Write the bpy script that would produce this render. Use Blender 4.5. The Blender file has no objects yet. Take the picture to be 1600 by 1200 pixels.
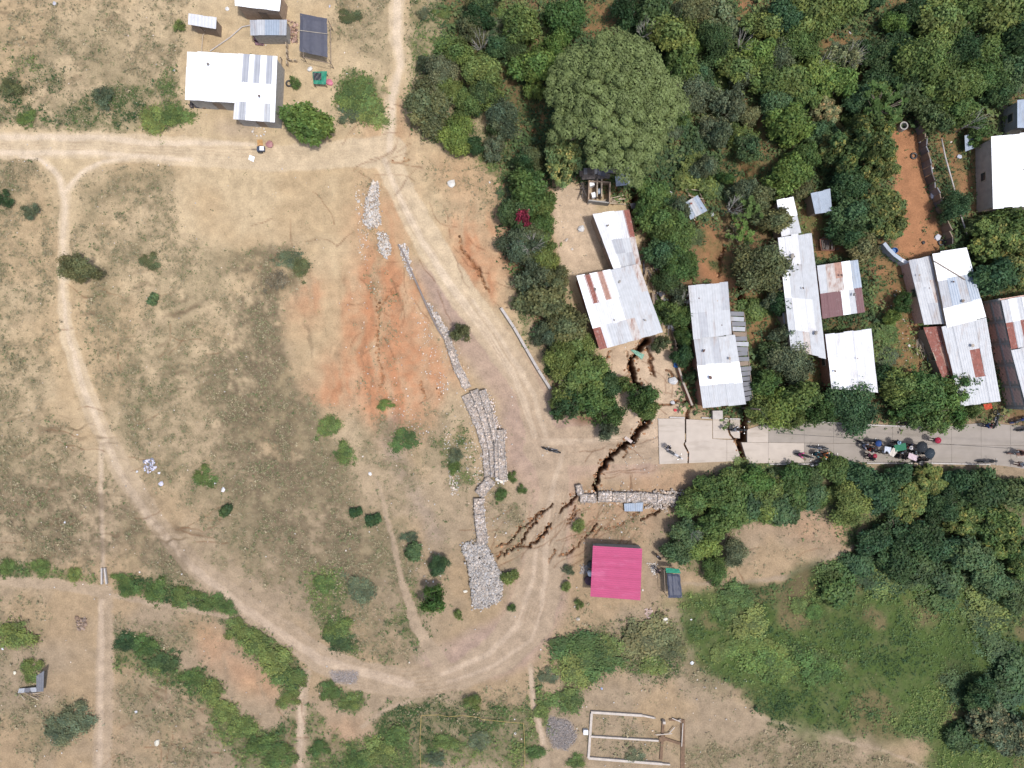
import bpy, math, random
import numpy as np
from mathutils import Vector

# ------------------------------------------------------------------ camera, sky, sun
S = 0.065           # metres per photograph pixel on the ground
CAMH = 74.0         # height of the drone
scene = bpy.context.scene
COL = scene.collection
cam_d = bpy.data.cameras.new('camera')
cam = bpy.data.objects.new('camera', cam_d); COL.objects.link(cam)
cam.location = (0, 0, CAMH); cam.rotation_euler = (0, 0, 0)
cam_d.sensor_width = 36; cam_d.angle = 2 * math.atan(800 * S / CAMH)
cam_d.clip_start = 0.5; cam_d.clip_end = 2000
scene.camera = cam

SUN_EL = math.radians(73); SUN_AZ = math.radians(118)     # azimuth from +Y towards +X
world = bpy.data.worlds.new('World'); scene.world = world; world.use_nodes = True
wn = world.node_tree; wn.nodes.clear()
sky = wn.nodes.new('ShaderNodeTexSky'); sky.sky_type = 'NISHITA'; sky.sun_disc = False
sky.sun_elevation = SUN_EL; sky.sun_rotation = SUN_AZ
sky.air_density = 1.0; sky.dust_density = 3.5; sky.ozone_density = 1.0
bg = wn.nodes.new('ShaderNodeBackground'); bg.inputs['Strength'].default_value = 0.15
wo = wn.nodes.new('ShaderNodeOutputWorld')
wn.links.new(sky.outputs[0], bg.inputs[0]); wn.links.new(bg.outputs[0], wo.inputs[0])
sun_d = bpy.data.lights.new('sun', 'SUN'); sun_d.energy = 3.0; sun_d.angle = math.radians(4.0)
sun_d.color = (1.0, 0.965, 0.92)
sun = bpy.data.objects.new('sun', sun_d); COL.objects.link(sun)
sd = Vector((math.sin(SUN_AZ) * math.cos(SUN_EL), math.cos(SUN_AZ) * math.cos(SUN_EL), math.sin(SUN_EL)))
sun.rotation_euler = sd.to_track_quat('Z', 'Y').to_euler(); sun.location = (60, -40, 120)
scene.view_settings.view_transform = 'Standard'; scene.view_settings.look = 'None'
scene.view_settings.exposure = 0.22; scene.view_settings.gamma = 1.0
scene.view_settings.use_curve_mapping = False
K = 1.58            # display brightness of a white surface under this light

rnd = random.Random(7)
rng = np.random.default_rng(7)

# ------------------------------------------------------------------ small helpers
def W(px, py, z=0.0):
    k = S * (1 - z / CAMH)
    return ((px - 800) * k, (600 - py) * k, z)

def lin(c):
    c = c / 255.0
    return c / 12.92 if c <= 0.04045 else ((c + 0.055) / 1.055) ** 2.4

def C(r, g, b):
    """albedo of a sunlit level surface seen with this 8-bit colour"""
    return tuple(min(0.82, lin(v) / K) for v in (r, g, b))

def mesh_np(name, v, f, vcol=None, smooth=False, fmat=None):
    v = np.asarray(v, dtype=np.float32); f = np.asarray(f, dtype=np.int32)
    me = bpy.data.meshes.new(name)
    n, k = f.shape
    me.vertices.add(len(v)); me.vertices.foreach_set('co', v.ravel())
    me.loops.add(n * k); me.loops.foreach_set('vertex_index', f.ravel())
    me.polygons.add(n)
    me.polygons.foreach_set('loop_start', np.arange(0, n * k, k, dtype=np.int32))
    me.polygons.foreach_set('loop_total', np.full(n, k, dtype=np.int32))
    me.polygons.foreach_set('use_smooth', np.full(n, smooth, dtype=bool))
    me.update(calc_edges=True)
    if vcol is not None:
        a = me.color_attributes.new('tint', 'FLOAT_COLOR', 'POINT')
        cc = np.ones((len(v), 4), dtype=np.float32); cc[:, :3] = vcol
        a.data.foreach_set('color', cc.ravel())
    return me

def link(name, me, mat=None, parent=None, loc=(0, 0, 0)):
    o = bpy.data.objects.new(name, me); COL.objects.link(o)
    if me is not None and mat is not None:
        me.materials.clear()
        for m in (mat if isinstance(mat, (list, tuple)) else [mat]): me.materials.append(m)
    o.parent = parent; o.location = loc
    return o

def tag(o, label=None, cat=None, group=None, kind=None):
    if label: o['label'] = label
    if cat: o['category'] = cat
    if group: o['group'] = group
    if kind: o['kind'] = kind
    return o

def root(name, px, py, label, cat, group=None, z=None, kind=None):
    o = bpy.data.objects.new(name, None); COL.objects.link(o)
    x, y, _ = W(px, py, 0); zz = gz(px, py) if z is None else z
    o.location = (x, y, zz); o.empty_display_size = 0.3
    return tag(o, label, cat, group, kind)

class MB:
    def __init__(s): s.v = []; s.f = []
    def quad(s, a, b, c, d):
        i = len(s.v); s.v += [a, b, c, d]; s.f.append((i, i+1, i+2, i+3)); return s
    def poly_prism(s, pts, z0, z1):
        """pts world xy (ccw from above)"""
        n = len(pts); i = len(s.v)
        s.v += [(p[0], p[1], z0) for p in pts] + [(p[0], p[1], z1) for p in pts]
        s.f.append(tuple(range(i+n, i+2*n))); s.f.append(tuple(range(i+n-1, i-1, -1)))
        for k in range(n):
            l = (k+1) % n; s.f.append((i+k, i+l, i+n+l, i+n+k))
        return s
    def box(s, c, size, rz=0.0, tilt=0.0):
        x, y, z = c; a, b, h = size[0]/2, size[1]/2, size[2]/2
        i = len(s.v); cr, sr = math.cos(rz), math.sin(rz); ct, st = math.cos(tilt), math.sin(tilt)
        for dz in (-h, h):
            for dx, dy in ((-a, -b), (a, -b), (a, b), (-a, b)):
                ax, az = dx*ct - dz*st, dx*st + dz*ct
                s.v.append((x + ax*cr - dy*sr, y + ax*sr + dy*cr, z + az))
        s.f += [(i+3, i+2, i+1, i), (i+4, i+5, i+6, i+7), (i, i+1, i+5, i+4), (i+1, i+2, i+6, i+5), (i+2, i+3, i+7, i+6), (i+3, i, i+4, i+7)]
        return s
    def beam(s, p, q, w, h):
        """box from p to q (bottom centre line), width w, height h"""
        p = Vector(p); q = Vector(q); d = q - p; L = d.length
        if L < 1e-6: return s
        n = Vector((-d.y, d.x, 0)); n = (n.normalized() if n.length > 1e-6 else Vector((1, 0, 0))) * w/2
        up = Vector((0, 0, h)); i = len(s.v)
        for e in (p, q):
            for o in (-n, n):
                s.v += [tuple(e+o), tuple(e+o+up)]
        # order p-: 0,1 p+:2,3 q-:4,5 q+:6,7
        s.f += [(i, i+1, i+3, i+2), (i+4, i+6, i+7, i+5), (i, i+4, i+5, i+1), (i+2, i+3, i+7, i+6), (i+1, i+5, i+7, i+3), (i, i+2, i+6, i+4)]
        return s
    def tube(s, pts, rad, n=6, close=True):
        pts = [Vector(p) for p in pts]
        rad = rad if isinstance(rad, (list, tuple)) else [rad]*len(pts)
        base = len(s.v)
        for k, p in enumerate(pts):
            d = (pts[min(k+1, len(pts)-1)] - pts[max(k-1, 0)]).normalized()
            u = d.cross(Vector((0, 0, 1)))
            if u.length < 0.01: u = Vector((1, 0, 0))
            u.normalize(); w = d.cross(u)
            for j in range(n):
                a = 2*math.pi*j/n
                s.v.append(tuple(p + (u*math.cos(a) + w*math.sin(a))*rad[k]))
        for k in range(len(pts)-1):
            for j in range(n):
                l = (j+1) % n
                s.f.append((base+k*n+j, base+k*n+l, base+(k+1)*n+l, base+(k+1)*n+j))
        if close:
            s.f.append(tuple(base+n-1-j for j in range(n)))
            s.f.append(tuple(base+(len(pts)-1)*n+j for j in range(n)))
        return s
    def lathe(s, prof, c=(0, 0, 0), n=12):
        """prof list of (r, z)"""
        base = len(s.v)
        for r, z in prof:
            for j in range(n):
                a = 2*math.pi*j/n; s.v.append((c[0]+r*math.cos(a), c[1]+r*math.sin(a), c[2]+z))
        for k in range(len(prof)-1):
            for j in range(n):
                l = (j+1) % n
                s.f.append((base+k*n+j, base+k*n+l, base+(k+1)*n+l, base+(k+1)*n+j))
        return s
    def ring(s, c, R, r, axis='y', n=16, m=6):
        """torus"""
        base = len(s.v)
        for i in range(n):
            a = 2*math.pi*i/n
            for j in range(m):
                b = 2*math.pi*j/m
                rr = R + r*math.cos(b); zz = r*math.sin(b)
                if axis == 'y': p = (c[0]+rr*math.cos(a), c[1]+zz, c[2]+rr*math.sin(a))
                else: p = (c[0]+rr*math.cos(a), c[1]+rr*math.sin(a), c[2]+zz)
                s.v.append(p)
        for i in range(n):
            for j in range(m):
                i2 = (i+1) % n; j2 = (j+1) % m
                s.f.append((base+i*m+j, base+i2*m+j, base+i2*m+j2, base+i*m+j2))
        return s
    def mesh(s, name, off=(0, 0, 0), smooth=False):
        me = bpy.data.meshes.new(name)
        me.from_pydata([(a-off[0], b-off[1], c-off[2]) for a, b, c in s.v], [], s.f)
        me.validate(); me.update()
        if smooth:
            for p in me.polygons: p.use_smooth = True
        return me
    def build(s, name, mat, parent=None, smooth=False, off=None, loc=(0, 0, 0)):
        """vertices are world coordinates; when there is a parent they are made local to it"""
        if off is None: off = tuple(parent.matrix_basis.translation) if parent is not None and parent.parent is None else ((0, 0, 0) if parent is None else wloc(parent))
        return link(name, s.mesh(name, off, smooth), mat, parent, loc)

def wloc(o):
    v = Vector((0, 0, 0))
    while o is not None:
        v = v + o.location; o = o.parent
    return tuple(v)

# ------------------------------------------------------------------ materials
_mats = {}
def N(nt, t, **kw):
    n = nt.nodes.new(t)
    for k, v in kw.items(): setattr(n, k, v)
    return n

def mat(name, rgb, rough=0.85, metal=0.0, var=0.25, scale=3.0, bump=0.0, dirt=None, dirt_amt=0.0, dirt_scale=1.2, stretch=None):
    """plain procedural material: base colour with noise, optional dirt blotches and bump"""
    key = (name, rgb, rough, metal, var, scale, bump, dirt, dirt_amt, dirt_scale)
    if key in _mats: return _mats[key]
    m = bpy.data.materials.new(name); m.use_nodes = True
    nt = m.node_tree; b = nt.nodes['Principled BSDF']
    b.inputs['Roughness'].default_value = rough; b.inputs['Metallic'].default_value = metal
    tc = N(nt, 'ShaderNodeTexCoord'); src = tc.outputs['Object']
    if stretch:
        mp = N(nt, 'ShaderNodeMapping'); mp.inputs['Scale'].default_value = stretch
        nt.links.new(src, mp.inputs[0]); src = mp.outputs[0]
    no = N(nt, 'ShaderNodeTexNoise'); no.inputs['Scale'].default_value = scale; no.inputs['Detail'].default_value = 5
    nt.links.new(src, no.inputs['Vector'])
    mr = N(nt, 'ShaderNodeMapRange'); mr.inputs[1].default_value = 0.3; mr.inputs[2].default_value = 0.7
    mr.inputs[3].default_value = 1 - var; mr.inputs[4].default_value = 1 + var*0.7
    nt.links.new(no.outputs['Fac'], mr.inputs[0])
    mx = N(nt, 'ShaderNodeMix', data_type='RGBA', blend_type='MULTIPLY'); mx.inputs[0].default_value = 1
    mx.inputs[6].default_value = (*rgb, 1); nt.links.new(mr.outputs[0], mx.inputs[7])
    out = mx.outputs[2]
    if dirt:
        n2 = N(nt, 'ShaderNodeTexNoise'); n2.inputs['Scale'].default_value = 1.0 if isinstance(dirt_scale, tuple) else dirt_scale; n2.inputs['Detail'].default_value = 8
        n2.inputs['Roughness'].default_value = 0.65
        geo = N(nt, 'ShaderNodeNewGeometry'); 
        if isinstance(dirt_scale, tuple):
            ms = N(nt, 'ShaderNodeMapping'); ms.inputs['Scale'].default_value = dirt_scale; n2.inputs['Scale'].default_value = 1.0
            nt.links.new(geo.outputs['Position'], ms.inputs[0]); nt.links.new(ms.outputs[0], n2.inputs['Vector'])
        else: nt.links.new(geo.outputs['Position'], n2.inputs['Vector'])
        r2 = N(nt, 'ShaderNodeMapRange'); r2.inputs[1].default_value = 0.62 - 0.3*dirt_amt; r2.inputs[2].default_value = 0.78 - 0.2*dirt_amt
        r2.inputs[3].default_value = 0; r2.inputs[4].default_value = min(1, 0.4 + dirt_amt)
        nt.links.new(n2.outputs['Fac'], r2.inputs[0])
        m2 = N(nt, 'ShaderNodeMix', data_type='RGBA'); m2.inputs[7].default_value = (*dirt, 1)
        nt.links.new(r2.outputs[0], m2.inputs[0]); nt.links.new(out, m2.inputs[6]); out = m2.outputs[2]
    nt.links.new(out, b.inputs['Base Color'])
    if bump:
        bp = N(nt, 'ShaderNodeBump'); bp.inputs['Strength'].default_value = bump; bp.inputs['Distance'].default_value = 0.03
        nt.links.new(no.outputs['Fac'], bp.inputs['Height']); nt.links.new(bp.outputs[0], b.inputs['Normal'])
    _mats[key] = m
    return m

def leaf_mat(name, rgb, transl=0.34, hue=0.03):
    m = bpy.data.materials.new(name); m.use_nodes = True
    nt = m.node_tree; nt.nodes.clear()
    at = N(nt, 'ShaderNodeVertexColor'); at.layer_name = 'tint'
    mx = N(nt, 'ShaderNodeMix', data_type='RGBA', blend_type='MULTIPLY'); mx.inputs[0].default_value = 1
    mx.inputs[6].default_value = (*rgb, 1); nt.links.new(at.outputs[0], mx.inputs[7])
    oi = N(nt, 'ShaderNodeObjectInfo')
    h = N(nt, 'ShaderNodeHueSaturation')
    r1 = N(nt, 'ShaderNodeMapRange'); r1.inputs[3].default_value = 0.5-hue; r1.inputs[4].default_value = 0.5+hue
    r2 = N(nt, 'ShaderNodeMapRange'); r2.inputs[3].default_value = 1.2; r2.inputs[4].default_value = 0.75
    nt.links.new(oi.outputs['Random'], r1.inputs[0]); nt.links.new(oi.outputs['Random'], r2.inputs[0])
    nt.links.new(r1.outputs[0], h.inputs['Hue']); nt.links.new(r2.outputs[0], h.inputs['Value'])
    nt.links.new(mx.outputs[2], h.inputs['Color'])
    d = N(nt, 'ShaderNodeBsdfPrincipled'); d.inputs['Roughness'].default_value = 0.6
    d.inputs['Specular IOR Level'].default_value = 0.25
    t = N(nt, 'ShaderNodeBsdfTranslucent'); ms = N(nt, 'ShaderNodeMixShader'); ms.inputs[0].default_value = transl
    o = N(nt, 'ShaderNodeOutputMaterial')
    nt.links.new(h.outputs[0], d.inputs['Base Color']); nt.links.new(h.outputs[0], t.inputs['Color'])
    nt.links.new(d.outputs[0], ms.inputs[1]); nt.links.new(t.outputs[0], ms.inputs[2]); nt.links.new(ms.outputs[0], o.inputs[0])
    return m

def tint_mat(name, rough=0.9, noise_scale=6.0, var=0.3, bump=0.3):
    """colour comes from the mesh's own colour attribute (albedo), with fine grain"""
    m = bpy.data.materials.new(name); m.use_nodes = True
    nt = m.node_tree; b = nt.nodes['Principled BSDF']; b.inputs['Roughness'].default_value = rough
    b.inputs['Specular IOR Level'].default_value = 0.15
    at = N(nt, 'ShaderNodeVertexColor'); at.layer_name = 'tint'
    geo = N(nt, 'ShaderNodeNewGeometry')
    no = N(nt, 'ShaderNodeTexNoise'); no.inputs['Scale'].default_value = noise_scale; no.inputs['Detail'].default_value = 8
    no.inputs['Roughness'].default_value = 0.7
    n2 = N(nt, 'ShaderNodeTexNoise'); n2.inputs['Scale'].default_value = noise_scale*0.13; n2.inputs['Detail'].default_value = 6
    nt.links.new(geo.outputs['Position'], no.inputs['Vector']); nt.links.new(geo.outputs['Position'], n2.inputs['Vector'])
    add = N(nt, 'ShaderNodeMath', operation='ADD'); nt.links.new(no.outputs['Fac'], add.inputs[0])
    mu = N(nt, 'ShaderNodeMath', operation='MULTIPLY'); mu.inputs[1].default_value = 0.7
    nt.links.new(n2.outputs['Fac'], mu.inputs[0]); nt.links.new(mu.outputs[0], add.inputs[1])
    mr = N(nt, 'ShaderNodeMapRange'); mr.inputs[1].default_value = 0.55; mr.inputs[2].default_value = 1.15
    mr.inputs[3].default_value = 1-var; mr.inputs[4].default_value = 1+var*0.85
    nt.links.new(add.outputs[0], mr.inputs[0])
    mx = N(nt, 'ShaderNodeMix', data_type='RGBA', blend_type='MULTIPLY'); mx.inputs[0].default_value = 1
    nt.links.new(at.outputs[0], mx.inputs[6]); nt.links.new(mr.outputs[0], mx.inputs[7])
    nt.links.new(mx.outputs[2], b.inputs['Base Color'])
    bp = N(nt, 'ShaderNodeBump'); bp.inputs['Strength'].default_value = bump; bp.inputs['Distance'].default_value = 0.06
    nt.links.new(no.outputs['Fac'], bp.inputs['Height']); nt.links.new(bp.outputs[0], b.inputs['Normal'])
    return m

# ------------------------------------------------------------------ raster maps of the plot (1 cell = 1 photo pixel = 6.5 cm)
MG = 80
RW, RH = 1600 + 2*MG, 1200 + 2*MG
YY, XX = np.mgrid[0:RH, 0:RW].astype(np.float32); XX -= MG; YY -= MG

def vnoise(x, y, scale, seed):
    x = np.asarray(x, dtype=np.float32)/scale; y = np.asarray(y, dtype=np.float32)/scale
    g = np.random.default_rng(seed).random((256, 256)).astype(np.float32)
    xi = np.floor(x).astype(np.int64); yi = np.floor(y).astype(np.int64)
    fx = x-xi; fy = y-yi; fx = fx*fx*(3-2*fx); fy = fy*fy*(3-2*fy)
    a = g[yi & 255, xi & 255]; b = g[yi & 255, (xi+1) & 255]; c = g[(yi+1) & 255, xi & 255]; d = g[(yi+1) & 255, (xi+1) & 255]
    return (a*(1-fx)+b*fx)*(1-fy)+(c*(1-fx)+d*fx)*fy

def up3(a):
    """linear upsampling of a map kept at one third of the resolution"""
    def ax1(a, n):
        t = np.arange(n, dtype=np.float32)/3; i = np.minimum(t.astype(np.int32), a.shape[0]-2); f = (t-i)[:, None]
        return a[i]*(1-f)+a[i+1]*f
    return ax1(ax1(a, RH).T.copy(), RW).T

def fbm(x, y, scale, seed, oc=4, gain=0.55):
    s = 0; a = 1; t = 0
    if x is XX:
        X3 = np.arange(-MG, RW-MG+6, 3, dtype=np.float32)[None, :]; Y3 = np.arange(-MG, RH-MG+6, 3, dtype=np.float32)[:, None]
        X3, Y3 = np.broadcast_arrays(X3, Y3); lo = 0
        for o in range(oc):
            sc = scale/(2**o)
            if sc >= 9: lo = lo + a*vnoise(X3, Y3, sc, seed+o*17)
            else: s = s + a*vnoise(XX, YY, sc, seed+o*17)
            t += a; a *= gain
        return (s + (up3(lo) if not np.isscalar(lo) else 0))/t
    for o in range(oc):
        s = s + a*vnoise(x, y, scale/(2**o), seed+o*17); t += a; a *= gain
    return s/t

def blur(a, r):
    r = int(r)
    if r < 1: return a
    for _ in range(2):
        for ax in (0, 1):
            p = np.pad(a, [(r+1, r) if i == ax else (0, 0) for i in (0, 1)], mode='edge')
            c = np.cumsum(p, axis=ax, dtype=np.float64)
            if ax == 0: a = ((c[2*r+1:] - c[:-(2*r+1)])/(2*r+1)).astype(np.float32)
            else: a = ((c[:, 2*r+1:] - c[:, :-(2*r+1)])/(2*r+1)).astype(np.float32)
    return a

def poly(pts):
    out = np.zeros((RH, RW), dtype=bool)
    xs = [p[0] for p in pts]; ys = [p[1] for p in pts]
    x0 = max(0, int(min(xs))+MG-1); x1 = min(RW, int(max(xs))+MG+2); y0 = max(0, int(min(ys))+MG-1); y1 = min(RH, int(max(ys))+MG+2)
    X = XX[y0:y1, x0:x1]; Y = YY[y0:y1, x0:x1]; ins = np.zeros(X.shape, dtype=bool)
    n = len(pts)
    for i in range(n):
        ax, ay = pts[i]; bx, by = pts[(i+1) % n]
        if ay == by: continue
        cond = ((ay > Y) != (by > Y)) & (X < (bx-ax)*(Y-ay)/(by-ay)+ax)
        ins ^= cond
    out[y0:y1, x0:x1] = ins
    return out.astype(np.float32)

def stroke(pts, soft=2.0, out=None):
    """pts (x, y, width): coverage 0..1"""
    if out is None: out = np.zeros((RH, RW), dtype=np.float32)
    for (ax, ay, aw), (bx, by, bw) in zip(pts[:-1], pts[1:]):
        m = max(aw, bw)/2 + soft + 2
        x0 = max(0, int(min(ax, bx)-m)+MG); x1 = min(RW, int(max(ax, bx)+m)+MG+2)
        y0 = max(0, int(min(ay, by)-m)+MG); y1 = min(RH, int(max(ay, by)+m)+MG+2)
        if x1 <= x0 or y1 <= y0: continue
        X = XX[y0:y1, x0:x1]; Y = YY[y0:y1, x0:x1]
        dx, dy = bx-ax, by-ay; L = dx*dx+dy*dy+1e-6
        t = np.clip(((X-ax)*dx+(Y-ay)*dy)/L, 0, 1)
        d = np.hypot(X-(ax+t*dx), Y-(ay+t*dy)); w = (aw+t*(bw-aw))/2
        c = np.clip((w-d)/soft+0.5, 0, 1)
        out[y0:y1, x0:x1] = np.maximum(out[y0:y1, x0:x1], c)
    return out

def jag(pts, amp, step=7, seed=0):
    """roughen a polyline"""
    r = random.Random(seed+int(pts[0][0]*7+pts[0][1])); out = [pts[0]]
    for a, b in zip(pts[:-1], pts[1:]):
        L = math.hypot(b[0]-a[0], b[1]-a[1]); n = max(1, int(L/step))
        nx, ny = -(b[1]-a[1])/max(L, 1e-6), (b[0]-a[0])/max(L, 1e-6)
        for i in range(1, n+1):
            t = i/n; o = 0 if i == n else r.uniform(-amp, amp)
            out.append((a[0]+t*(b[0]-a[0])+nx*o, a[1]+t*(b[1]-a[1])+ny*o, (a[2]+t*(b[2]-a[2]))*(r.uniform(0.7, 1.15) if i < n else 1)))
    return out

def warp(a, amp, scale, seed):
    wx = (fbm(XX, YY, scale, seed, 3)-0.5)*2*amp; wy = (fbm(XX, YY, scale, seed+50, 3)-0.5)*2*amp
    ix = np.clip(XX+MG+wx, 0, RW-1).astype(np.int32); iy = np.clip(YY+MG+wy, 0, RH-1).astype(np.int32)
    return a[iy, ix]

# --- soil zones
def zone(items, feather, amp=14, scale=40, seed=1):
    out = np.zeros((RH, RW), dtype=np.float32)
    for v, pts in items: out = np.maximum(out, poly(pts)*v)
    return warp(blur(out, feather), amp, scale, seed)

Z_DRY = zone([
    (0.62, [(-80, -80), (300, -80), (290, 60), (280, 190), (-80, 205)]),
    (0.80, [(60, 80), (280, 60), (285, 205), (30, 205)]),
    (0.65, [(455, -80), (620, -80), (600, 110), (520, 70), (520, 20)]),
    (0.55, [(635, 0), (700, 0), (660, 90), (640, 90)]),
    (0.75, [(-80, 250), (70, 250), (90, 330), (90, 560), (60, 640), (-80, 600)]),
    (0.80, [(110, 300), (190, 255), (270, 260), (270, 330), (300, 380), (200, 420), (120, 400)]),
    (0.70, [(120, 420), (300, 380), (470, 400), (440, 480), (460, 620), (400, 650), (250, 600), (130, 560)]),
    (1.0, [(360, 400), (470, 380), (470, 440), (430, 490), (440, 540), (470, 560), (465, 620), (500, 640), (540, 700), (560, 760), (600, 830), (560, 930), (440, 900), (340, 760), (330, 600), (380, 520)]),
    (0.85, [(120, 560), (340, 560), (420, 800), (440, 940), (380, 900), (280, 800), (180, 680)]),
    (0.85, [(430, 880), (600, 780), (640, 860), (650, 960), (640, 1050), (560, 1030), (460, 960)]),
    (0.85, [(-80, 600), (80, 620), (130, 700), (145, 780), (150, 890), (-80, 880)]),
    (0.85, [(160, 720), (230, 830), (330, 910), (170, 900)]),
    (0.7, [(540, 640), (700, 640), (720, 700), (740, 850), (700, 900), (660, 980), (600, 900), (590, 760)]),
    (0.75, [(760, 690), (800, 760), (820, 800), (800, 870), (765, 840)]),
    (0.6, [(-80, 920), (70, 940), (70, 1100), (-80, 1200)]),
    (0.9, [(30, 1080), (130, 1090), (135, 1150), (100, 1170), (60, 1190), (20, 1150)]),
    (0.7, [(180, 1060), (280, 1060), (360, 1200), (180, 1200)]),
    (0.7, [(180, 950), (340, 960), (330, 1020), (250, 1020), (180, 1000)]),
    (0.6, [(600, 1090), (820, 1080), (820, 1130), (620, 1130)]),
    (0.55, [(870, 930), (1040, 935), (1060, 1090), (920, 1090), (860, 1040)]),
    (0.7, [(860, 960), (920, 970), (980, 1060), (1040, 1100), (1100, 1090), (1180, 1120), (1120, 1050), (1040, 960)]),
    (0.5, [(920, 1110), (1030, 1120), (1030, 1190), (920, 1185)]),
    (0.9, [(1060, 1160), (1250, 1150), (1440, 1190), (1500, 1280), (1060, 1280)]),
    (0.55, [(800, 755), (1000, 790), (1010, 850), (900, 850), (870, 900), (860, 820)]),
    (0.5, [(660, 250), (790, 260), (790, 360), (700, 340)]),
    (0.45, [(555, 280), (580, 280), (610, 420), (620, 640), (560, 620), (600, 480), (560, 400)]),
    (0.45, [(1130, 830), (1330, 820), (1330, 870), (1230, 900), (1130, 905)]),
], 9, 22, 55, 3)
Z_GREEN = zone([
    (0.75, [(110, 150), (285, 110), (290, 195), (200, 208), (110, 200)]),
    (0.9, [(240, 150), (300, 170), (285, 200), (240, 205)]),
    (0.35, [(-80, 60), (100, 100), (110, 200), (-80, 200)]),
    (0.95, [(535, 115), (600, 118), (598, 180), (585, 200), (530, 198), (520, 160)]),
    (0.6, [(640, 40), (720, 0), (700, 110), (640, 110)]),
    (0.9, [(-80, 875), (40, 884), (140, 898), (150, 910), (110, 912), (-80, 896)]),
    (1.0, [(170, 903), (300, 915), (385, 945), (350, 958), (290, 955), (230, 938), (168, 915)]),
    (1.0, [(345, 968), (400, 975), (450, 1010), (480, 1050), (470, 1110), (440, 1080), (400, 1040), (360, 1000)]),
    (0.95, [(178, 990), (240, 1000), (275, 1040), (330, 1060), (360, 1100), (420, 1150), (450, 1200), (370, 1200), (340, 1150), (300, 1080), (220, 1050), (178, 1040)]),
    (0.8, [(400, 1150), (465, 1100), (465, 1280), (380, 1280)]),
    (0.95, [(490, 1070), (565, 1085), (560, 1115), (520, 1100)]),
    (0.9, [(478, 1090), (505, 1130), (600, 1160), (640, 1100), (655, 1120), (652, 1280), (478, 1280)]),
    (0.85, [(560, 1130), (600, 1100), (680, 1090), (820, 1100), (845, 1050), (860, 1150), (840, 1200), (655, 1200), (600, 1180)]),
    (0.9, [(470, 900), (530, 890), (540, 960), (560, 1020), (640, 1048), (560, 1030), (500, 990)]),
    (0.8, [(600, 980), (640, 900), (650, 960), (700, 1030)]),
    (0.95, [(870, 990), (960, 990), (985, 1040), (900, 1080), (910, 1110), (870, 1110)]),
    (0.75, [(965, 970), (1060, 970), (1080, 1020), (1040, 1060), (990, 1060)]),
    (1.0, [(1060, 925), (1200, 915), (1330, 880), (1700, 700), (1700, 1280), (1480, 1280), (1440, 1150), (1330, 1150), (1210, 1135), (1110, 1045), (1070, 1000)]),
    (1.0, [(1040, 840), (1100, 745), (1170, 722), (1300, 720), (1480, 735), (1700, 760), (1700, 1000), (1330, 920), (1320, 840), (1270, 800), (1160, 820), (1130, 910), (1050, 870)]),
    (0.7, [(685, 690), (730, 660), (745, 750), (700, 760)]),
    (0.75, [(640, -80), (1700, -80), (1700, 660), (1170, 655), (1160, 440), (1080, 400), (1000, 300), (860, 270), (820, 600), (800, 300), (740, 250), (640, 200)]),
], 6, 14, 35, 9)
Z_ORANGE = zone([
    (0.9, [(560, 400), (620, 400), (660, 470), (720, 600), (690, 640), (640, 700), (590, 660), (560, 640), (470, 630), (520, 560), (560, 480)]),
    (0.75, [(450, 450), (510, 430), (480, 520), (450, 490)]),
    (1.0, [(708, 335), (760, 345), (785, 400), (805, 480), (770, 465), (725, 425)]),
    (0.5, [(590, 280), (640, 300), (650, 370), (600, 380)]),
    (0.5, [(560, 280), (600, 270), (640, 380), (610, 420), (590, 600), (540, 640), (530, 460)]),
    (0.45, [(300, 960), (420, 1040), (460, 1110), (380, 1080), (300, 1010)]),
    (0.4, [(500, 1110), (580, 1130), (560, 1160), (500, 1140)]),
    (0.5, [(1030, 735), (1110, 730), (1050, 770), (1010, 760)]),
    (0.6, [(1150, 815), (1330, 800), (1340, 850), (1250, 825)]),
    (0.3, [(860, 740), (1060, 735), (1060, 790), (860, 900)]),
    (0.35, [(640, 220), (700, 240), (820, 290), (800, 460), (700, 320)]),
    (0.4, [(600, 130), (625, 130), (640, 240), (560, 240)]),
], 18, 26, 50, 21)
Z_FOREST = zone([
    (1.0, [(690, -80), (1700, -80), (1700, 660), (1170, 655), (1065, 640), (1060, 540), (1030, 430), (990, 310), (860, 270), (868, 430), (900, 540), (960, 600), (940, 660), (880, 650), (850, 520), (790, 420), (780, 300), (790, 210), (700, 60)]),
], 8, 14, 35, 31)
Z_CLAY = zone([   # open reddish yards in the village
    (1.0, [(1390, 190), (1440, 210), (1460, 330), (1480, 390), (1400, 410), (1395, 300)]),
    (1.0, [(1240, 320), (1320, 330), (1340, 400), (1270, 410)]),
    (0.9, [(1090, 340), (1130, 370), (1160, 440), (1100, 440)]),
    (0.9, [(1165, 450), (1215, 450), (1230, 540), (1170, 560)]),
    (0.9, [(1360, 400), (1420, 420), (1450, 560), (1400, 600), (1375, 520)]),
    (0.9, [(1240, 560), (1290, 560), (1295, 610), (1240, 610)]),
    (0.8, [(1460, 210), (1530, 200), (1550, 330), (1500, 330)]),
    (0.8, [(1350, -80), (1430, -80), (1420, 30), (1360, 20)]),
    (0.8, [(1150, -80), (1180, -80), (1170, 50), (1150, 50)]),
    (0.8, [(1265, 50), (1335, 50), (1335, 90), (1270, 80)]),
    (0.8, [(880, 10), (1000, 0), (980, 60), (920, 60)]),
    (0.8, [(1150, 200), (1190, 200), (1190, 300), (1150, 300)]),
    (0.8, [(1050, 270), (1110, 300), (1090, 330), (1040, 320)]),
    (0.7, [(1340, 900), (1530, 940), (1400, 960)]),
], 5, 8, 25, 41)
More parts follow.
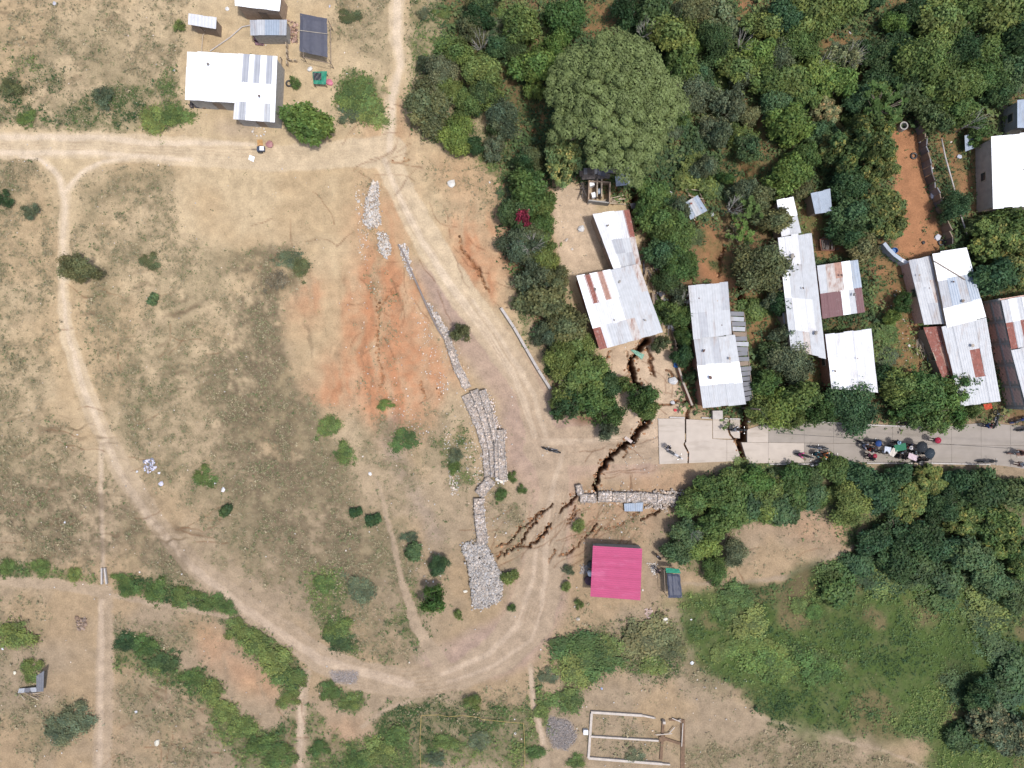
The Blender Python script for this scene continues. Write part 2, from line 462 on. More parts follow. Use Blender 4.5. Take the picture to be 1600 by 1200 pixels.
Z_BARE = zone([   # trodden earth without weeds
    (1.0, [(285, 20), (470, -10), (470, 110), (520, 100), (520, 170), (600, 195), (620, 240), (600, 270), (300, 270), (240, 230), (262, 200), (290, 190), (280, 90)]),
    (0.75, [(290, 270), (560, 260), (585, 380), (560, 420), (520, 560), (470, 630), (450, 560), (460, 470), (470, 390), (350, 320)]),
    (1.0, [(868, 290), (930, 285), (930, 330), (945, 440), (905, 432), (878, 430), (860, 330)]),
    (1.0, [(940, 545), (1035, 522), (1075, 640), (1010, 660), (960, 650), (950, 590)]),
    (0.95, [(640, 390), (800, 500), (870, 620), (1030, 640), (1030, 730), (960, 760), (870, 900), (830, 1010), (700, 1050), (660, 1000), (700, 1000), (800, 960), (830, 850), (800, 750), (780, 620), (700, 540)]),
    (0.8, [(655, 720), (735, 770), (735, 1000), (680, 990), (640, 840)]),
    (0.9, [(905, 740), (1100, 730), (1050, 775), (905, 770)]),
    (0.7, [(880, 840), (1040, 840), (1030, 970), (880, 960)]),
    (0.85, [(75, 930), (150, 930), (150, 1080), (80, 1070)]),
    (0.8, [(300, 990), (350, 990), (450, 1100), (400, 1090), (310, 1030)]),
    (0.7, [(190, 1130), (250, 1140), (240, 1190), (190, 1180)]),
    (0.9, [(500, 1112), (580, 1125), (585, 1160), (510, 1150)]),
    (0.85, [(915, 1070), (1060, 1060), (1200, 1120), (1060, 1150), (920, 1100)]),
    (0.9, [(1390, 190), (1440, 210), (1460, 330), (1480, 390), (1400, 410), (1395, 300)]),
    (0.7, [(1130, 830), (1330, 820), (1330, 870), (1230, 900), (1130, 905)]),
], 8, 12, 35, 51)
Z_GREY = zone([
    (0.9, [(880, 870), (840, 880), (810, 960), (720, 1000), (720, 1030), (800, 1020), (850, 950)]),
    (0.8, [(700, 440), (760, 520), (830, 620), (840, 720), (790, 740), (780, 620), (715, 540), (670, 460)]),
    (0.8, [(615, 640), (650, 760), (690, 850), (670, 850), (630, 760), (590, 680)]),
    (0.5, [(1030, 880), (1000, 870), (1010, 930), (1035, 930)]),
    (0.7, [(340, 190), (400, 190), (410, 215), (340, 210)]),
    (0.7, [(645, 1010), (720, 1000), (700, 1040), (640, 1030)]),
], 9, 10, 30, 61)
Z_GRAVEL = np.maximum(zone([(1.0, [(858, 1118), (890, 1125), (900, 1150), (885, 1170), (865, 1165), (855, 1140)]),
                 (0.9, [(515, 1048), (560, 1050), (555, 1068), (520, 1066)])], 2, 4, 14, 71), 0)

# --- dirt roads and paths
def P_(l): return [(x, y, w) for x, y, w in l]
R_MAIN = np.zeros((RH, RW), dtype=np.float32)
LOOP = P_([(850, 690, 60), (868, 760, 44), (855, 830, 60), (850, 900, 70), (825, 970, 75), (780, 1020, 60), (720, 1055, 44), (640, 1068, 44), (560, 1056, 46), (500, 1030, 42), (440, 985, 36), (380, 945, 36), (300, 882, 30), (240, 812, 30), (190, 735, 32), (152, 660, 28), (125, 590, 26), (103, 520, 22), (97, 450, 18), (98, 380, 16), (101, 310, 16), (92, 275, 12), (65, 248, 10)])
for p in [P_([(-80, 228, 44), (150, 226, 40), (300, 236, 46), (430, 248, 40), (540, 240, 44), (610, 236, 50)]),
          P_([(622, -80, 24), (618, 60, 22), (625, 100, 16), (610, 160, 18), (604, 235, 24)]),
          P_([(600, 240, 40), (628, 300, 40), (665, 370, 46), (722, 460, 46), (785, 545, 46), (826, 610, 40), (848, 690, 50)]),
          P_([(848, 700, 60), (930, 695, 62), (1030, 690, 66)]), LOOP,
          P_([(100, 310, 8), (125, 272, 8), (160, 252, 7), (220, 250, 4)]),
          P_([(155, 690, 6), (157, 800, 6), (161, 905, 7)]),
          P_([(163, 930, 22), (163, 1050, 28), (156, 1280, 30)]),
          P_([(-80, 905, 10), (80, 912, 16), (165, 925, 20)]), P_([(165, 930, 8), (260, 946, 7), (370, 966, 7), (430, 985, 6)]),
          P_([(478, 1050, 14), (470, 1100, 14), (467, 1280, 10)]),
          P_([(828, 1040, 10), (832, 1100, 9), (848, 1150, 12), (856, 1280, 26)]),
          P_([(590, 755, 6), (612, 840, 8), (625, 900, 8), (650, 980, 18), (690, 1040, 26)]),
          P_([(1065, 912, 5), (1140, 912, 6), (1230, 902, 8), (1330, 858, 8)]),
          P_([(1180, 1118, 6), (1260, 1142, 5), (1380, 1172, 4), (1470, 1210, 4)]),
          P_([(565, 1135, 6), (600, 1110, 6), (640, 1095, 6)])]:
    R_MAIN = np.maximum(R_MAIN, stroke(p, 3.0))
R_MAIN = warp(R_MAIN, 3.0, 12, 81)
R_TRACK = np.zeros((RH, RW), dtype=np.float32)      # compacted bright wheel tracks
for p in [P_([(-80, 216, 8), (150, 214, 9), (230, 222, 9), (400, 224, 6)]), P_([(-80, 238, 8), (150, 238, 8), (300, 248, 6)]),
          P_([(622, -80, 12), (618, 60, 12), (625, 100, 9), (612, 160, 9), (608, 235, 9)]),
          P_([(602, 250, 8), (620, 300, 9), (655, 370, 10), (700, 440, 13), (760, 520, 13), (805, 590, 10), (835, 680, 9)]),
          P_([(740, 470, 6), (792, 545, 8), (835, 620, 8), (852, 680, 7)]),
          P_([(98, 380, 5), (97, 450, 6), (104, 520, 6), (128, 600, 9), (150, 655, 10), (185, 735, 10), (235, 812, 11), (300, 885, 11), (380, 950, 12), (500, 1032, 14), (640, 1070, 14)]),
          P_([(100, 300, 7), (125, 270, 6), (160, 251, 5), (200, 246, 4)]), P_([(98, 380, 8), (100, 310, 8), (94, 282, 7), (80, 262, 7), (62, 248, 6), (30, 243, 5)]), P_([(157, 690, 6), (157, 800, 6), (159, 905, 7)]),
          P_([(850, 690, 10), (930, 688, 8), (1030, 680, 6)]), P_([(158, 940, 8), (155, 1280, 9)]),
          P_([(700, 1066, 5), (770, 1040, 5), (830, 1000, 5), (846, 950, 6), (852, 880, 9), (856, 800, 8), (866, 750, 7), (880, 705, 6)]), P_([(690, 1052, 7), (760, 1022, 8), (806, 980, 9), (828, 920, 8), (838, 860, 6)]),
          P_([(470, 1060, 8), (468, 1280, 8)]), P_([(830, 1045, 6), (833, 1100, 5), (850, 1160, 7)])]:
    R_TRACK = np.maximum(R_TRACK, stroke(p, 3.0))
R_TRACK = warp(R_TRACK, 3.0, 25, 91)*np.clip(0.6+fbm(XX, YY, 60, 93, 3)*.7, 0, 1)
R_RUT = np.zeros((RH, RW), dtype=np.float32)
for k in range(-3, 4):
    o = k*6
    R_RUT = stroke([(x+o*0.3, y+o, 1.6) for x, y, w in LOOP[6:12]], 2.0, R_RUT)
    R_RUT = stroke([(x+o, y, 1.2) for x, y, w in LOOP[1:5]], 2.0, R_RUT)
for k in range(7): R_RUT = stroke([(880, 665+k*8, 1.2), (960, 668+k*8, 1.2), (1026, 664+k*9, 1.2)], 2.0, R_RUT)
for k in (-9, -4, 3, 8): R_RUT = stroke([(602+k, 250, 1.2), (620+k, 300, 1.3), (658+k, 370, 1.3), (705+k, 440, 1.4), (765+k, 520, 1.4), (808+k, 590, 1.3), (838+k, 680, 1.2)], 1.8, R_RUT)
for k in (-5, 0, 5): R_RUT = stroke([(0, 228+k, 1.1), (150, 226+k, 1.2), (300, 236+k, 1.2), (430, 240+k, 1.1), (560, 240+k, 1.0)], 1.6, R_RUT)
R_RUT = stroke([(98, 380, .8), (97, 450, 1), (104, 520, 1), (128, 600, 1), (150, 655, 1.2), (190, 735, 1.2), (240, 812, 1.2), (300, 883, 1.2), (380, 946, 1.2)], 1.8, R_RUT)
R_RUT = warp(R_RUT, 3.5, 40, 95)*np.clip(fbm(XX, YY, 30, 96, 3)*2-0.6, 0, 1)

# --- fissures: (x, y, width); carve depth follows width
FISS = [
 [(1010, 532, 18), (1000, 545, 15), (990, 556, 9), (987, 575, 15), (989, 590, 14), (997, 603, 8), (1008, 618, 9), (1016, 634, 11), (1012, 652, 16), (1003, 668, 13), (990, 682, 13), (976, 698, 12), (962, 706, 10), (948, 718, 10), (938, 734, 12), (933, 752, 11), (930, 768, 8), (918, 776, 5)],
 [(1010, 545, 3), (1017, 560, 4), (1016, 576, 4), (1023, 590, 2)],
 [(982, 585, 3), (970, 600, 2), (962, 612, 2)],
 [(955, 548, 1.5), (948, 560, 2), (946, 565, 1)], [(978, 548, 1.5), (980, 560, 1.5)],
 [(1041, 577, 2), (1050, 585, 2.5), (1060, 592, 3), (1070, 594, 2)], [(1048, 592, 2), (1060, 593, 2)],
 [(1030, 632, 3), (1048, 630, 4), (1062, 627, 4), (1076, 626, 3)],
 [(1080, 634, 4), (1073, 645, 5), (1071, 656, 4), (1071, 690, 3), (1068, 692, 2), (1076, 706, 3), (1075, 722, 2)],
 [(975, 703, 3), (980, 708, 3), (972, 716, 2)],
 [(902, 760, 5), (899, 772, 8), (890, 785, 8), (880, 792, 6), (874, 800, 3)],
 [(862, 788, 2), (848, 798, 5), (836, 810, 7), (826, 825, 5), (818, 840, 4), (808, 856, 3)],
 [(848, 800, 2), (830, 812, 4), (812, 822, 5), (806, 832, 4), (796, 845, 4), (774, 856, 2)],
 [(860, 818, 4), (852, 832, 8), (840, 845, 6), (822, 853, 4), (800, 858, 3), (776, 872, 2)],
 [(898, 788, 2), (895, 802, 5), (885, 812, 2)], [(905, 795, 2), (896, 808, 4), (884, 818, 2)],
 [(932, 816, 3), (926, 828, 5), (915, 836, 3), (905, 848, 3), (892, 862, 4), (880, 868, 2)],
 [(938, 822, 2), (932, 832, 3), (926, 838, 1)],
 [(975, 815, 2), (962, 822, 3), (944, 827, 3)], [(998, 800, 2), (985, 812, 2), (970, 820, 2)],
 [(1076, 772, 5), (1058, 776, 8), (1040, 786, 8), (1028, 800, 6), (1010, 808, 4), (1000, 814, 2)],
 [(867, 858, 2), (860, 872, 2), (856, 880, 1)], [(872, 868, 2), (880, 866, 2)],
 [(716, 370, 1.5), (722, 390, 3), (735, 405, 5), (748, 425, 5), (755, 440, 3), (764, 458, 1.5)],
 [(616, 452, 1), (600, 468, 2), (592, 480, 2.5), (590, 520, 2), (590, 560, 2), (598, 585, 2), (592, 610, 1.5)], [(583, 455, 1), (586, 470, 2), (592, 480, 2)],
 [(657, 595, 1), (662, 615, 2), (664, 625, 1)], [(683, 605, 1), (690, 625, 1)],
 [(612, 253, 1), (625, 251, 3), (637, 249, 2)],
 [(1140, 656, 2), (1137, 668, 2.5), (1140, 678, 2.5), (1150, 688, 3)],
 [(1147, 684, 8), (1153, 694, 11), (1157, 702, 8), (1161, 712, 8), (1165, 722, 7), (1166, 728, 4)],
 [(1083, 340, 5), (1086, 352, 7), (1084, 366, 4), (1085, 374, 2)],
 [(1132, 385, 3), (1127, 410, 4), (1123, 432, 3)],
 [(968, 290, 3), (962, 305, 6), (957, 318, 4)],
 [(1157, 440, 12), (1157, 465, 13), (1158, 487, 10)],
 [(835, 200, 2), (828, 230, 4), (824, 240, 2)], [(812, 195, 2), (840, 170, 3)],
 [(1142, 305, 8), (1145, 320, 10), (1143, 335, 6)],
 [(1030, 310, 4), (1040, 300, 3), (1050, 298, 3)],
 [(990, 300, 14), (994, 330, 12), (996, 350, 6)],
 [(1186, 700, 1.2), (1200, 690, 1.0)],
]
CR = np.zeros((RH, RW), dtype=np.float32); CARVE = np.zeros((RH, RW), dtype=np.float32)
for i, p in enumerate(FISS):
    wmax = max(w for *_, w in p)
    q = jag(p, 4.2 if wmax > 6 else 2.2, 4.5 if wmax > 6 else 5, i)
    if wmax <= 3 and i not in (7, 8): q = [(x, y, w*.6) for x, y, w in q]
    if p[0][0] in (716, 616, 583): q = [(x, y, w*.6) for x, y, w in q]
    if i == 0: q = [(x, y, w*.68) for x, y, w in q]
    if i in (10, 11, 12, 13, 14, 15, 16, 17, 18, 19, 20): q = [(x, y, w*0.5) for x, y, w in q]
    c = stroke(q, 1.5); CR = np.maximum(CR, c)
    core = stroke([(x+w*.12, y, w*0.22) for x, y, w in jag(q, 1.5, 4, i+40)], max(1.6, wmax*0.2))
    CARVE = np.maximum(CARVE, c*(0.2+wmax*0.035)+core*min(2.2, 0.15+wmax*0.15))
CARVE = np.maximum(CARVE, .8*stroke([(1182, 188, 9), (1173, 230, 14), (1166, 270, 13), (1160, 300, 8)], 9))
pit = poly([(1157, 634), (1168, 634), (1168, 690), (1157, 690)])
CARVE = np.maximum(CARVE, blur(pit, 1)*1.8); CR = np.maximum(CR, blur(pit, 1))
SLIDE = blur(poly([(1010, 800), (1090, 760), (1100, 775), (1040, 830)]), 5)     # slumped bank below the road
_w = (CARVE, CR); CARVE, CR = [warp(a, 3.6, 10, 777) for a in _w]
CARVE *= .7+.6*vnoise(XX, YY, 5, 778)
# faint hairline cracks
HAIR = np.zeros((RH, RW), dtype=np.float32)
hr = random.Random(5)
for (x0, y0, x1, y1, n) in [(780, 780, 1000, 880, 34), (560, 150, 660, 280, 18), (940, 560, 1060, 640, 12), (925, 680, 1015, 780, 14), (1085, 740, 1100, 760, 2), (640, 300, 780, 480, 12), (560, 400, 700, 640, 12), (0, 640, 330, 860, 22), (180, 1060, 480, 1190, 18), (1140, 830, 1320, 900, 6), (100, 420, 320, 560, 10), (400, 270, 560, 400, 6)]:
    for _ in range(n):
        x, y = hr.uniform(x0, x1), hr.uniform(y0, y1); a = (hr.uniform(2.0, 2.7) if y0 == 780 else hr.uniform(0, 3.14))
        if y0 in (640,): a = hr.uniform(-0.35, 0.1)
        if y0 == 300: a = 0.95
        pts = [(x, y, 0.8)]
        for _k in range(hr.randint(3, 7)):
            a += hr.uniform(-0.4, 0.4); x += math.cos(a)*9; y += math.sin(a)*9; pts.append((x, y, hr.uniform(0.6, 1.6)))
        HAIR = stroke(pts, 1.2, HAIR)

def streaks(pts, ang, seed, s1=55, s2=4.5):
    m = blur(poly(pts), 12); ca, sa = math.cos(ang), math.sin(ang); wv = (fbm(XX, YY, 40, seed, 3)-.5)*34
    u = XX*ca+YY*sa; v = -XX*sa+YY*ca+wv
    return m*np.clip((vnoise(u*s2/s1, v, s2, seed+9)-.66)*5, 0, 1)*np.clip(fbm(XX, YY, 35, seed+3, 3)*3-1.1, 0, 1)
STK = np.maximum(np.maximum(streaks([(-80, 650), (140, 650), (330, 840), (330, 880), (-80, 880)], -0.12, 611), streaks([(180, 1050), (330, 1060), (470, 1200), (180, 1200)], 0.55, 621)), np.maximum(streaks([(120, 430), (340, 420), (330, 640), (140, 560)], -0.25, 631), streaks([(-80, -80), (290, -80), (280, 200), (-80, 200)], -0.2, 641)*.8))
STK = np.maximum(STK, streaks([(440, 420), (640, 420), (620, 660), (470, 640)], 1.55, 651, 90, 5)*.5)
STK0 = STK
# --- ground height
BUMP = (fbm(XX, YY, 220, 101, 4)-0.5)*0.7 + (fbm(XX, YY, 30, 102, 4)-0.5)*0.14
FLAT = blur(np.maximum(poly([(1000, 630), (1700, 640), (1700, 760), (1000, 740)]), np.maximum(poly([(280, 10), (520, 10), (520, 200), (280, 200)]), poly([(1040, 280), (1700, 140), (1700, 660), (1060, 650)]))), 20)
ROUGH = (fbm(XX, YY, 9, 103, 3)-0.5)*0.16*np.clip(Z_DRY+Z_GREEN-R_MAIN-Z_BARE, 0, 1)
GZ0 = BUMP*(1-FLAT)*(1-0.5*R_MAIN) + ROUGH
GZ = GZ0 - CARVE - HAIR*0.08 - SLIDE*0.5 - R_RUT*0.07 - STK0*.07

def gz(px, py):
    x = int(min(max(px+MG, 0), RW-1)); y = int(min(max(py+MG, 0), RH-1))
    return float(GZ0[y, x])

# --- ground colour (albedo, with some cloud shade painted in)
def mixc(base, col, f):
    f = np.clip(f, 0, 1)[..., None]
    return base*(1-f)+np.array(C(*col), dtype=np.float32)*f
n_big = fbm(XX, YY, 130, 201, 4); n_mid = fbm(XX, YY, 26, 202, 4, 0.65); n_fine = fbm(XX, YY, 9, 203, 3, 0.7); n_v = fbm(XX, YY, 3.5, 204, 2)
tlow = np.clip((YY-430)/430 + (XX-800)/2400, 0, 1)  # greyer soil lower down and to the right, cloud dimming painted into it
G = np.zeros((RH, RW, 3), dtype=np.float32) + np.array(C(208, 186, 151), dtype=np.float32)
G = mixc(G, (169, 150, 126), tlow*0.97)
G = mixc(G, (186, 158, 120), np.clip((n_big-0.52)*3, 0, 0.4))
G = mixc(G, (142, 132, 102), Z_DRY*np.clip((fbm(XX, YY, 55, 233, 4)-.50)*5, 0, .5)*np.clip(1-R_MAIN*1.6, 0, 1)*np.clip(1-Z_BARE, 0, 1))
gul = vnoise(XX+(fbm(XX, YY, 50, 871, 3)-.5)*50, YY*.10, 9, 872)*.6+n_fine*.4
G = mixc(G, (204, 154, 118), Z_ORANGE*np.clip(0.25+gul*1.2, 0, 1))
G = mixc(G, (190, 128, 90), np.clip(Z_ORANGE-0.35, 0, 1)*np.clip((n_big-0.35)*2+(gul-0.45)*3, 0, 0.85))
G = mixc(G, (170, 153, 140), Z_GREY*0.75)
ROADBED = warp(blur(poly([(640, 400), (700, 430), (800, 520), (870, 620), (960, 665), (1030, 650), (1030, 735), (905, 745), (890, 860), (880, 960), (820, 1040), (700, 1070), (660, 1040), (790, 960), (830, 850), (825, 770), (795, 740), (785, 640), (725, 560)]), 8), 8, 30, 66)
G = mixc(G, (190, 164, 144), ROADBED*.8)
G = mixc(G, (176, 152, 138), ROADBED*np.clip((n_big-.45)*4, 0, .6))
G = mixc(G, (130, 95, 68), Z_FOREST*0.85)
G = mixc(G, (185, 134, 98), Z_CLAY*0.9)
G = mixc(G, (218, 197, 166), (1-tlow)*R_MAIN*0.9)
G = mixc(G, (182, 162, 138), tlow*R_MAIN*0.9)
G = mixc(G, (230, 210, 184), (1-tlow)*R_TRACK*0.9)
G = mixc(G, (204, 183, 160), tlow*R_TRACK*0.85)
yard = warp(blur(poly([(868, 290), (930, 285), (930, 330), (945, 440), (905, 432), (878, 430), (860, 330)]), 4), 5, 20, 5)
G = mixc(G, (214, 190, 165), np.maximum(yard, blur(poly([(940, 545), (1035, 522), (1075, 640), (1030, 700), (960, 650), (950, 590)]), 4))*0.8)
open_ = np.clip(1-R_MAIN*1.6, 0, 1)*np.clip(1-Z_BARE*0.92, 0.02, 1)
dryf = np.clip((Z_DRY*open_)*1.25 - 0.62 + (n_mid-0.5)*1.6 + (n_fine-0.5)*1.3 + 0.12, 0, 1)*np.clip(Z_DRY*open_*3, 0, 1)
G = mixc(G, (139, 126, 99), dryf*0.9*np.clip(0.6+n_v*0.8, 0, 1))
core_dry = warp(blur(poly([(370, 400), (470, 380), (470, 440), (430, 490), (450, 560), (470, 640), (520, 720), (560, 800), (590, 900), (540, 900), (440, 880), (370, 780), (340, 660), (350, 500)]), 18), 30, 70, 8)
core_dry = np.maximum(core_dry, 0.8*warp(blur(poly([(-80, 730), (150, 740), (240, 790), (330, 880), (160, 880), (-80, 850)]), 14), 25, 60, 18))
G = mixc(G, (122, 107, 88), core_dry*np.clip((n_mid-.30)*2.2+(n_fine-.5)*2, 0, .85))
G = mixc(G, (126, 108, 86), STK*.8)
grnf = np.clip(Z_GREEN*open_*1.3 - 0.55 + (n_mid-0.5)*1.5 + (n_fine-0.5)*1.0 + 0.22, 0, 1)*np.clip(Z_GREEN*open_*3, 0, 1)
G = mixc(G, (98, 104, 66), grnf*0.85)
MEADOW = blur(poly([(1060, 925), (1200, 915), (1330, 885), (1500, 860), (1700, 850), (1700, 1280), (1480, 1280), (1440, 1150), (1330, 1150), (1210, 1135), (1110, 1045), (1070, 1000)]), 14)
MEADOW = warp(MEADOW, 34, 45, 9)
G = mixc(G, (80, 102, 50), MEADOW*np.clip(0.45+n_mid*0.9, 0, 0.92))
G = mixc(G, (58, 72, 44), MEADOW*np.clip((fbm(XX, YY, 150, 311, 3)-0.50)*5, 0, 0.8))
G = mixc(G, (140, 118, 92), MEADOW*np.clip((fbm(XX, YY, 80, 301, 4)-0.58)*7, 0, 0.55))
G = mixc(G, (168, 158, 152), Z_GRAVEL)
G = mixc(G, (158, 112, 80), np.clip(CR*1.4, 0, 1)*0.9*np.clip(0.35+n_fine, 0, 1))
G = mixc(G, (84, 54, 38), np.clip((CARVE-0.55)*1.6, 0, 0.85))
G = mixc(G, (128, 92, 68), HAIR*0.75)
G = mixc(G, (148, 124, 98), R_RUT*0.6)
G *= (0.90+0.20*n_fine+0.10*(n_v-0.5))[..., None]

def sample(a, px, py):
    x = np.clip(px+MG, 0, RW-1.001); y = np.clip(py+MG, 0, RH-1.001)
    xi = x.astype(np.int32); yi = y.astype(np.int32); fx = x-xi; fy = y-yi
    if a.ndim == 3: fx = fx[..., None]; fy = fy[..., None]
    return (a[yi, xi]*(1-fx)+a[yi, xi+1]*fx)*(1-fy)+(a[yi+1, xi]*(1-fx)+a[yi+1, xi+1]*fx)*fy

def axis(lo, hi, f0, f1, fine, coarse):
    a = np.concatenate([[-5200, -2500, -1300, -700, -380, -200, -120], np.arange(lo, f0, coarse), np.arange(f0, f1, fine), np.arange(f1, hi, coarse)])
    ext = hi+np.array([40, 120, 300, 620, 1300, 2600, 5200]); return np.concatenate([a, ext]).astype(np.float32)
gx = axis(-70, 1670, 770, 1180, 1.25, 2.2); gy = axis(-70, 1270, 520, 880, 1.25, 2.2)
PX, PY = np.meshgrid(gx, gy)
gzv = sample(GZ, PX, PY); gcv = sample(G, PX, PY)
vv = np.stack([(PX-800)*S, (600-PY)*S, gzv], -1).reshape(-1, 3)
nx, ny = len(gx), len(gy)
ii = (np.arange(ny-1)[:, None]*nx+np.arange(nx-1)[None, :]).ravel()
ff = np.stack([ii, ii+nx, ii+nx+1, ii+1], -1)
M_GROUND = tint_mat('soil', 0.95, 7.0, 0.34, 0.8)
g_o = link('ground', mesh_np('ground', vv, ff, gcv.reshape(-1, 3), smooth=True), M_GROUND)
tag(g_o, kind='structure')
print('ground quads', len(ff))

# ================================================================== vegetation prototypes (unit crown radius 1, height 1)
def leaf_quads(c, nrm, size, r, aspect=1.7):
    n = len(c); nrm = nrm/np.maximum(np.linalg.norm(nrm, axis=1, keepdims=True), 1e-6)
    t = r.normal(size=(n, 3)); u = np.cross(nrm, t); u /= np.maximum(np.linalg.norm(u, axis=1, keepdims=True), 1e-6); w = np.cross(nrm, u)
    s = size[:, None]
    v = np.stack([c-u*s*aspect*0.5, c+w*s*0.5-u*s*0.05, c+u*s*aspect*0.5, c-w*s*0.5-u*s*0.05], 1).reshape(-1, 3)
    f = np.arange(n*4).reshape(n, 4)
    return v, f

def crown_mesh(name, seed, nl, lr, nleaf, leaf, z0=0.35, rough=0.55, tipcol=None, spiky=0.0, droop=0.25, shape=(1, 1), dead=0.0):
    r = np.random.default_rng(seed)
    cs = []; k = 0
    while len(cs) < nl and k < 5000:
        k += 1
        a = r.uniform(0, 2*np.pi); q = np.sqrt(r.random())*(1-lr*0.8)*(0.93+0.20*np.sin(a*2+seed*1.7)+0.14*np.sin(a*3+seed)+.06*np.sin(a*5+seed*.3))
        p = np.array([q*np.cos(a)*shape[0], q*np.sin(a)*shape[1], 0])
        p[2] = z0+(1-z0-lr*0.35)*np.sqrt(max(0, 1-min(1, q)**2*0.9))*r.uniform(0.35, 1.0)
        if all(np.linalg.norm((p-c)*[1, 1, 0.6]) > lr*rough for c in cs): cs.append(p)
    cs = np.array(cs); lrs = lr*r.uniform(0.6, 1.25, len(cs)); ltint = r.uniform(0.68, 1.32, len(cs)); lhue = r.uniform(-1, 1, len(cs))
    wts = lrs**2; li = r.choice(len(cs), nleaf, p=wts/wts.sum())
    d = r.normal(size=(nleaf, 3)); d[:, 2] = np.abs(d[:, 2])*0.9-droop; d /= np.linalg.norm(d, axis=1, keepdims=True)
    # sub-clumps inside each lobe give broken light and dark
    bump = 1+0.22*np.sin(d[:, 0]*7+li*1.7)*np.sin(d[:, 1]*7+li*2.3)*1.2
    rad = lrs[li]*bump*(1-0.42*r.random(nleaf)**2.2)*(1+spiky*np.minimum(r.exponential(0.25, nleaf), .65))
    c = cs[li]+d*rad[:, None]*np.array([1, 1, 0.75])
    nrm = d*0.7+np.array([0, 0, 0.65])+r.normal(size=(nleaf, 3))*0.42
    v, f = leaf_quads(c, nrm, leaf*r.uniform(0.6, 1.35, nleaf), r)
    t = ltint[li]*r.uniform(0.72, 1.25, nleaf)*(0.85+0.3*(bump-0.75)); h = lhue[li]*0.10+r.normal(size=nleaf)*0.06
    col = np.stack([t*(1+h*1.2), t*(1+h*0.2), t*(1-h*0.6)], 1)
    if tipcol is not None:
        m = (r.random(nleaf) < 0.5) & (np.sin(c[:, 0]*9+seed)*np.sin(c[:, 1]*8)*np.sin(c[:, 2]*7) > 0.10) & (d[:, 2] > 0)
        col[m] = col[m]*np.array(tipcol)
    if dead > 0:
        m = r.random(nleaf) < dead; col[m] *= np.array([1.5, 1.0, 0.9])
    return mesh_np(name, v, f, np.repeat(col, 4, axis=0))

def trunk_mesh(name, seed, top=0.75, spread=0.75, r0=0.055, n=6, twigs=0):
    r = random.Random(seed); b = MB()
    b.tube([(0, 0, -0.05), (0.02, 0.0, top*0.3), (r.uniform(-.06, .06), r.uniform(-.06, .06), top*0.62)], [r0, r0*0.8, r0*0.6], 6)
    for i in range(n):
        a = 2*math.pi*i/n+r.uniform(-.4, .4); q = spread*r.uniform(0.6, 1.0)
        p0 = (0.01, 0, top*r.uniform(0.25, 0.55)); p1 = (math.cos(a)*q*0.45, math.sin(a)*q*0.45, top*r.uniform(0.65, 0.8)); p2 = (math.cos(a+.2)*q, math.sin(a+.2)*q, top*r.uniform(0.9, 1.12))
        b.tube([p0, p1, p2], [r0*0.55, r0*0.35, r0*0.12], 5)
        for t in range(twigs):
            a2 = a+r.uniform(-.8, .8); q2 = q*r.uniform(.8, 1.25)
            b.tube([p1, (math.cos(a2)*q2, math.sin(a2)*q2, top*r.uniform(0.9, 1.3))], [r0*0.2, r0*0.06], 4)
    return b.mesh(name, smooth=True)

BARK = mat('bark', (0.20, 0.165, 0.13), 0.95, var=0.35, scale=12)
BARK_PALE = mat('pale_bark', (0.38, 0.36, 0.33), 0.95, var=0.2, scale=12)
L_MID = leaf_mat('leaf_mid', (0.130, 0.192, 0.058)); L_DARK = leaf_mat('leaf_dark', (0.072, 0.120, 0.047))
L_BRIGHT = leaf_mat('leaf_bright', (0.146, 0.224, 0.058)); L_OLIVE = leaf_mat('leaf_olive', (0.156, 0.172, 0.078))
L_GREY = leaf_mat('leaf_grey', (0.140, 0.172, 0.098)); L_BIG = leaf_mat('leaf_big_tree', (0.192, 0.250, 0.098), hue=0.0)
L_PALE = leaf_mat('leaf_pale', (0.244, 0.276, 0.136)); L_RED = leaf_mat('petal_red', (0.36, 0.055, 0.06)); L_DRY = leaf_mat('leaf_dry', (0.224, 0.192, 0.130))
L_MANGO = leaf_mat('leaf_mango', (0.140, 0.182, 0.062)); L_COOL = leaf_mat('leaf_cool', (0.084, 0.146, 0.064))

PROTO = {}
def proto(kind, crowns, trunks): PROTO[kind] = (crowns, trunks)
proto('bushy', [crown_mesh('crown_bushy', 10+i, 24, 0.26, 8500, 0.080, 0.25, spiky=0.9, rough=.75) for i in range(6)], [trunk_mesh('trunk_bushy', 20+i) for i in range(3)])
proto('fine', [crown_mesh('crown_fine', 30+i, 30, 0.24, 12000, 0.055, 0.25, spiky=1.3) for i in range(3)], [trunk_mesh('trunk_fine', 33+i, twigs=3) for i in range(2)])
proto('mango', [crown_mesh('crown_mango', 40+i, 44, 0.20, 13000, 0.062, 0.30, rough=0.8, tipcol=(2.2, 1.55, 1.5), spiky=0.25) for i in range(2)], [trunk_mesh('trunk_mango', 44)])
proto('open', [crown_mesh('crown_open', 50+i, 16, 0.20, 4200, 0.075, 0.25, rough=1.2, spiky=1.6) for i in range(3)], [trunk_mesh('trunk_open', 53+i, twigs=4, r0=0.05) for i in range(2)])
proto('shrub', [crown_mesh('crown_shrub', 60+i, 14, 0.34, 3800, 0.11, 0.02, spiky=0.9, shape=(1, 0.85)) for i in range(4)], [trunk_mesh('stem_shrub', 64, top=0.6, r0=0.03)])
proto('tuft', [crown_mesh('crown_tuft', 70+i, 8, 0.42, 900, 0.20, 0.0, spiky=0.7) for i in range(3)], [trunk_mesh('stem_tuft', 74, top=0.5, r0=0.03, n=4)])
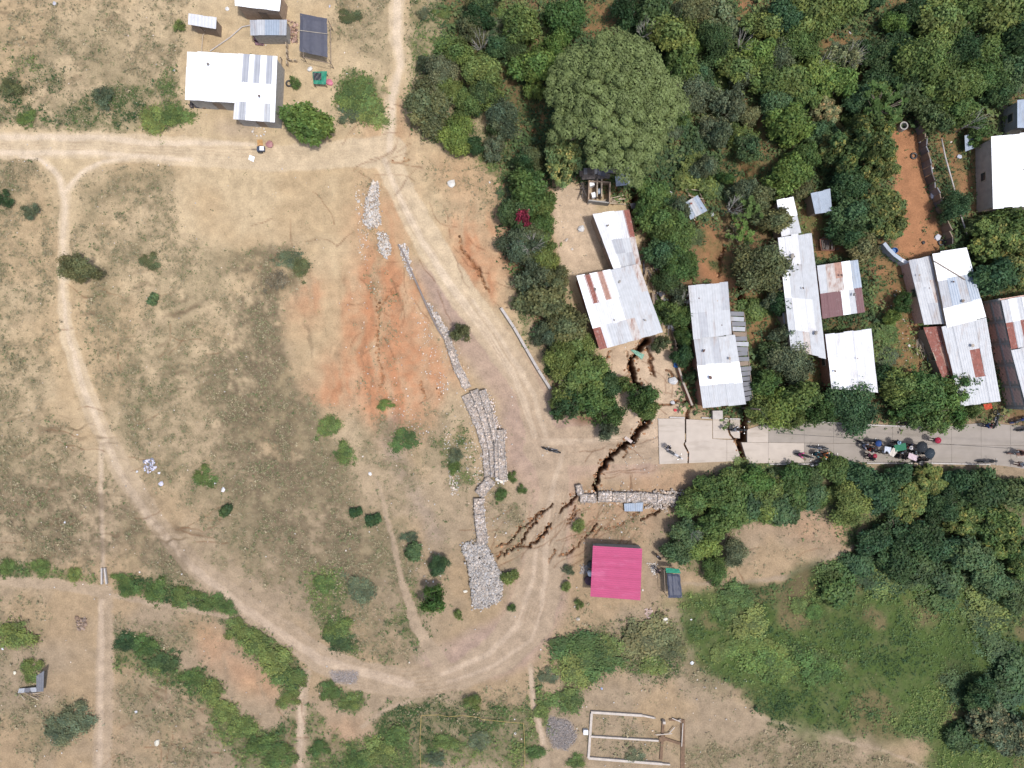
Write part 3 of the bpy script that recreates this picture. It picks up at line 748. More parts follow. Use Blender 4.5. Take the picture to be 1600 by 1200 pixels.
proto('mat', [crown_mesh('crown_mat', 90+i, 24, 0.13, 2600, 0.060, 0.0, rough=1.1, spiky=4.0, shape=(1, 0.9), droop=.1) for i in range(4)], [trunk_mesh('stem_mat', 94, top=0.4, r0=0.015, n=4)])
def rosette_mesh(seed):
    r = np.random.default_rng(seed); V = []; F = []; Cc = []; o = 0
    for i in range(26):
        a = r.uniform(0, 6.28); q = np.sqrt(r.random())*0.95; c0 = np.array([q*np.cos(a), q*np.sin(a), r.uniform(0.55, 1.0)])
        n = 22; an = r.uniform(0, 6.28, n); d = np.stack([np.cos(an), np.sin(an), r.uniform(-.2, .6, n)], 1)
        c = c0+d*0.09; nr = np.stack([np.cos(an)*-.3, np.sin(an)*-.3, np.ones(n)], 1)+r.normal(size=(n, 3))*.2
        L = 0.20*r.uniform(.7, 1.2, n); u = d/np.linalg.norm(d, axis=1, keepdims=True); w = np.cross(nr, u); w /= np.linalg.norm(w, axis=1, keepdims=True)
        v = np.stack([c-u*L[:, None]*.5, c+w*L[:, None]*.22, c+u*L[:, None]*.5, c-w*L[:, None]*.22], 1).reshape(-1, 3)
        V.append(v); F.append(np.arange(n*4).reshape(n, 4)+o); o += n*4; t = r.uniform(.8, 1.3)
        Cc.append(np.repeat((t*r.uniform(.85, 1.15, n))[:, None]*np.ones((1, 3)), 4, axis=0))
    return mesh_np('crown_rosette', np.concatenate(V), np.concatenate(F), np.concatenate(Cc))
proto('rosette', [rosette_mesh(80), rosette_mesh(81)], [trunk_mesh('trunk_rosette', 84, n=9, twigs=2, r0=0.06)])

# ---- landmarks used in the descriptions
LM = [('the giant round tree', 955, 165), ('the pink roofed house', 962, 895), ('the big white L-shaped roof', 365, 135), ('the black tarp shelter', 490, 55),
      ('the ruined roofless hut', 945, 285), ('the tiered gabion wall', 758, 680), ('the broken road end', 1060, 690),
      ('the umbrella crowd', 1425, 705), ('the maroon patched roof', 1315, 450), ('the long roof nearest the fissure', 1120, 540), ('the fallen tin roof', 1086, 325),
      ('the stone well', 1407, 200), ('the white roof at right edge', 1576, 265), ('the bare clay clearing', 1225, 862), ('the unfinished foundation', 980, 1150),
      ('the rubble heap', 762, 905), ('the yellow rope plot', 738, 1160), ('the culvert crossing at left', 163, 912), ('the collapsed tin shed', 52, 1068),
      ('the orange bare slope', 610, 560), ('the litter heap', 235, 725), ('the dirt track at top', 620, 60),
      ('the wood clearing by top edge', 1315, 65), ('the rust striped roof', 965, 480), ('the square white roof', 1328, 562),
      ('the crimson flowering bush', 816, 341), ('the dirt road fork', 100, 330), ('the left edge', 0, 760), ('the long pale kerb wall', 820, 545),
      ('the small blue tin roof', 1282, 315), ('the brick walled yard', 1585, 600), ('the large mango tree', 1340, 240), ('the green meadow', 1330, 1010),
      ('the lower right corner', 1600, 1200), ('the upper right corner', 1600, 0), ('the blue tarp shelter', 1053, 912), ('the footpath on the slope', 612, 840)]
DIRS = ['right of', 'upper right of', 'above', 'upper left of', 'left of', 'lower left of', 'below', 'lower right of']
PENDING = []
def autolabel(o, look, px, py, skip=None):
    PENDING.append((o, look, px, py, skip))
def resolve_labels():
    groups = {}
    for o, look, px, py, skip in PENDING:
        best = min(((math.hypot(px-x, py-y), n, x, y) for n, x, y in LM if n != skip and (n.split(' ')[-1] not in look or True)), key=lambda t: t[0])
        d, n, x, y = best
        k = int(round(math.atan2(-(py-y), px-x)/(math.pi/4))) % 8
        where = ('on or beside ' if d < 14 else DIRS[k]+' ')+n
        groups.setdefault((look, where), []).append((d, o))
    ords = ['', 'second ', 'third ', 'fourth ', 'fifth ', 'sixth ', 'seventh ', 'eighth ', 'ninth ', 'tenth ', 'eleventh ', 'twelfth ']
    for (look, where), l in groups.items():
        l.sort(key=lambda t: t[0])
        for i, (d, o) in enumerate(l):
            if len(l) == 1: o['label'] = f'{look}, {where}'
            else: o['label'] = f'{look}, {ords[min(i, 11)]}nearest {where}'

LOOK = {id(L_MID): 'mid green', id(L_DARK): 'dark green', id(L_BRIGHT): 'bright green', id(L_OLIVE): 'olive', id(L_GREY): 'grey-green', id(L_PALE): 'pale green', id(L_RED): 'crimson', id(L_DRY): 'dry brown', id(L_MANGO): 'yellow-tipped', id(L_COOL): 'deep green', id(L_BIG): 'dull green'}
KN = {'bushy': 'tree', 'fine': 'feathery tree', 'mango': 'mango tree', 'open': 'sparse tree', 'shrub': 'shrub', 'tuft': 'little bush', 'mat': 'low leafy patch', 'rosette': 'rosette-leaved tree'}
def plant(px, py, r, kind, lm, h=None, label=None, group=None, sy=1.0):
    """px, py: where the crown shows in the photograph; r: crown radius in photograph pixels"""
    if kind == 'shrub' and px < 862 and (px, py) not in ((645, 862), (816, 341), (795, 902)) or (kind == 'shrub' and px < 1060 and py > 985): kind = 'mat'
    if kind == 'mat': r *= 1.25; h = 0.18+r*0.009; sy = rnd.uniform(.65, 1.0)
    elif kind not in ('shrub', 'tuft', 'rosette'): r *= 0.93
    if kind == 'tuft' and px < 920 and (px, py) not in ((555, 800), (582, 812)) and (px, py) not in ((352, 800), (236, 467)): kind = 'mat'; r *= 1.1
    if kind == 'mat' and lm is L_COOL and px < 1040: lm = L_MID
    if kind == 'bushy' and sy == 1.0: sy = rnd.uniform(.72, 1.05); r *= 1.08
    if py > 715 and px > 1330: lm = {id(L_MID): L_COOL, id(L_MANGO): L_MID, id(L_BRIGHT): L_MID, id(L_COOL): L_DARK}.get(id(lm), lm)
    bush = kind in ('shrub', 'tuft', 'mat')
    if h is None: h = (0.45+r*0.030) if bush else (1.4+r*0.062*rnd.uniform(.7, 1.25))
    if py > 715 and px > 1040 and not bush: h *= .72
    cz = h*0.6
    k = (1-cz/CAMH); gxp = 800+(px-800)*k; gyp = 600+(py-600)*k
    nm = 'bush' if bush else 'tree'
    o = root(nm, gxp, gyp, None, 'bush' if bush else 'tree', group)
    R = r*S*k
    o.scale = (R, R*sy, h); a = rnd.uniform(0, 6.28)
    cr, tr = PROTO[kind]
    for nme, me, m in (('crown' if not bush else 'foliage', rnd.choice(cr), lm), ('trunk' if not bush else 'stem', rnd.choice(tr), BARK)):
        c = bpy.data.objects.new(nme, me); COL.objects.link(c); c.parent = o
        if me.materials and me.materials[0] is not m:
            c.data = me = variant(me, m)
        elif not me.materials: me.materials.append(m)
        c.rotation_euler = (0, 0, a)
    if label: o['label'] = label
    else:
        sz = 'large ' if r >= 44 else 'small ' if r < 26 and not bush else ''
        autolabel(o, f'{sz}{LOOK[id(lm)]} {KN[kind]}', px, py)
    return o
_var = {}
def variant(me, m):
    key = (me.name, m.name)
    if key not in _var:
        c = me.copy(); c.materials.clear(); c.materials.append(m); _var[key] = c
    return _var[key]

T = plant
# giant tree: its own crown of many cauliflower domes
def giant():
    r = np.random.default_rng(99); px, py = 957, 166; h = 10.0; cz = 6.2; k = 1-cz/CAMH
    o = root('tree', 800+(px-800)*k, 600+(py-600)*k, 'giant round tree with dense cauliflower-like crown above the ruined hut', 'tree')
    R = 6.35
    cs = []
    lim = [(0, 0, R)]
    kk = 0
    while len(cs) < 330 and kk < 30000:
        kk += 1
        a = r.uniform(0, 6.28); q = np.sqrt(r.random())*R*(0.93+0.10*np.sin(a*5+1)+0.05*np.sin(a*9)); x, y = q*np.cos(a), q*np.sin(a)*1.08
        if (x < -R*0.35 and y < -R*0.45): continue
        z = 3.2+6.3*np.sqrt(max(0, 1-(q/(R*1.12))**2))*r.uniform(0.80, 1.0)
        if all((x-c[0])**2+(y-c[1])**2+((z-c[2])*.5)**2 > 0.74**2 for c in cs): cs.append((x, y, z))
    cs = np.array(cs); nleaf = 60000; lrs = r.uniform(0.50, 0.78, len(cs)); lt = r.uniform(0.82, 1.18, len(cs))
    li = r.integers(0, len(cs), nleaf); d = r.normal(size=(nleaf, 3)); d[:, 2] = np.abs(d[:, 2])-0.2; d /= np.linalg.norm(d, axis=1, keepdims=True)
    bump = 1+0.18*np.sin(d[:, 0]*9+li)*np.sin(d[:, 1]*9+li*2)
    c = cs[li]+d*(lrs[li]*bump*(1-0.2*r.random(nleaf)**2))[:, None]
    nrm = d*1.3+np.array([0, 0, .25])+r.normal(size=(nleaf, 3))*.25
    v, f = leaf_quads(c, nrm, 0.135*r.uniform(.6, 1.3, nleaf), r)
    t = lt[li]*r.uniform(.8, 1.2, nleaf)*(0.8+0.35*bump-0.1); col = np.stack([t*1.02, t, t*.97], 1)
    link('crown', mesh_np('crown_giant', v, f, np.repeat(col, 4, axis=0)), L_BIG, o)
    b = MB(); b.tube([(0, 0, -.2), (.1, 0, 1.5), (.2, .1, 3.5)], [.5, .42, .32], 10)
    for i in range(11):
        a = 6.28*i/11+rnd.uniform(-.2, .2); q = rnd.uniform(3, 5.2); b.tube([(.15, 0, rnd.uniform(1.8, 3.2)), (math.cos(a)*q*.5, math.sin(a)*q*.5, 4.6), (math.cos(a)*q, math.sin(a)*q, 6.0)], [.22, .14, .05], 6)
    link('trunk', b.mesh('trunk', smooth=True), BARK, o)
giant()
T(878, 250, 37, 'mango', L_BIG, 5.0, 'round dull green crown tucked under lower left of giant round tree')

M, D, Br, Ol, Gr, Pa, Co, Mg = L_MID, L_DARK, L_BRIGHT, L_OLIVE, L_GREY, L_PALE, L_COOL, L_MANGO
T(668, 168, 43, 'fine', Ol, 3.2, 'olive grey rounded shrub-like tree beside the dirt track, left of bright bush')
T(713, 214, 31, 'fine', Br, 2.8, 'vivid green feathery bush just lower right of the rounded olive tree')
T(483, 194, 42, 'bushy', Br, 4.2, 'round yellow-green tree standing alone below the black tarp shelter')
T(120, 419, 32, 'fine', L_OLIVE, 2.6, 'solitary olive tree beside the dirt track on the left slope', sy=0.75)
T(675, 938, 22, 'open', Br, 3.6, 'small lime-green tree casting a dark shadow left of the rubble heap')
T(816, 341, 13, 'shrub', L_RED, 4.6, 'crimson flowering bush in the hedge left of the sandy yard')
T(685, 884, 17, 'fine', L_COOL, 1.8, 'dark rounded bush beside the footpath left of rubble heap')
for a in [(645, 862, 15, 'shrub', Co), (710, 85, 28, 'bushy', M), (755, 112, 32, 'bushy', M), (690, 112, 26, 'fine', Gr), (735, 45, 26, 'open', Ol), (665, 100, 16, 'open', Gr), (745, 30, 24, 'bushy', D),
          (815, 42, 38, 'bushy', M), (880, 28, 33, 'bushy', M), (835, 105, 34, 'bushy', Br), (872, 68, 20, 'bushy', Br), (800, 75, 24, 'fine', D), (775, 75, 22, 'bushy', Co), (760, 5, 26, 'bushy', D), (785, 183, 30, 'fine', Gr), (735, 160, 26, 'fine', M), (765, 150, 22, 'open', M), (700, 140, 24, 'fine', M),
          (772, 228, 22, 'open', Gr), (825, 248, 26, 'bushy', Ol), (825, 292, 38, 'bushy', M), (845, 320, 24, 'bushy', M), (805, 335, 26, 'bushy', D), (845, 358, 26, 'fine', M), (815, 385, 34, 'fine', Gr), (848, 408, 26, 'fine', M), (835, 435, 32, 'open', Gr), (868, 440, 26, 'fine', Ol), (850, 470, 36, 'bushy', Ol), (882, 505, 36, 'bushy', Ol), (858, 520, 24, 'fine', Gr), (905, 545, 32, 'fine', M), (875, 560, 28, 'fine', M), (890, 598, 34, 'open', M),
          (918, 585, 34, 'bushy', M), (925, 625, 34, 'bushy', M), (950, 600, 22, 'bushy', D), (955, 645, 26, 'open', M), (885, 635, 26, 'open', D), (1003, 622, 27, 'open', M), (1012, 640, 20, 'bushy', M), (975, 600, 16, 'open', M), (950, 672, 18, 'open', Gr),
          (975, 20, 26, 'open', D), (1020, 18, 34, 'bushy', D), (1045, 55, 40, 'bushy', M), (1075, 72, 20, 'bushy', Br), (1085, 18, 28, 'fine', Ol), (1122, 25, 32, 'open', Pa), (1115, 62, 30, 'fine', D), (1065, 102, 32, 'bushy', M), (1078, 148, 34, 'fine', Gr), (1095, 120, 24, 'bushy', Co), (1150, 105, 36, 'bushy', M), (1138, 165, 32, 'open', Gr), 
          (1195, 42, 32, 'bushy', M), (1222, 28, 30, 'bushy', Co), (1260, 18, 38, 'bushy', M), (1242, 70, 34, 'fine', M), (1185, 85, 28, 'bushy', Br), (1216, 92, 26, 'fine', Gr), (1200, 128, 30, 'bushy', M), (1240, 130, 34, 'bushy', M), (1277, 122, 30, 'bushy', Br), (1210, 158, 26, 'bushy', Co), (1232, 190, 36, 'bushy', Br), (1258, 152, 24, 'bushy', M), (1290, 172, 24, 'mango', Pa), (1282, 206, 26, 'bushy', Co), 
          (1285, 40, 28, 'bushy', M), (1315, 12, 34, 'bushy', M), (1320, 92, 28, 'open', Pa), (1308, 130, 32, 'bushy', Br), (1395, 36, 22, 'bushy', Br), (1370, 80, 26, 'open', D), (1400, 75, 28, 'bushy', D), (1445, 95, 48, 'fine', M), (1470, 38, 40, 'bushy', M), (1430, 20, 28, 'bushy', D), (1505, 20, 36, 'bushy', M), (1562, 22, 44, 'bushy', M), (1542, 78, 34, 'bushy', M), (1592, 55, 34, 'bushy', D), (1505, 75, 32, 'fine', D), (1470, 135, 36, 'bushy', M), (1425, 150, 32, 'bushy', D), (1510, 130, 30, 'bushy', M), (1495, 175, 34, 'bushy', M), (1465, 180, 28, 'bushy', D), (1548, 120, 34, 'fine', M), (1590, 105, 32, 'bushy', Co), (1530, 205, 22, 'open', M), (1560, 145, 24, 'bushy', D), (1380, 120, 28, 'bushy', D), (1345, 155, 26, 'bushy', Co),
          (1300, 235, 30, 'mango', Mg), (1325, 285, 30, 'bushy', D), (1335, 335, 34, 'bushy', Co), (1320, 370, 28, 'bushy', D), (1345, 385, 26, 'bushy', Ol), (1235, 270, 32, 'bushy', Br), (1258, 245, 24, 'bushy', M), (1095, 215, 26, 'shrub', Co), (1080, 270, 28, 'shrub', M), (1105, 290, 22, 'shrub', M), (1160, 330, 28, 'rosette', M), (1205, 345, 30, 'bushy', Ol), (1185, 310, 26, 'bushy', Ol), (1190, 418, 44, 'fine', Ol), (1150, 365, 26, 'rosette', Br),
          (1020, 300, 26, 'bushy', M), (1010, 330, 26, 'bushy', M), (1035, 345, 34, 'bushy', M), (1055, 375, 32, 'fine', M), (1035, 395, 28, 'bushy', Co), (1058, 415, 30, 'fine', M), (1045, 440, 22, 'fine', D), (1062, 460, 20, 'open', Gr), (1068, 495, 20, 'fine', M), (1072, 525, 17, 'fine', M), (1040, 490, 12, 'open', D), (1080, 590, 12, 'open', D),
          (1492, 322, 24, 'fine', Co), (1560, 370, 46, 'mango', M), (1590, 410, 40, 'mango', Mg), (1550, 430, 34, 'bushy', Co), (1580, 350, 30, 'bushy', M), (1530, 350, 20, 'bushy', D),
          (1235, 562, 36, 'fine', Gr), (1205, 555, 22, 'bushy', D), (1195, 600, 28, 'bushy', M), (1218, 635, 30, 'bushy', Br), (1185, 640, 22, 'bushy', M), (1250, 620, 36, 'bushy', M), (1280, 640, 28, 'open', M), (1328, 630, 44, 'fine', Co), (1240, 650, 22, 'open', M), (1375, 590, 22, 'bushy', D), (1405, 605, 34, 'bushy', M), (1440, 615, 38, 'bushy', M), (1480, 620, 36, 'open', Br), (1455, 652, 34, 'open', M), (1500, 600, 26, 'open', M), (1420, 640, 28, 'open', M), (1490, 650, 24, 'open', Br), (1515, 640, 16, 'open', M),
          (1110, 765, 34, 'bushy', M), (1148, 752, 30, 'bushy', M), (1180, 748, 28, 'bushy', Br), (1085, 785, 28, 'bushy', M), (1140, 790, 36, 'bushy', M), (1175, 790, 26, 'shrub', Co), (1118, 820, 34, 'bushy', M), (1075, 835, 30, 'bushy', Co), (1060, 862, 24, 'bushy', Co), (1100, 855, 28, 'bushy', Br), (1118, 892, 22, 'fine', M), (1150, 862, 22, 'fine', Gr), (1205, 760, 28, 'open', M), (1240, 748, 24, 'bushy', M), (1225, 800, 28, 'shrub', Co), (1250, 775, 22, 'shrub', M), (1270, 745, 18, 'bushy', D),
          (1310, 735, 26, 'bushy', M), (1340, 745, 30, 'bushy', M), (1330, 785, 34, 'fine', M), (1370, 770, 34, 'bushy', M), (1400, 745, 24, 'bushy', M), (1415, 785, 36, 'mango', Mg), (1448, 755, 32, 'mango', Mg), (1475, 790, 32, 'fine', D), (1505, 752, 24, 'bushy', M), (1540, 765, 34, 'bushy', D), (1585, 770, 34, 'bushy', Co), (1510, 815, 36, 'bushy', Mg), (1560, 830, 44, 'mango', Mg), (1595, 870, 38, 'mango', Mg), (1400, 825, 34, 'open', Co), (1365, 845, 28, 'bushy', M), (1440, 840, 34, 'bushy', Co), (1475, 855, 32, 'bushy', M), (1520, 875, 36, 'bushy', M), (1400, 875, 30, 'bushy', Co), (1345, 880, 24, 'shrub', M), (1440, 890, 30, 'shrub', Co), (1480, 905, 30, 'shrub', M), (1555, 905, 30, 'bushy', M), (1590, 930, 28, 'bushy', D),
          (1310, 925, 30, 'shrub', M), (1550, 1130, 40, 'mango', L_GREY), (1590, 1150, 36, 'mango', L_GREY), (1530, 1085, 28, 'bushy', Co), (1580, 1050, 30, 'shrub', M), (1500, 1150, 24, 'shrub', Co),
          (905, 1012, 36, 'shrub', M), (935, 1035, 34, 'shrub', Co), (895, 1045, 26, 'shrub', M), (955, 1010, 22, 'shrub', M), (885, 1095, 26, 'shrub', M), (1005, 1000, 36, 'shrub', Ol), (1045, 1010, 26, 'shrub', Ol), (1025, 1040, 20, 'shrub', M), (855, 1055, 14, 'shrub', Gr), (845, 1110, 14, 'shrub', M), (900, 1190, 14, 'shrub', Co), (990, 1180, 14, 'shrub', Gr),
          (512, 668, 18, 'shrub', Co), (538, 710, 17, 'shrub', Co), (555, 800, 9, 'tuft', D), (582, 812, 11, 'tuft', D), (352, 800, 11, 'tuft', D), (318, 745, 17, 'shrub', Co), (236, 467, 9, 'tuft', Co), (120, 1118, 26, 'shrub', Gr), (98, 1140, 28, 'shrub', Gr), (22, 992, 26, 'shrub', Co), (50, 1045, 17, 'shrub', M), (525, 985, 22, 'shrub', Co), (530, 1005, 20, 'shrub', D), (504, 912, 18, 'shrub', Co), (560, 920, 22, 'shrub', Gr), (632, 688, 20, 'shrub', Co), (603, 632, 12, 'shrub', Br), (720, 520, 17, 'open', Ol), (710, 730, 11, 'tuft', M), (795, 902, 13, 'shrub', M), (712, 712, 12, 'tuft', Gr),
          (545, 25, 16, 'shrub', Ol), (660, 20, 10, 'tuft', Gr), (560, 150, 30, 'shrub', M), (580, 175, 24, 'shrub', M), (545, 180, 18, 'shrub', Gr), (460, 128, 10, 'tuft', M), (275, 180, 22, 'shrub', M), (240, 190, 22, 'shrub', M), (40, 185, 16, 'shrub', M), (280, 40, 10, 'tuft', M), (15, 135, 16, 'tuft', Ol), (160, 150, 18, 'tuft', Gr), (45, 330, 14, 'tuft', Gr), (232, 407, 16, 'shrub', Ol), (5, 310, 14, 'tuft', D), (455, 405, 22, 'shrub', Gr), (470, 420, 16, 'tuft', Ol), (430, 440, 18, 'tuft', L_DRY), (60, 885, 14, 'shrub', M), (115, 900, 12, 'shrub', M), (10, 888, 12, 'shrub', M), (190, 905, 14, 'shrub', Co),
          (200, 920, 16, 'shrub', M), (240, 925, 18, 'shrub', M), (285, 932, 20, 'shrub', Co), (325, 940, 20, 'shrub', M), (355, 950, 13, 'shrub', Co), (370, 985, 20, 'shrub', M), (400, 1005, 24, 'shrub', M), (430, 1035, 28, 'shrub', M), (455, 1065, 24, 'shrub', Co), (450, 1095, 16, 'shrub', M), (195, 1005, 18, 'shrub', D), (225, 1010, 20, 'shrub', M), (258, 1035, 20, 'shrub', D), (300, 1058, 16, 'shrub', Co), (330, 1080, 20, 'shrub', M), (350, 1110, 20, 'shrub', M), (375, 1140, 22, 'shrub', M), (405, 1165, 22, 'shrub', Co), (440, 1180, 22, 'shrub', M), (515, 1082, 16, 'shrub', Co), (545, 1098, 16, 'shrub', M), (590, 1175, 24, 'shrub', M), (620, 1150, 22, 'shrub', M), (560, 1190, 20, 'shrub', Co), (500, 1170, 14, 'shrub', M), (700, 1160, 18, 'shrub', M), (750, 1155, 18, 'shrub', Gr), (680, 1185, 16, 'shrub', Gr), (740, 1098, 14, 'tuft', M), (840, 1175, 14, 'shrub', M), (782, 775, 11, 'tuft', M), (815, 765, 8, 'tuft', M), (800, 745, 9, 'tuft', Co), (905, 820, 12, 'tuft', M), (885, 915, 9, 'tuft', M), (888, 890, 9, 'tuft', Gr), (905, 945, 8, 'tuft', M), (800, 950, 7, 'tuft', M), (716, 962, 8, 'tuft', Co), (640, 840, 12, 'shrub', Gr)]:
    if a[4] is Mg and a[3] == 'bushy': a = (*a[:3], 'mango', Mg)
    T(*a)
# low growth merging the wood's edge with the meadow, and covering gaps in the wood
mr_ = random.Random(44)
for k in range(46):
    x, y = mr_.uniform(1290, 1600), mr_.uniform(880, 1190)
    if (x < 1490 and y > 930) or (x < 1540 and 960 < y < 1040): continue
    T(x, y, mr_.uniform(22, 46), 'mat', mr_.choice([Co, M, M, M, Br, Co]))
for k in range(12):
    x, y = mr_.uniform(1090, 1290), mr_.uniform(930, 1100)
    if (x-1060)*.75 < y-1000: continue
    T(x, y, mr_.uniform(14, 34), 'mat', mr_.choice([M, M, Br, Br]))
for k in range(26): T(mr_.uniform(1150, 1300), mr_.uniform(735, 808), mr_.uniform(12, 22), mr_.choice(['mat', 'shrub']), mr_.choice([M, M, Br, Co]))
for (x0, y0, x1, y1, n) in [(690, 0, 850, 230, 18), (1040, 0, 1600, 190, 46), (1050, 190, 1300, 320, 20), (1170, 440, 1240, 660, 10), (1380, 470, 1430, 620, 6), (1030, 300, 1090, 560, 10), (800, 250, 870, 470, 9), (860, 470, 930, 640, 8)]:
    for k in range(n): T(mr_.uniform(x0, x1), mr_.uniform(y0, y1), mr_.uniform(11, 24), mr_.choice(['shrub', 'open', 'mat', 'bushy']), mr_.choice([M, M, D, Co, Gr, Br, Ol]))
T(1348, 222, 50, 'mango', Mg, 6.0, 'large mango tree with yellowish leaf tips left of the stone well')
T(1375, 262, 30, 'mango', Mg); T(1378, 335, 44, 'mango', Mg)
T(1378, 165, 38, 'rosette', M, 4.6, 'frangipani-like tree with rosettes on bare limbs left of the stone well')
# a dead-limbed tree among the hedge
for px, py, r in [(830, 378, 30), (1075, 465, 16), (1090, 838, 14), (1010, 40, 24), (1340, 80, 26), (1165, 60, 22), (1530, 185, 22), (750, 60, 20), (1150, 320, 24), (1295, 95, 20)]:
    o = root('dead_tree', 800+(px-800)*0.95, 600+(py-600)*0.95, None, 'tree')
    o.scale = (r*S, r*S, 4.4)
    link('trunk', trunk_mesh('trunk', px, n=7, twigs=5, r0=0.045), BARK_PALE, o)
    autolabel(o, 'leafless pale-limbed tree', px, py)
# rim of wood just beyond the frame

# ================================================================== buildings
RUST = (0.20, 0.085, 0.05)
RM = {
 'W': mat('zinc_white', (0.74, 0.76, 0.79), 0.55, 0.0, 0.05, 2.0, 0.0, (0.42, 0.40, 0.38), 0.10, (1.6, .35, 1)),
 'w': mat('zinc_bright', C(232, 234, 240), 0.5, 0.0, 0.07, 2.0, 0.0, (0.33, 0.30, 0.28), 0.22, (1.6, .35, 1)),
 'G': mat('zinc_grey', C(204, 208, 214), 0.5, 0.0, 0.09, 2.0, 0.0, (0.25, 0.2, 0.18), 0.28, (1.9, .4, 1)),
 'g': mat('zinc_dull', C(186, 190, 198), 0.5, 0.0, 0.10, 2.0, 0.0, (0.22, 0.16, 0.13), 0.32, (1.9, .4, 1)),
 'B': mat('zinc_blue', C(172, 186, 204), 0.45, 0.0, 0.10, 2.0, 0.0, (0.2, 0.2, 0.2), 0.22, (1.8, .4, 1)),
 'D': mat('zinc_dark', C(128, 130, 138), 0.5, 0.0, 0.12, 2.0, 0.0, (0.16, 0.13, 0.12), 0.3, (2, .4, 1)),
 'R': mat('rusted_sheet', C(156, 96, 84), 0.8, 0.0, 0.25, 4.0, 0.0, (0.42, 0.36, 0.33), 0.25, 3.0),
 'T': mat('tan_rust_sheet', C(190, 150, 134), 0.8, 0.0, 0.2, 4.0, 0.0, RUST, 0.3, 2.0),
 'M': mat('maroon_sheet', C(124, 84, 88), 0.6, 0.0, 0.10, 3.0, 0.0, (0.3, 0.28, 0.27), 0.10, 2.0),
 'r': mat('spotted_sheet', C(212, 204, 200), 0.6, 0.0, 0.12, 3.0, 0.0, RUST, 0.52, (2.6, .9, 1)),
 'K': mat('pink_sheet', C(206, 90, 134), 0.55, 0.0, 0.05, 1.0, 0.0, (0.50, 0.15, 0.26), 0.22, (.4, 1.2, 1)),
 'S': mat('translucent_strip', C(186, 190, 200), 0.4, 0.0, 0.08, 1.0),
 'A': mat('aqua_sheet', C(170, 188, 190), 0.5, 0.0, 0.1, 1.0),
}
BRICK = mat('brick', (0.32, 0.155, 0.10), 0.95, var=0.3, scale=6); MORTAR = mat('mortar', (0.34, 0.30, 0.26), 0.95, var=0.2, scale=9)
BRICK_PALE = mat('pale_brick', (0.56, 0.37, 0.31), 0.95, var=0.2, scale=5)
ADOBE = mat('adobe', (0.30, 0.22, 0.16), 0.95, var=0.25, scale=4, bump=0.3); CEMENT = mat('cement', (0.30, 0.29, 0.275), 0.9, var=0.2, scale=4, bump=0.2)
WOOD = mat('weathered_wood', (0.22, 0.17, 0.13), 0.9, var=0.35, scale=9, stretch=(1, 6, 6)); WOOD_P = mat('pale_wood', (0.40, 0.33, 0.25), 0.9, var=0.25, scale=9)
WOOD_D = mat('dark_wood', (0.10, 0.085, 0.08), 0.9, var=0.3, scale=9); BLACKM = mat('black_plastic', (0.03, 0.032, 0.036), 0.45, var=0.2)
GLASS = mat('window_glass', (0.03, 0.04, 0.05), 0.1, var=0.1); STEEL = mat('steel', (0.35, 0.36, 0.38), 0.35, 0.8, var=0.1)
FLOORC = mat('cement_floor', C(150, 140, 130), 0.9, var=0.2, scale=2, bump=0.1)

def bil(q, u, v):
    a, b, c, d = q
    return tuple((a[i]*(1-u)+b[i]*u)*(1-v)+(d[i]*(1-u)+c[i]*u)*v for i in range(3))

def sheet_mesh(name, P00, P10, P11, P01, n, amp, off, along='v'):
    """corrugated sheet; ridges run from the first edge to the second (along v) or across (along u)"""
    if along == 'u': P00, P10, P11, P01 = P10, P11, P01, P00
    P00, P10, P11, P01 = map(Vector, (P00, P10, P11, P01))
    m = max(2, n*2); v = []; f = []
    for i in range(m+1):
        t = i/m; z = amp*(1 if i % 2 == 0 else -1)
        for a, b in ((P00, P10), (P01, P11)):
            p = a.lerp(b, t)-off; v.append((p.x, p.y, p.z+z))
    for i in range(m): f.append((2*i, 2*i+1, 2*i+3, 2*i+2))
    if along == 'u' or True:
        nrm = (Vector(v[f[0][1]])-Vector(v[f[0][0]])).cross(Vector(v[f[0][2]])-Vector(v[f[0][0]]))
        if nrm.z < 0: f = [t[::-1] for t in f]
    return mesh_np(name, v, f)

def roof(parent, q, rows, along='v', pitch=0.25, amp=0.011, name='roof_sheet', jit=0.03, vs=None, us=None):
    off = Vector(wloc(parent)); nr = len(rows)
    vs = vs or [i/nr for i in range(nr+1)]
    for r, row in enumerate(rows):
        nc = len(row); uu = us or [i/nc for i in range(nc+1)]
        for c, ch in enumerate(row):
            if ch == ' ': continue
            ov = 0.012; ju = rnd.uniform(-jit, jit)/nc; jv = rnd.uniform(-jit, jit)/nr
            u0 = max(-0.012, uu[c]-ov*0.6+ju); u1 = min(1.012, uu[c+1]+ov*0.6+ju); v0 = max(-.012, vs[r]-0.004+jv); v1 = min(1.015, vs[r+1]+ov+jv)
            dz = 0.012*((nr-r))+0.009*((c % 2))+rnd.uniform(0, 0.006)
            P = []
            for (u, v) in ((u0, v0), (u1, v0), (u1, v1), (u0, v1)):
                x, y, z = bil(q, u, v); z += dz+rnd.uniform(0, 0.010); P.append(W(x, y, z))
            wlen = (Vector(P[1])-Vector(P[0])).length if along == 'v' else (Vector(P[3])-Vector(P[0])).length
            me = sheet_mesh(name, *P, max(2, int(round(wlen/pitch))), amp, off, along)
            o = link(name, me, RM[ch], parent)
            if ch in 'RTMr': o['label'] = {'R': 'rusted red-brown roof sheet', 'T': 'tan rusty roof sheet', 'M': 'maroon roof sheet', 'r': 'rust-spotted roof sheet'}[ch]

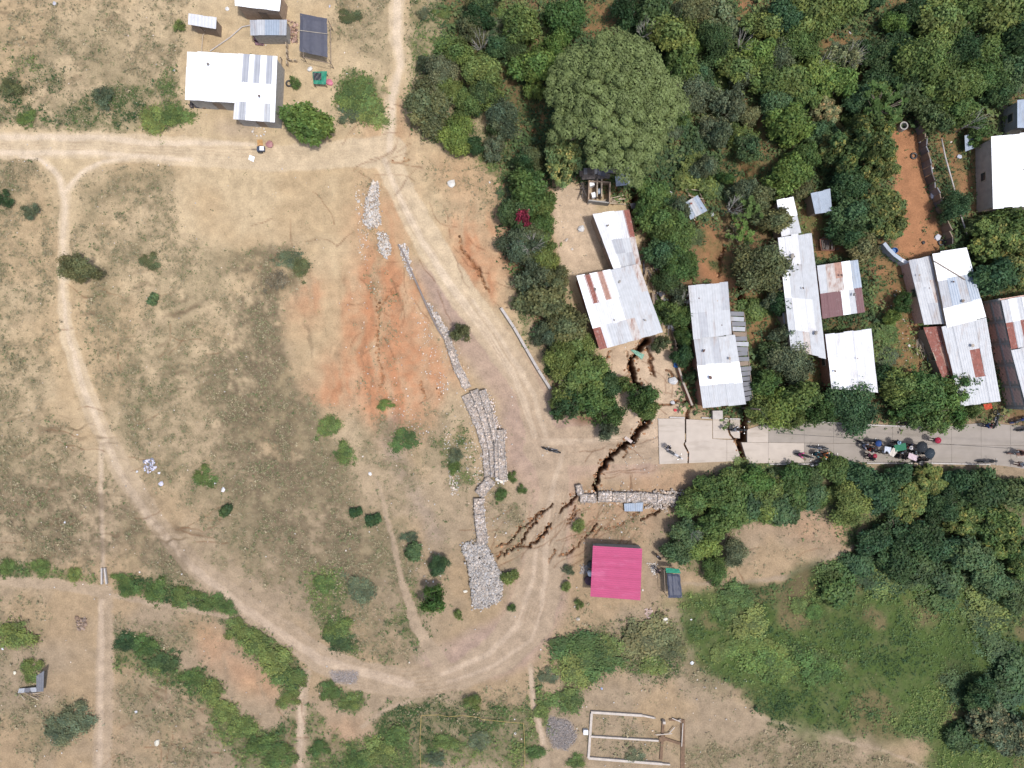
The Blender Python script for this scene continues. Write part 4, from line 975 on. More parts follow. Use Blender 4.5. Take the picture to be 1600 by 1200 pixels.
def shrink(q, d):
    """move the corners of a world xy quad inwards by d metres"""
    cx = sum(p[0] for p in q)/4; cy = sum(p[1] for p in q)/4; out = []
    for x, y in q:
        L = math.hypot(x-cx, y-cy); out.append((x-(x-cx)/L*d*1.3, y-(y-cy)/L*d*1.3))
    return out

def walls(parent, wq, z0, ztop, wm, t=0.14, door=0, opening=True, brick=False, name='wall'):
    """four walls on a world xy quad with top heights, a door leaf and a window"""
    for i in range(4):
        a = Vector((*wq[i], 0)); b = Vector((*wq[(i+1) % 4], 0)); d = (b-a); L = d.length; d.normalize()
        h = min(ztop[i], ztop[(i+1) % 4])-z0
        e = t/2+0.003 if i % 2 else -t/2-0.003
        segs = []
        if i == door and L > 2.0 and opening:
            m = L*0.45; segs = [(-e, m-0.45, 0, h), (m+0.45, L+e, 0, h), (m-0.45, m+0.45, min(2.0, h-.05), h)]
            w = MB(); p = a+d*(m-0.42); q2 = a+d*(m+0.42)
            dr = MB().beam((p.x, p.y, z0), (q2.x, q2.y, z0), 0.05, min(1.95, h-.1)).build('door', WOOD, parent)
            MB().box((q2.x-d.x*.1, q2.y-d.y*.1, z0+1.0), (0.07, 0.14, 0.05), math.atan2(d.y, d.x)).build('handle', STEEL, dr, off=wloc(parent))
        else: segs = [(-e, L+e, 0, h)]
        w = MB()
        for s0, s1, h0, h1 in segs:
            p = a+d*s0; q2 = a+d*s1; w.beam((p.x, p.y, z0+h0), (q2.x, q2.y, z0+h0), t, h1-h0)
        wo = w.build(name, wm, parent)
        if i == (door+1) % 4 and L > 1.8 and opening:
            m = L*0.5; n = Vector((-d.y, d.x, 0)); c = a+d*m
            s = 1 if n.dot(Vector((sum(p[0] for p in wq)/4, sum(p[1] for p in wq)/4, 0))-a) < 0 else -1
            cc = c+n*s*(t/2+0.01)
            fr = MB().box((cc.x, cc.y, z0+1.35), (0.9, 0.06, 0.8), math.atan2(d.y, d.x)).build('window', WOOD_P, parent)
            cc = c+n*s*(t/2+0.045)
            MB().box((cc.x, cc.y, z0+1.35), (0.76, 0.012, 0.66), math.atan2(d.y, d.x)).build('pane', GLASS, fr, off=wloc(parent))

def house(label, q, rows, zr=2.5, wm=ADOBE, along='v', name='house', cat='house', inset=0.22, vs=None, us=None, door=2, pitch=0.25, amp=0.011, slope=(0, 0, 0, 0), open_walls=False, jit=0.03):
    """q: the four roof corners as seen in the photograph (TL, TR, BR, BL)"""
    q3 = [(p[0], p[1], zr+s) for p, s in zip(q, slope)]
    cx = sum(p[0] for p in q)/4; cy = sum(p[1] for p in q)/4; k = 1-zr/CAMH
    gxp, gyp = 800+(cx-800)*k, 600+(cy-600)*k
    o = root(name, gxp, gyp, label, cat)
    z0 = o.location.z-0.15
    wq = shrink([W(*p)[:2] for p in q3], inset)
    if open_walls:
        for i, (x, y) in enumerate(wq): MB().beam((x-.05, y, z0), (x+.05, y, z0), 0.1, q3[i][2]-z0-0.05).build('post', WOOD, o)
        a = [(*wq[i], q3[i][2]-0.12) for i in range(4)]
        for i in range(4): MB().beam(a[i], a[(i+1) % 4], 0.06, 0.08).build('rafter', WOOD, o)
    else:
        walls(o, wq, z0, [p[2]-0.05 for p in q3], wm, door=door)
    roof(o, q3, rows, along, pitch, amp, vs=vs, us=us, jit=jit)
    return o

# ---- upper left homestead
h = house('large L-shaped bright white tin roof, left part of the homestead', [(293, 80.5), (373, 84), (366, 160), (290, 155)], ['WWWWW', 'WWWWW', 'WWWWW'], 2.7, CEMENT, door=2)
h2q = [(373, 84, 2.7), (433, 88, 2.7), (429, 190, 2.5), (365, 185, 2.5)]
o = root('house', 402, 145, 'white roofed wing with three grey skylight strips, facing the dirt road', 'house')
walls(o, shrink([W(*p)[:2] for p in h2q], 0.22), o.location.z-.15, [2.6, 2.6, 2.42, 2.42], CEMENT, door=2)
roof(o, h2q, ['WSWSWSW', 'WWWWWWW', 'wgWWWGW'], vs=[0, 0.42, 0.72, 1], us=[0, .13, .28, .42, .57, .74, .88, 1.0], jit=0.0)
house('small hut with a single pale blue-white tin roof, left of the homestead yard', [(295, 21), (338, 27), (337, 45), (294, 38)], ['wwww'], 1.9, WOOD, name='hut', cat='hut', pitch=.3)
house('white roofed house cut by the top edge above the homestead yard', [(367, -14), (440, -12), (436, 17), (368, 9)], ['WWWW', 'WWWW'], 2.7, ADOBE)
house('shed with grey-blue tin roof and rubbish heaped along its lower side', [(391, 31), (448, 31), (447, 55), (392, 55)], ['gGBBg'], 2.0, CEMENT, name='shed', cat='shed', door=0)
TARP = mat('black_shade_net', C(92, 94, 108), 0.7, var=0.12, scale=3); TARPB = mat('dark_blue_tarp', C(72, 78, 98), 0.6, var=0.2, scale=1.5)
GREEN_T = mat('green_tarp', C(42, 148, 118), 0.6, var=0.15, scale=3); ROPE = mat('cord', C(200, 190, 175), 0.8)
def tarp_shelter(label, pts, zr, tarp_m, center, sag=0.12, name='tarp_shelter', cords=()):
    o = root(name, *center, label, 'shelter')
    n = 9; q = [(p[0], p[1], zr) for p in pts]; v = []
    for j in range(n+1):
        for i in range(n+1):
            u, w = i/n, j/n; x, y, z = bil(q, u, w)
            z -= sag*math.sin(math.pi*u*2)**2*0.5+rnd.uniform(0, .03); e = 0.3 if i in (0, n) or j in (0, n) else 0
            x += rnd.uniform(-.5, .5); y += rnd.uniform(-.5, .5); P = W(x, y, z-e*0.4); v.append((P[0]-o.location.x, P[1]-o.location.y, P[2]-o.location.z))
    f = [(j*(n+1)+i, (j+1)*(n+1)+i, (j+1)*(n+1)+i+1, j*(n+1)+i+1) for j in range(n) for i in range(n)]
    link('tarpaulin', mesh_np('tarpaulin', v, f, smooth=False), tarp_m, o)
    for x, y, z in q:
        P = W(800+(x-800), 600+(y-600), zr); MB().tube([(P[0]*.995, P[1]*.995, o.location.z-.2), (P[0]*.995, P[1]*.995, zr-.03)], .04, 6).build('post', WOOD, o)
    a = [W(*p) for p in q]
    for i in range(4):
        p, r2 = a[i], a[(i+1) % 4]; MB().beam((p[0]*.985, p[1]*.985, zr-.26), (r2[0]*.985, r2[1]*.985, zr-.26), .05, .06).build('rail', WOOD, o)
    for (x0, y0, x1, y1) in cords:
        MB().tube([W(x0, y0, zr+.03), W((x0+x1)/2, (y0+y1)/2, zr+.035), W(x1, y1, zr+.02)], .03, 5).build('cord', ROPE, o)
    return o
tarp_shelter('charcoal shade-net shelter with pale cord across it, right of homestead', [(469, 21), (511, 29), (512, 90), (468, 80)], 2.1, TARP, (492, 66), cords=[(465, 47, 512, 53)])
# timber scraps under it
# ---- pink house
pq = [(927, 853), (1003, 857.5), (1000, 937), (923, 931)]
h = house('house with bright pink ribbed tin roof standing alone on bare earth', pq, ['K', 'K', 'K', 'K', 'K'], 2.2, CEMENT, along='u', pitch=0.235, amp=0.028, inset=0.30, door=0, jit=0.0)
MB().beam(W(930, 850, 0.0), W(998, 853, 0.0), 0.16, 1.5).build('rear_wall', CEMENT, h)
tarp_shelter('small slate-blue tarp shelter right of the pink roofed house', [(1042, 896), (1062, 897), (1066, 934), (1044, 934)], 1.7, TARPB, (1053, 916))
o = tag(link('tarpaulin', None), None); bpy.data.objects.remove(o)
def cloth(label, pts, z, m, name, cat, thick=0.02, ripple=0.05):
    cx = sum(p[0] for p in pts)/4; cy = sum(p[1] for p in pts)/4; o_ = (W(cx, cy, z)[0], W(cx, cy, z)[1], z); n = 6; v = []
    q = [(p[0], p[1], z) for p in pts]
    for L in (0, 1):
        for j in range(n+1):
            for i in range(n+1):
                x, y, zz = bil(q, i/n, j/n); P = W(x, y, zz); v.append((P[0]-o_[0], P[1]-o_[1], math.sin(i*1.9+j*1.3)*ripple-(thick if L else 0)))
    N1 = (n+1)**2
    f = [(j*(n+1)+i, (j+1)*(n+1)+i, (j+1)*(n+1)+i+1, j*(n+1)+i+1) for j in range(n) for i in range(n)]
    f += [tuple(N1+k for k in t[::-1]) for t in f]
    o = link(name, mesh_np(name, v, f), m, None, o_); tag(o, label, cat); return o
cloth('green tarp strip at upper end of the slate-blue shelter', [(1040, 887), (1061, 889), (1064, 896), (1041, 895)], 1.74, GREEN_T, 'tarpaulin', 'tarp')

# ---- village houses
sl = (0.15, 0.15, -0.1, -0.1)
house('narrow patched zinc roof at upper end of the fissured house, beside sandy yard', [(926, 334), (983, 327), (1001, 413), (959, 420)], ['wWwR', 'wgGr', 'WGgr'], 2.6, ADOBE, slope=sl, us=[0, .28, .58, .84, 1], vs=[0, .48, .75, 1])
house('wide zinc roof with two rust-red stripes, standing right above the fissure', [(902, 432), (997, 413), (1035, 519), (937, 545)], ['WRWTWGGGr', 'WwwwwGGGG', 'RwGGGrGGG'], 2.8, BRICK, slope=(.1, .1, -.1, -.1), us=[0, .12, .21, .33, .42, .54, .66, .78, .9, 1], vs=[0, .38, .70, 1])
house('upper short section of the grey zinc house left of the deep cleft', [(1076, 447), (1137, 441), (1143, 523), (1084, 529)], ['GGGGg', 'GgGGG'], 2.9, BRICK, slope=(.1, .1, 0, 0), vs=[0, .52, 1])
house('lower long section of the grey zinc house left of the cleft, ending at the road', [(1084, 528), (1148, 524), (1165, 630), (1099, 637)], ['gGgGG', 'WWWWW', 'GGGGG'], 2.6, BRICK, vs=[0, .38, .68, 1])
lq = [(1141, 490, 2.1), (1163, 490, 1.8), (1177, 628, 1.8), (1163, 632, 2.1)]
o = root('lean_to', 1155, 560, 'collapsing lean-to of weathered planks along right side of long zinc house', 'lean-to')
for i in range(18):
    a = bil(lq, 0, i/18); b = bil(lq, 1, i/18+0.01)
    MB().beam(W(*a), W(b[0]+rnd.uniform(-2, 2), b[1]+rnd.uniform(-1, 1), b[2]), 0.42, 0.03).build('plank', rnd.choice([RM['D'], RM['D'], WOOD, WOOD_P, RM['g']] if i < 8 else [RM['D'], WOOD, RM['D']]), o)
for i in (0, 1): MB().beam(W(*bil(lq, i, 0)), W(*bil(lq, i, 1)), .07, -.08).build('rail', WOOD, o)
for i in range(4):
    p = W(*bil(lq, 1, i/3)); MB().beam((p[0]-.04, p[1], -.1), (p[0]+.04, p[1], -.1), .08, p[2]+.1).build('post', WOOD, o)
house('narrow white zinc roof at the top of the long row left of the red-earth yard', [(1214, 313), (1239, 307), (1252, 363), (1221, 369)], ['WW', 'wG'], 2.3, ADOBE)
house('long pale blue-white zinc roof with grey boarding along its left side', [(1216, 371), (1268, 364), (1290, 558), (1236, 546)], ['wwwGG', 'WGGGG', 'GwwwG', 'GGrGG'], 2.6, ADOBE, vs=[0, .24, .52, .80, 1], slope=(0, 0, 0, 0))
o = root('lean_to', 1225, 450, 'narrow grey board lean-to on left side of the long blue-white roof', 'lean-to')
lq = [(1207, 385, 1.7), (1217, 384, 2.1), (1237, 512, 2.1), (1226, 513, 1.7)]
roof(o, lq, ['DD', 'DD', 'DD'], name='roof_sheet')
for i in range(4):
    p = W(*bil(lq, 0, i/3)); MB().beam((p[0]-.04, p[1], -.1), (p[0]+.04, p[1], -.1), .08, p[2]+.05).build('post', WOOD, o)
house('patchwork zinc roof, upper half white and grey, lower half maroon', [(1277, 415), (1340, 406), (1351, 487), (1286, 497)], ['GrTWB', 'GrrWB', 'MMMWGM', 'MMMWGM'], 2.5, BRICK, vs=[0, .28, .53, .76, 1])
house('nearly square plain white zinc roof above the round dark tree', [(1290, 523), (1361, 514), (1371, 612), (1300, 606)], ['wwwww', 'Wwwww', 'wWwww'], 2.6, BRICK, vs=[0, .42, .72, 1])
house('small detached blue-grey tin roof above the red-earth yard', [(1267, 302), (1297, 295), (1300, 330), (1274, 334)], ['BBB'], 2.1, WOOD, name='shed', cat='shed')
house('pale zinc roof, left one of the clustered roofs below the red-earth yard', [(1420, 407), (1453, 400), (1484, 505), (1444, 507)], ['gGg', 'GGr', 'GgG'], 1.7, BRICK_PALE)
house('zinc roof with glaring white upper end and a pole lying across it', [(1457, 396), (1510, 388), (1540, 495), (1480, 510)], ['WWWW', 'gBgB', 'WWWW'], 2.2, ADOBE, vs=[0, .36, .74, 1])
house('long grey zinc roof at lower end of the cluster, reaching the road', [(1472, 512), (1540, 496), (1563, 626), (1501, 633)], ['GGGG', 'GGRG', 'GGGG'], 2.1, BRICK)
o = tag(link('pole', MB().tube([W(1460, 408, 2.32), W(1508, 437, 2.32)], .05, 6).mesh('pole'), WOOD), 'thin wooden pole lying across the glaring white roof', 'pole')
q = [(1443, 512), (1471, 510), (1500, 600), (1476, 602)]
house('brick-red corrugated lean-to strip between board fence and long grey roof', q, ['RR', 'RT', 'RR'], 1.5, WOOD, name='lean_to', cat='lean-to')
def brick_wall(parent, a, b, z0, h, m=BRICK_PALE, bl=0.42, bh=0.24, t=0.14):
    """courses of separate bricks with mortar core, brick mesh data shared"""
    a = Vector((*a[:2], 0)); b = Vector((*b[:2], 0)); d = b-a; L = d.length; d.normalize(); ang = math.atan2(d.y, d.x)
    off = Vector(wloc(parent)); key = ('brick', m.name)
    if key not in _var:
        me = MB().box((0, 0, 0), (bl-.02, t, bh-.02)).mesh('brick'); me.materials.append(m); _var[key] = me
    MB().beam((a.x, a.y, z0), (b.x, b.y, z0), t-.03, h-.012).build('mortar', MORTAR, parent)
    nc = int(h/bh); nb = int(L/bl)
    for r in range(nc):
        for i in range(nb):
            p = a+d*((i+0.5+(0.5 if r % 2 else 0))*bl)
            if (p-a).length > L-bl*.4: continue
            o = bpy.data.objects.new('brick', _var[key]); COL.objects.link(o); o.parent = parent
            o.location = (p.x-off.x, p.y-off.y, z0+(r+.5)*bh-off.z); o.rotation_euler = (0, 0, ang+rnd.uniform(-.01, .01))
def framed_house():
    q = [(1564, 468, 2.9), (1660, 452, 2.9), (1700, 622, 2.9), (1604, 638, 2.9)]
    o = root('house', 1595, 560, 'long house with pink brick side wall in grey concrete frame, right edge', 'house'); z0 = -.1
    wq = [W(*p)[:2] for p in q]
    A, B, C_, D_ = [Vector((*p, 0)) for p in wq]
    for a, b in ((A, B), (B, C_), (C_, D_)): MB().beam((a.x, a.y, z0), (b.x, b.y, z0), .14, 2.85).build('wall', BRICK_PALE, o)
    d = (D_-A); L = d.length; d.normalize(); n = 5
    for i in range(n+1):
        p = A+d*(L*i/n); MB().box((p.x, p.y, z0+1.4), (.24, .24, 2.85), math.atan2(d.y, d.x)).build('column', CEMENT, o)
    MB().beam((A.x-.04, A.y, z0+1.45), (D_.x-.04, D_.y, z0+1.45), .18, .2).build('tie_beam', CEMENT, o)
    for i in range(n):
        brick_wall(o, A+d*(L*i/n+.12), A+d*(L*(i+1)/n-.12), z0, 1.44, BRICK_PALE, .50, .26); brick_wall(o, A+d*(L*i/n+.12), A+d*(L*(i+1)/n-.12), z0+1.66, 1.15, BRICK_PALE, .50, .26)
    roof(o, [(1565, 469, 2.98), (1660, 453, 2.98), (1675, 528, 2.98), (1581, 545, 2.98)], ['GWGWGWGWG', 'RGRGRGRGR'], vs=[0, .45, 1])
    roof(o, [(1580, 547, 2.95), (1676, 530, 2.95), (1700, 624, 2.95), (1604, 637, 2.95)], ['GGGGGG', 'GgGGGG'])
framed_house()
house('big glaring white roof at right edge beside the brick side yard', [(1549, 214), (1640, 204), (1645, 318), (1552, 325)], ['WWWWWW', 'WWWWWW'], 2.7, mat('plain_brown_wall', (0.46, 0.37, 0.31), .95, var=.15, scale=2))
house('blue-grey roof corner at the right edge above big white roof', [(1590, 156), (1640, 152), (1640, 200), (1590, 199)], ['BBB'], 2.4, CEMENT, name='shed', cat='shed')
o = link('courtyard', MB().poly_prism([W(*p)[:2] for p in [(1556, 216), (1592, 212), (1588, 165), (1562, 166)]], -.1, .05).mesh('courtyard'), mat('dark_cement', C(96, 88, 84), .9, var=.2, scale=2)); tag(o, kind='structure')
# leaning sheet propped by tree
def tin(label, pts, z, ch, tilt=0.15, name='tin_sheet', cat='tin sheet', n=8, along='v'):
    cx = sum(p[0] for p in pts)/4; cy = sum(p[1] for p in pts)/4; o = W(cx, cy, z)
    P = [Vector(W(p[0], p[1], z+dz)) for p, dz in zip(pts, (tilt, tilt*.5, 0, 0.0))]
    me = sheet_mesh(name, *P, n, .02, Vector(o), along); ob = link(name, me, RM[ch], None, o); return tag(ob, label, cat)
tin('grey tin sheet leaning in the brown yard left of the big white roof', [(1507, 212), (1520, 208), (1526, 230), (1508, 237)], .8, 'B', .4)
tin('pale corrugated tin sheet lying just below the lower stone gabions', [(975, 787), (1005, 785), (1004, 799), (976, 799)], .25, 'B')
tin('tin sheet sticking out of the trees above the sandy yard', [(985, 318), (1000, 316), (1000, 326), (986, 326)], .8, 'D', .3)

# ---- ruined hut at the head of the sandy yard
o = root('ruined_hut', 945, 290, 'roofless wrecked hut with dark torn roofing under the giant tree', 'hut')
rw = [W(x, y, 1.6)[:2] for x, y in [(921, 281), (954, 283), (953, 315), (920, 311)]]
for a, b in ((0, 1), (1, 2), (2, 3), (3, 0)): MB().beam((*rw[a], -.1), (*rw[b], -.1), .12, 1.5+rnd.uniform(-.2, .1)).build('wall', ADOBE if a != 2 else CEMENT, o)
for x in (931, 938): MB().beam((*W(x, 283)[:2], -.1), (*W(x, 312)[:2], -.1), .12, 1.3).build('partition', WOOD_P, o)
for i in range(16):
    x = rnd.uniform(906, 980); y = 270+rnd.uniform(-5, 8)+(x-906)*-0.02; a = rnd.uniform(-.25, .25); L = rnd.uniform(10, 22)
    z = rnd.uniform(1.2, 1.9)
    MB().box(W(x, y, z), (L*S, rnd.uniform(.3, .7), .03), a, rnd.uniform(-.15, .15)).build('torn_sheet', rnd.choice([RM['D'], WOOD_D, TARP, RM['g']]), o)
MB().box(W(973, 282, 1.7), (1.4, 1.0, .03), .1, .1).build('torn_sheet', RM['B'], o)
for x, y, w_, c in [(924, 288, .5, 'W'), (936, 300, .35, 'B'), (927, 306, .4, 'W')]: MB().box(W(x, y, .5), (w_, .5, .8), .3).build('debris', RM[c], o)
for i in range(6): MB().beam(W(rnd.uniform(912, 960), rnd.uniform(312, 320), .3), W(rnd.uniform(960, 985), rnd.uniform(305, 320), .5), .07, .06).build('fallen_beam', WOOD_P, o)
for i in range(5): MB().beam(W(rnd.uniform(905, 918), rnd.uniform(275, 300), .2), W(rnd.uniform(905, 918), rnd.uniform(285, 312), 1.2), .1, .06).build('fallen_beam', WOOD_D, o)
# ---- fallen tin roof
o = root('fallen_roof', 1086, 330, 'blue-grey fallen tin roof slab tilted among poles, holed with red spots', 'roof')
fq = [(1068, 318, 1.3), (1090, 305, 1.7), (1105, 329, 1.0), (1079, 343, .5)]
roof(o, fq, ['BGB'], name='roof_sheet', jit=0)
for i in range(9):
    x, y = 1070+rnd.uniform(-6, 30), 312+rnd.uniform(-18, 10); a = rnd.uniform(-.3, 1.2)
    MB().beam(W(x, y, .3), W(x+math.cos(a)*rnd.uniform(15, 36), y+math.sin(a)*rnd.uniform(15, 36), rnd.uniform(.3, 1.2)), .07, .06).build('pole', rnd.choice([WOOD_P, WOOD]), o)
MB().box(W(1080, 318, 1.62), (.22, .16, .05), .4).build('patch', RM['R'], o)
for x, y in [(1062, 322), (1060, 330), (1066, 336)]: MB().box(W(x, y, .4), (.6, .5, .3), rnd.uniform(0, 3)).build('debris', rnd.choice([WOOD_D, ADOBE, WOOD_P]), o)

# ---- timber and household debris right of the rust striped roof
o = root('debris_heap', 1030, 460, 'long heap of broken timber and tin along right side of rust striped roof', 'debris')
for i in range(46):
    t = rnd.random(); x = 1010+t*32+rnd.uniform(-8, 8); y = 400+t*105+rnd.uniform(-6, 6); a = rnd.uniform(0.6, 1.9); L = rnd.uniform(8, 24)
    m = rnd.choice([WOOD, WOOD_P, WOOD_D, WOOD, RM['D'], RM['R'], TARP])
    MB().beam(W(x, y, rnd.uniform(.0, .6)), W(x+math.cos(a)*L, y+math.sin(a)*L, rnd.uniform(.1, 1.0)), rnd.uniform(.06, .30), .05).build('plank', m, o)
MB().box(W(1037, 441, .7), (.7, .5, .3), .5).build('red_cloth', mat('dark_red_cloth', (.12, .02, .03)), o)

# ---- frame of dark timber in the yard (pigpen)
o = root('pen', 1293, 382, 'small pen of dark red timber rails in the red-earth yard', 'pen')
for i in range(3):
    z = .25+i*.3
    for a, b in (((1281, 374), (1304, 373)), ((1304, 373), (1303, 391)), ((1303, 391), (1283, 391)), ((1283, 391), (1281, 374))):
        MB().beam(W(*a, z), W(*b, z), .07, .08).build('rail', mat('red_brown_wood', (.19, .09, .07), .9, var=.3), o)
for x, y in ((1281, 374), (1304, 373), (1303, 391), (1283, 391)): MB().beam(W(x-.7, y), W(x+.7, y), .1, 1.1).build('post', WOOD_D, o)
for i in range(7): MB().beam(W(1284+i*2.8, 375, .9), W(1285+i*2.6+rnd.uniform(-2, 2), 390, .9), .1, .04).build('rail', WOOD_D, o)

# ---- fences and free-standing walls
def fence(label, pts, h, m, panel_len=1.2, gap=.05, t=.05, lean=0.0, name='fence', postm=WOOD, cat='fence'):
    c = pts[len(pts)//2]; o = root(name, c[0], c[1], label, cat)
    for (ax, ay), (bx, by) in zip(pts[:-1], pts[1:]):
        a = Vector(W(ax, ay, 0)); b = Vector(W(bx, by, 0)); L = (b-a).length; n = max(1, int(L/panel_len)); d = (b-a)/n
        for i in range(n):
            p = a+d*i; q = p+d*(1-gap); hh = h*rnd.uniform(.85, 1.08); z = gz(ax+(bx-ax)*i/n, ay+(by-ay)*i/n)-.1
            j = rnd.uniform(-lean, lean); MB().beam((p.x+j, p.y, z), (q.x-j, q.y, z), t, hh).build('board', m if not isinstance(m, list) else rnd.choice(m), o)
            if i % 3 == 0: MB().beam((p.x-.04, p.y+t, z), (p.x+.04, p.y+t, z), .08, h*1.15).build('post', postm, o)
    return o
fence('dark board and tin fence down the right side of the red-earth yard', [(1430, 190), (1437, 235), (1442, 265), (1449, 290), (1466, 335), (1478, 385)], 1.5, [WOOD_D, WOOD, RM['D'], WOOD_D], .6, lean=.1, t=.10)
KERB = mat('pale_concrete', C(206, 200, 196), .9, var=.15, scale=3, bump=.1)
o = root('kerb_wall', 820, 545, 'long straight pale concrete kerb wall between track and hedge', 'wall')
kp = [(783, 482), (803, 512), (822, 545), (841, 578), (860, 608)]
for (ax, ay), (bx, by) in zip(kp[:-1], kp[1:]):
    MB().beam((*W(ax, ay)[:2], gz(ax, ay)-.2), (*W(bx-.4, by-.6)[:2], gz(bx, by)-.2), .26, .75).build('wall_section', KERB, o)
o = root('boundary_wall', 1066, 605, 'leaning low wall of brown brick beside the long zinc house', 'wall')
brick_wall(o, W(1058, 575), W(1066, 600), -.1, .9, BRICK, .4, .22, .2); brick_wall(o, W(1066, 600), W(1079, 633), -.1, .9, BRICK, .4, .22, .2)
fence('thin dark fence of sticks left of the long zinc house', [(1049, 520), (1054, 545), (1058, 573)], 1.1, [WOOD_D, WOOD], .35, t=.05)
o = tag(link('pipe', MB().tube([W(1471, 216, .9), W(1477, 245, 1.0), (W(1492, 298, .9))], .07, 8).mesh('pipe', smooth=True), KERB), 'upper length of long whitish pipe rail right of dark fence', 'pipe')
o = tag(link('pipe', MB().tube([W(1501, 336, .9), W(1511, 366, .9)], .07, 8).mesh('pipe', smooth=True), KERB), 'short lower length of whitish pipe rail below feathery tree', 'pipe')
for x, y in ((1472, 218), (1491, 296), (1502, 338), (1511, 365)):
    b = MB().tube([W(x, y, -.2), W(x, y, 1.0)], .05, 6); o = tag(link('pipe_post', b.mesh('pipe_post'), WOOD), None, 'post'); autolabel(o, 'short wooden post', x, y)
# curved sheet of pale blue metal
o = root('sheet_screen', 1390, 400, 'curved pale blue metal screen wall below the mango trees', 'screen')
cp = [(1373, 383), (1380, 392), (1389, 401), (1400, 409), (1412, 415), (1420, 416)]
for (ax, ay), (bx, by) in zip(cp[:-1], cp[1:]): MB().beam(W(ax, ay, 0), W(bx, by, 0), .35, 1.1).build('panel', RM['B'] if ax < 1395 else RM['w'], o)
# dark sticks pile
o = root('stick_pile', 1443, 540, 'leaning stack of grey sticks beside the brick-red lean-to', 'sticks')
for i in range(26):
    x = 1432+rnd.uniform(0, 18); y = 512+rnd.uniform(0, 25); MB().beam(W(x, y, .1), W(x+rnd.uniform(0, 8), y+rnd.uniform(12, 30), rnd.uniform(.2, .6)), .06, .05).build('stick', rnd.choice([WOOD, WOOD_P]), o)

# ================================================================== concrete road
CONC = mat('road_concrete', C(210, 198, 186), .9, var=.07, scale=1.2, bump=.08, dirt=(.27, .23, .19), dirt_amt=.34, dirt_scale=(.25, 1.3, 1))
CONC2 = mat('road_concrete_dimmed', C(172, 163, 154), .9, var=.09, scale=1.0, bump=.08, dirt=(.22, .195, .165), dirt_amt=.42, dirt_scale=(.22, 1.3, 1))  # right-hand slabs: cloud shade painted into the base colour, plus road stains
road = bpy.data.objects.new('concrete_road', None); COL.objects.link(road); road.location = W(1300, 690, 0); tag(road, kind='structure')
def slab(pts, m, z=.10, tilt=0):
    """pts clockwise in the photograph from top left"""
    P = [W(x, y)[:2] for x, y in pts][::-1]
    MB().poly_prism(P, -.35+z, z+tilt).build('slab', m, road)
jA = [(1069.5, 654), (1069.5, 690), (1067, 694), (1074, 708), (1073.5, 723.5)]
slab([(1028, 654)]+jA+[(1030, 725)], CONC, .14)
slab([(1072, 655), (1112.5, 657), (1112.5, 685.5), (1135, 687), (1135, 721), (1076, 723.4), (1076.5, 707), (1070, 693), (1072, 690)], CONC, .12)
slab([(1113.5, 654), (1139, 656), (1136, 670), (1139, 680), (1144, 685.5), (1113.8, 685)], CONC, .08)
slab([(1141.5, 655.5), (1156, 656), (1156, 685), (1147, 684), (1142, 678), (1139.5, 669)], CONC, .02)
slab([(1135.4, 687), (1145, 687), (1150, 697), (1155, 710), (1155, 720), (1135.4, 721)], CONC, .10)
top = [(1167, 660), (1228, 661), (1290, 661), (1352, 665), (1400, 667), (1450, 668), (1500, 664), (1540, 660), (1580, 664), (1660, 670)]
bot = [(1167, 724), (1212, 723), (1257, 723), (1305, 722), (1352, 722), (1400, 722), (1450, 722), (1500, 723), (1545, 724), (1660, 742)]
def yat(l, x):
    for (a, b), (c, d) in zip(l[:-1], l[1:]):
        if a <= x <= c: return b+(d-b)*(x-a)/(c-a)
    return l[-1][1]
def mid(x): return 691+(x-1167)*0.012
xs = [1167, 1200, 1256, 1302, 1348, 1394, 1440, 1486, 1532, 1578, 1624, 1660]
for i in range(len(xs)-1):
    a, b = xs[i]+.13, xs[i+1]-.13; dz = rnd.uniform(-.01, .01)
    y0a = yat(top, a) if i else 671; 
    if i == 0: y0a = 671
    slab([(a, y0a), (b, yat(top, b)), (b, mid(b)-.2), (a, mid(a)-.2)] , CONC2 if i > 0 else CONC, .10+dz)
    m_ = CONC if i < 2 else CONC2
    xa = 1158 if i == 0 else a
    slab([(xa, mid(xa)+.2), (b, mid(b)+.2), (b, yat(bot, b)), (a+(1 if i == 0 else 0), yat(bot, a))], m_, .105-dz)
def kerb(pts, label):
    for (ax, ay), (bx, by) in zip(pts[:-1], pts[1:]):
        a = Vector(W(ax, ay, -.1)); b = Vector(W(bx, by, -.1)); d = (b-a).normalized()*.02; MB().beam(a+d, b-d, .14, .32).build('kerb', KERB, road)
kerb([(1095, 652.6), (1112, 653)], ''); kerb([(1131, 654), (1156, 654.5)], '')
kerb([(x, y-1.4) for x, y in top[:6]], ''); kerb([(x, y+1.4) for x, y in bot[4:9]], ''); kerb([(1200, 724.8), (1257, 724.6), (1300, 723.6)], '')
kerb([(1045, 652), (1069, 652.6)], '')
o = tag(link('concrete_stub', MB().box(W(1120, 648, .35), (1.0, .85, .7), .02).mesh('concrete_stub', (0, 0, 0)), KERB), 'squat pale concrete block at the upper kerb between house and road', 'block')
o = tag(link('concrete_step', MB().box(W(1262, 744, .15), (.45, 1.0, .3), .1).mesh('concrete_step'), KERB), 'narrow pale concrete step in bushes below the road', 'step')
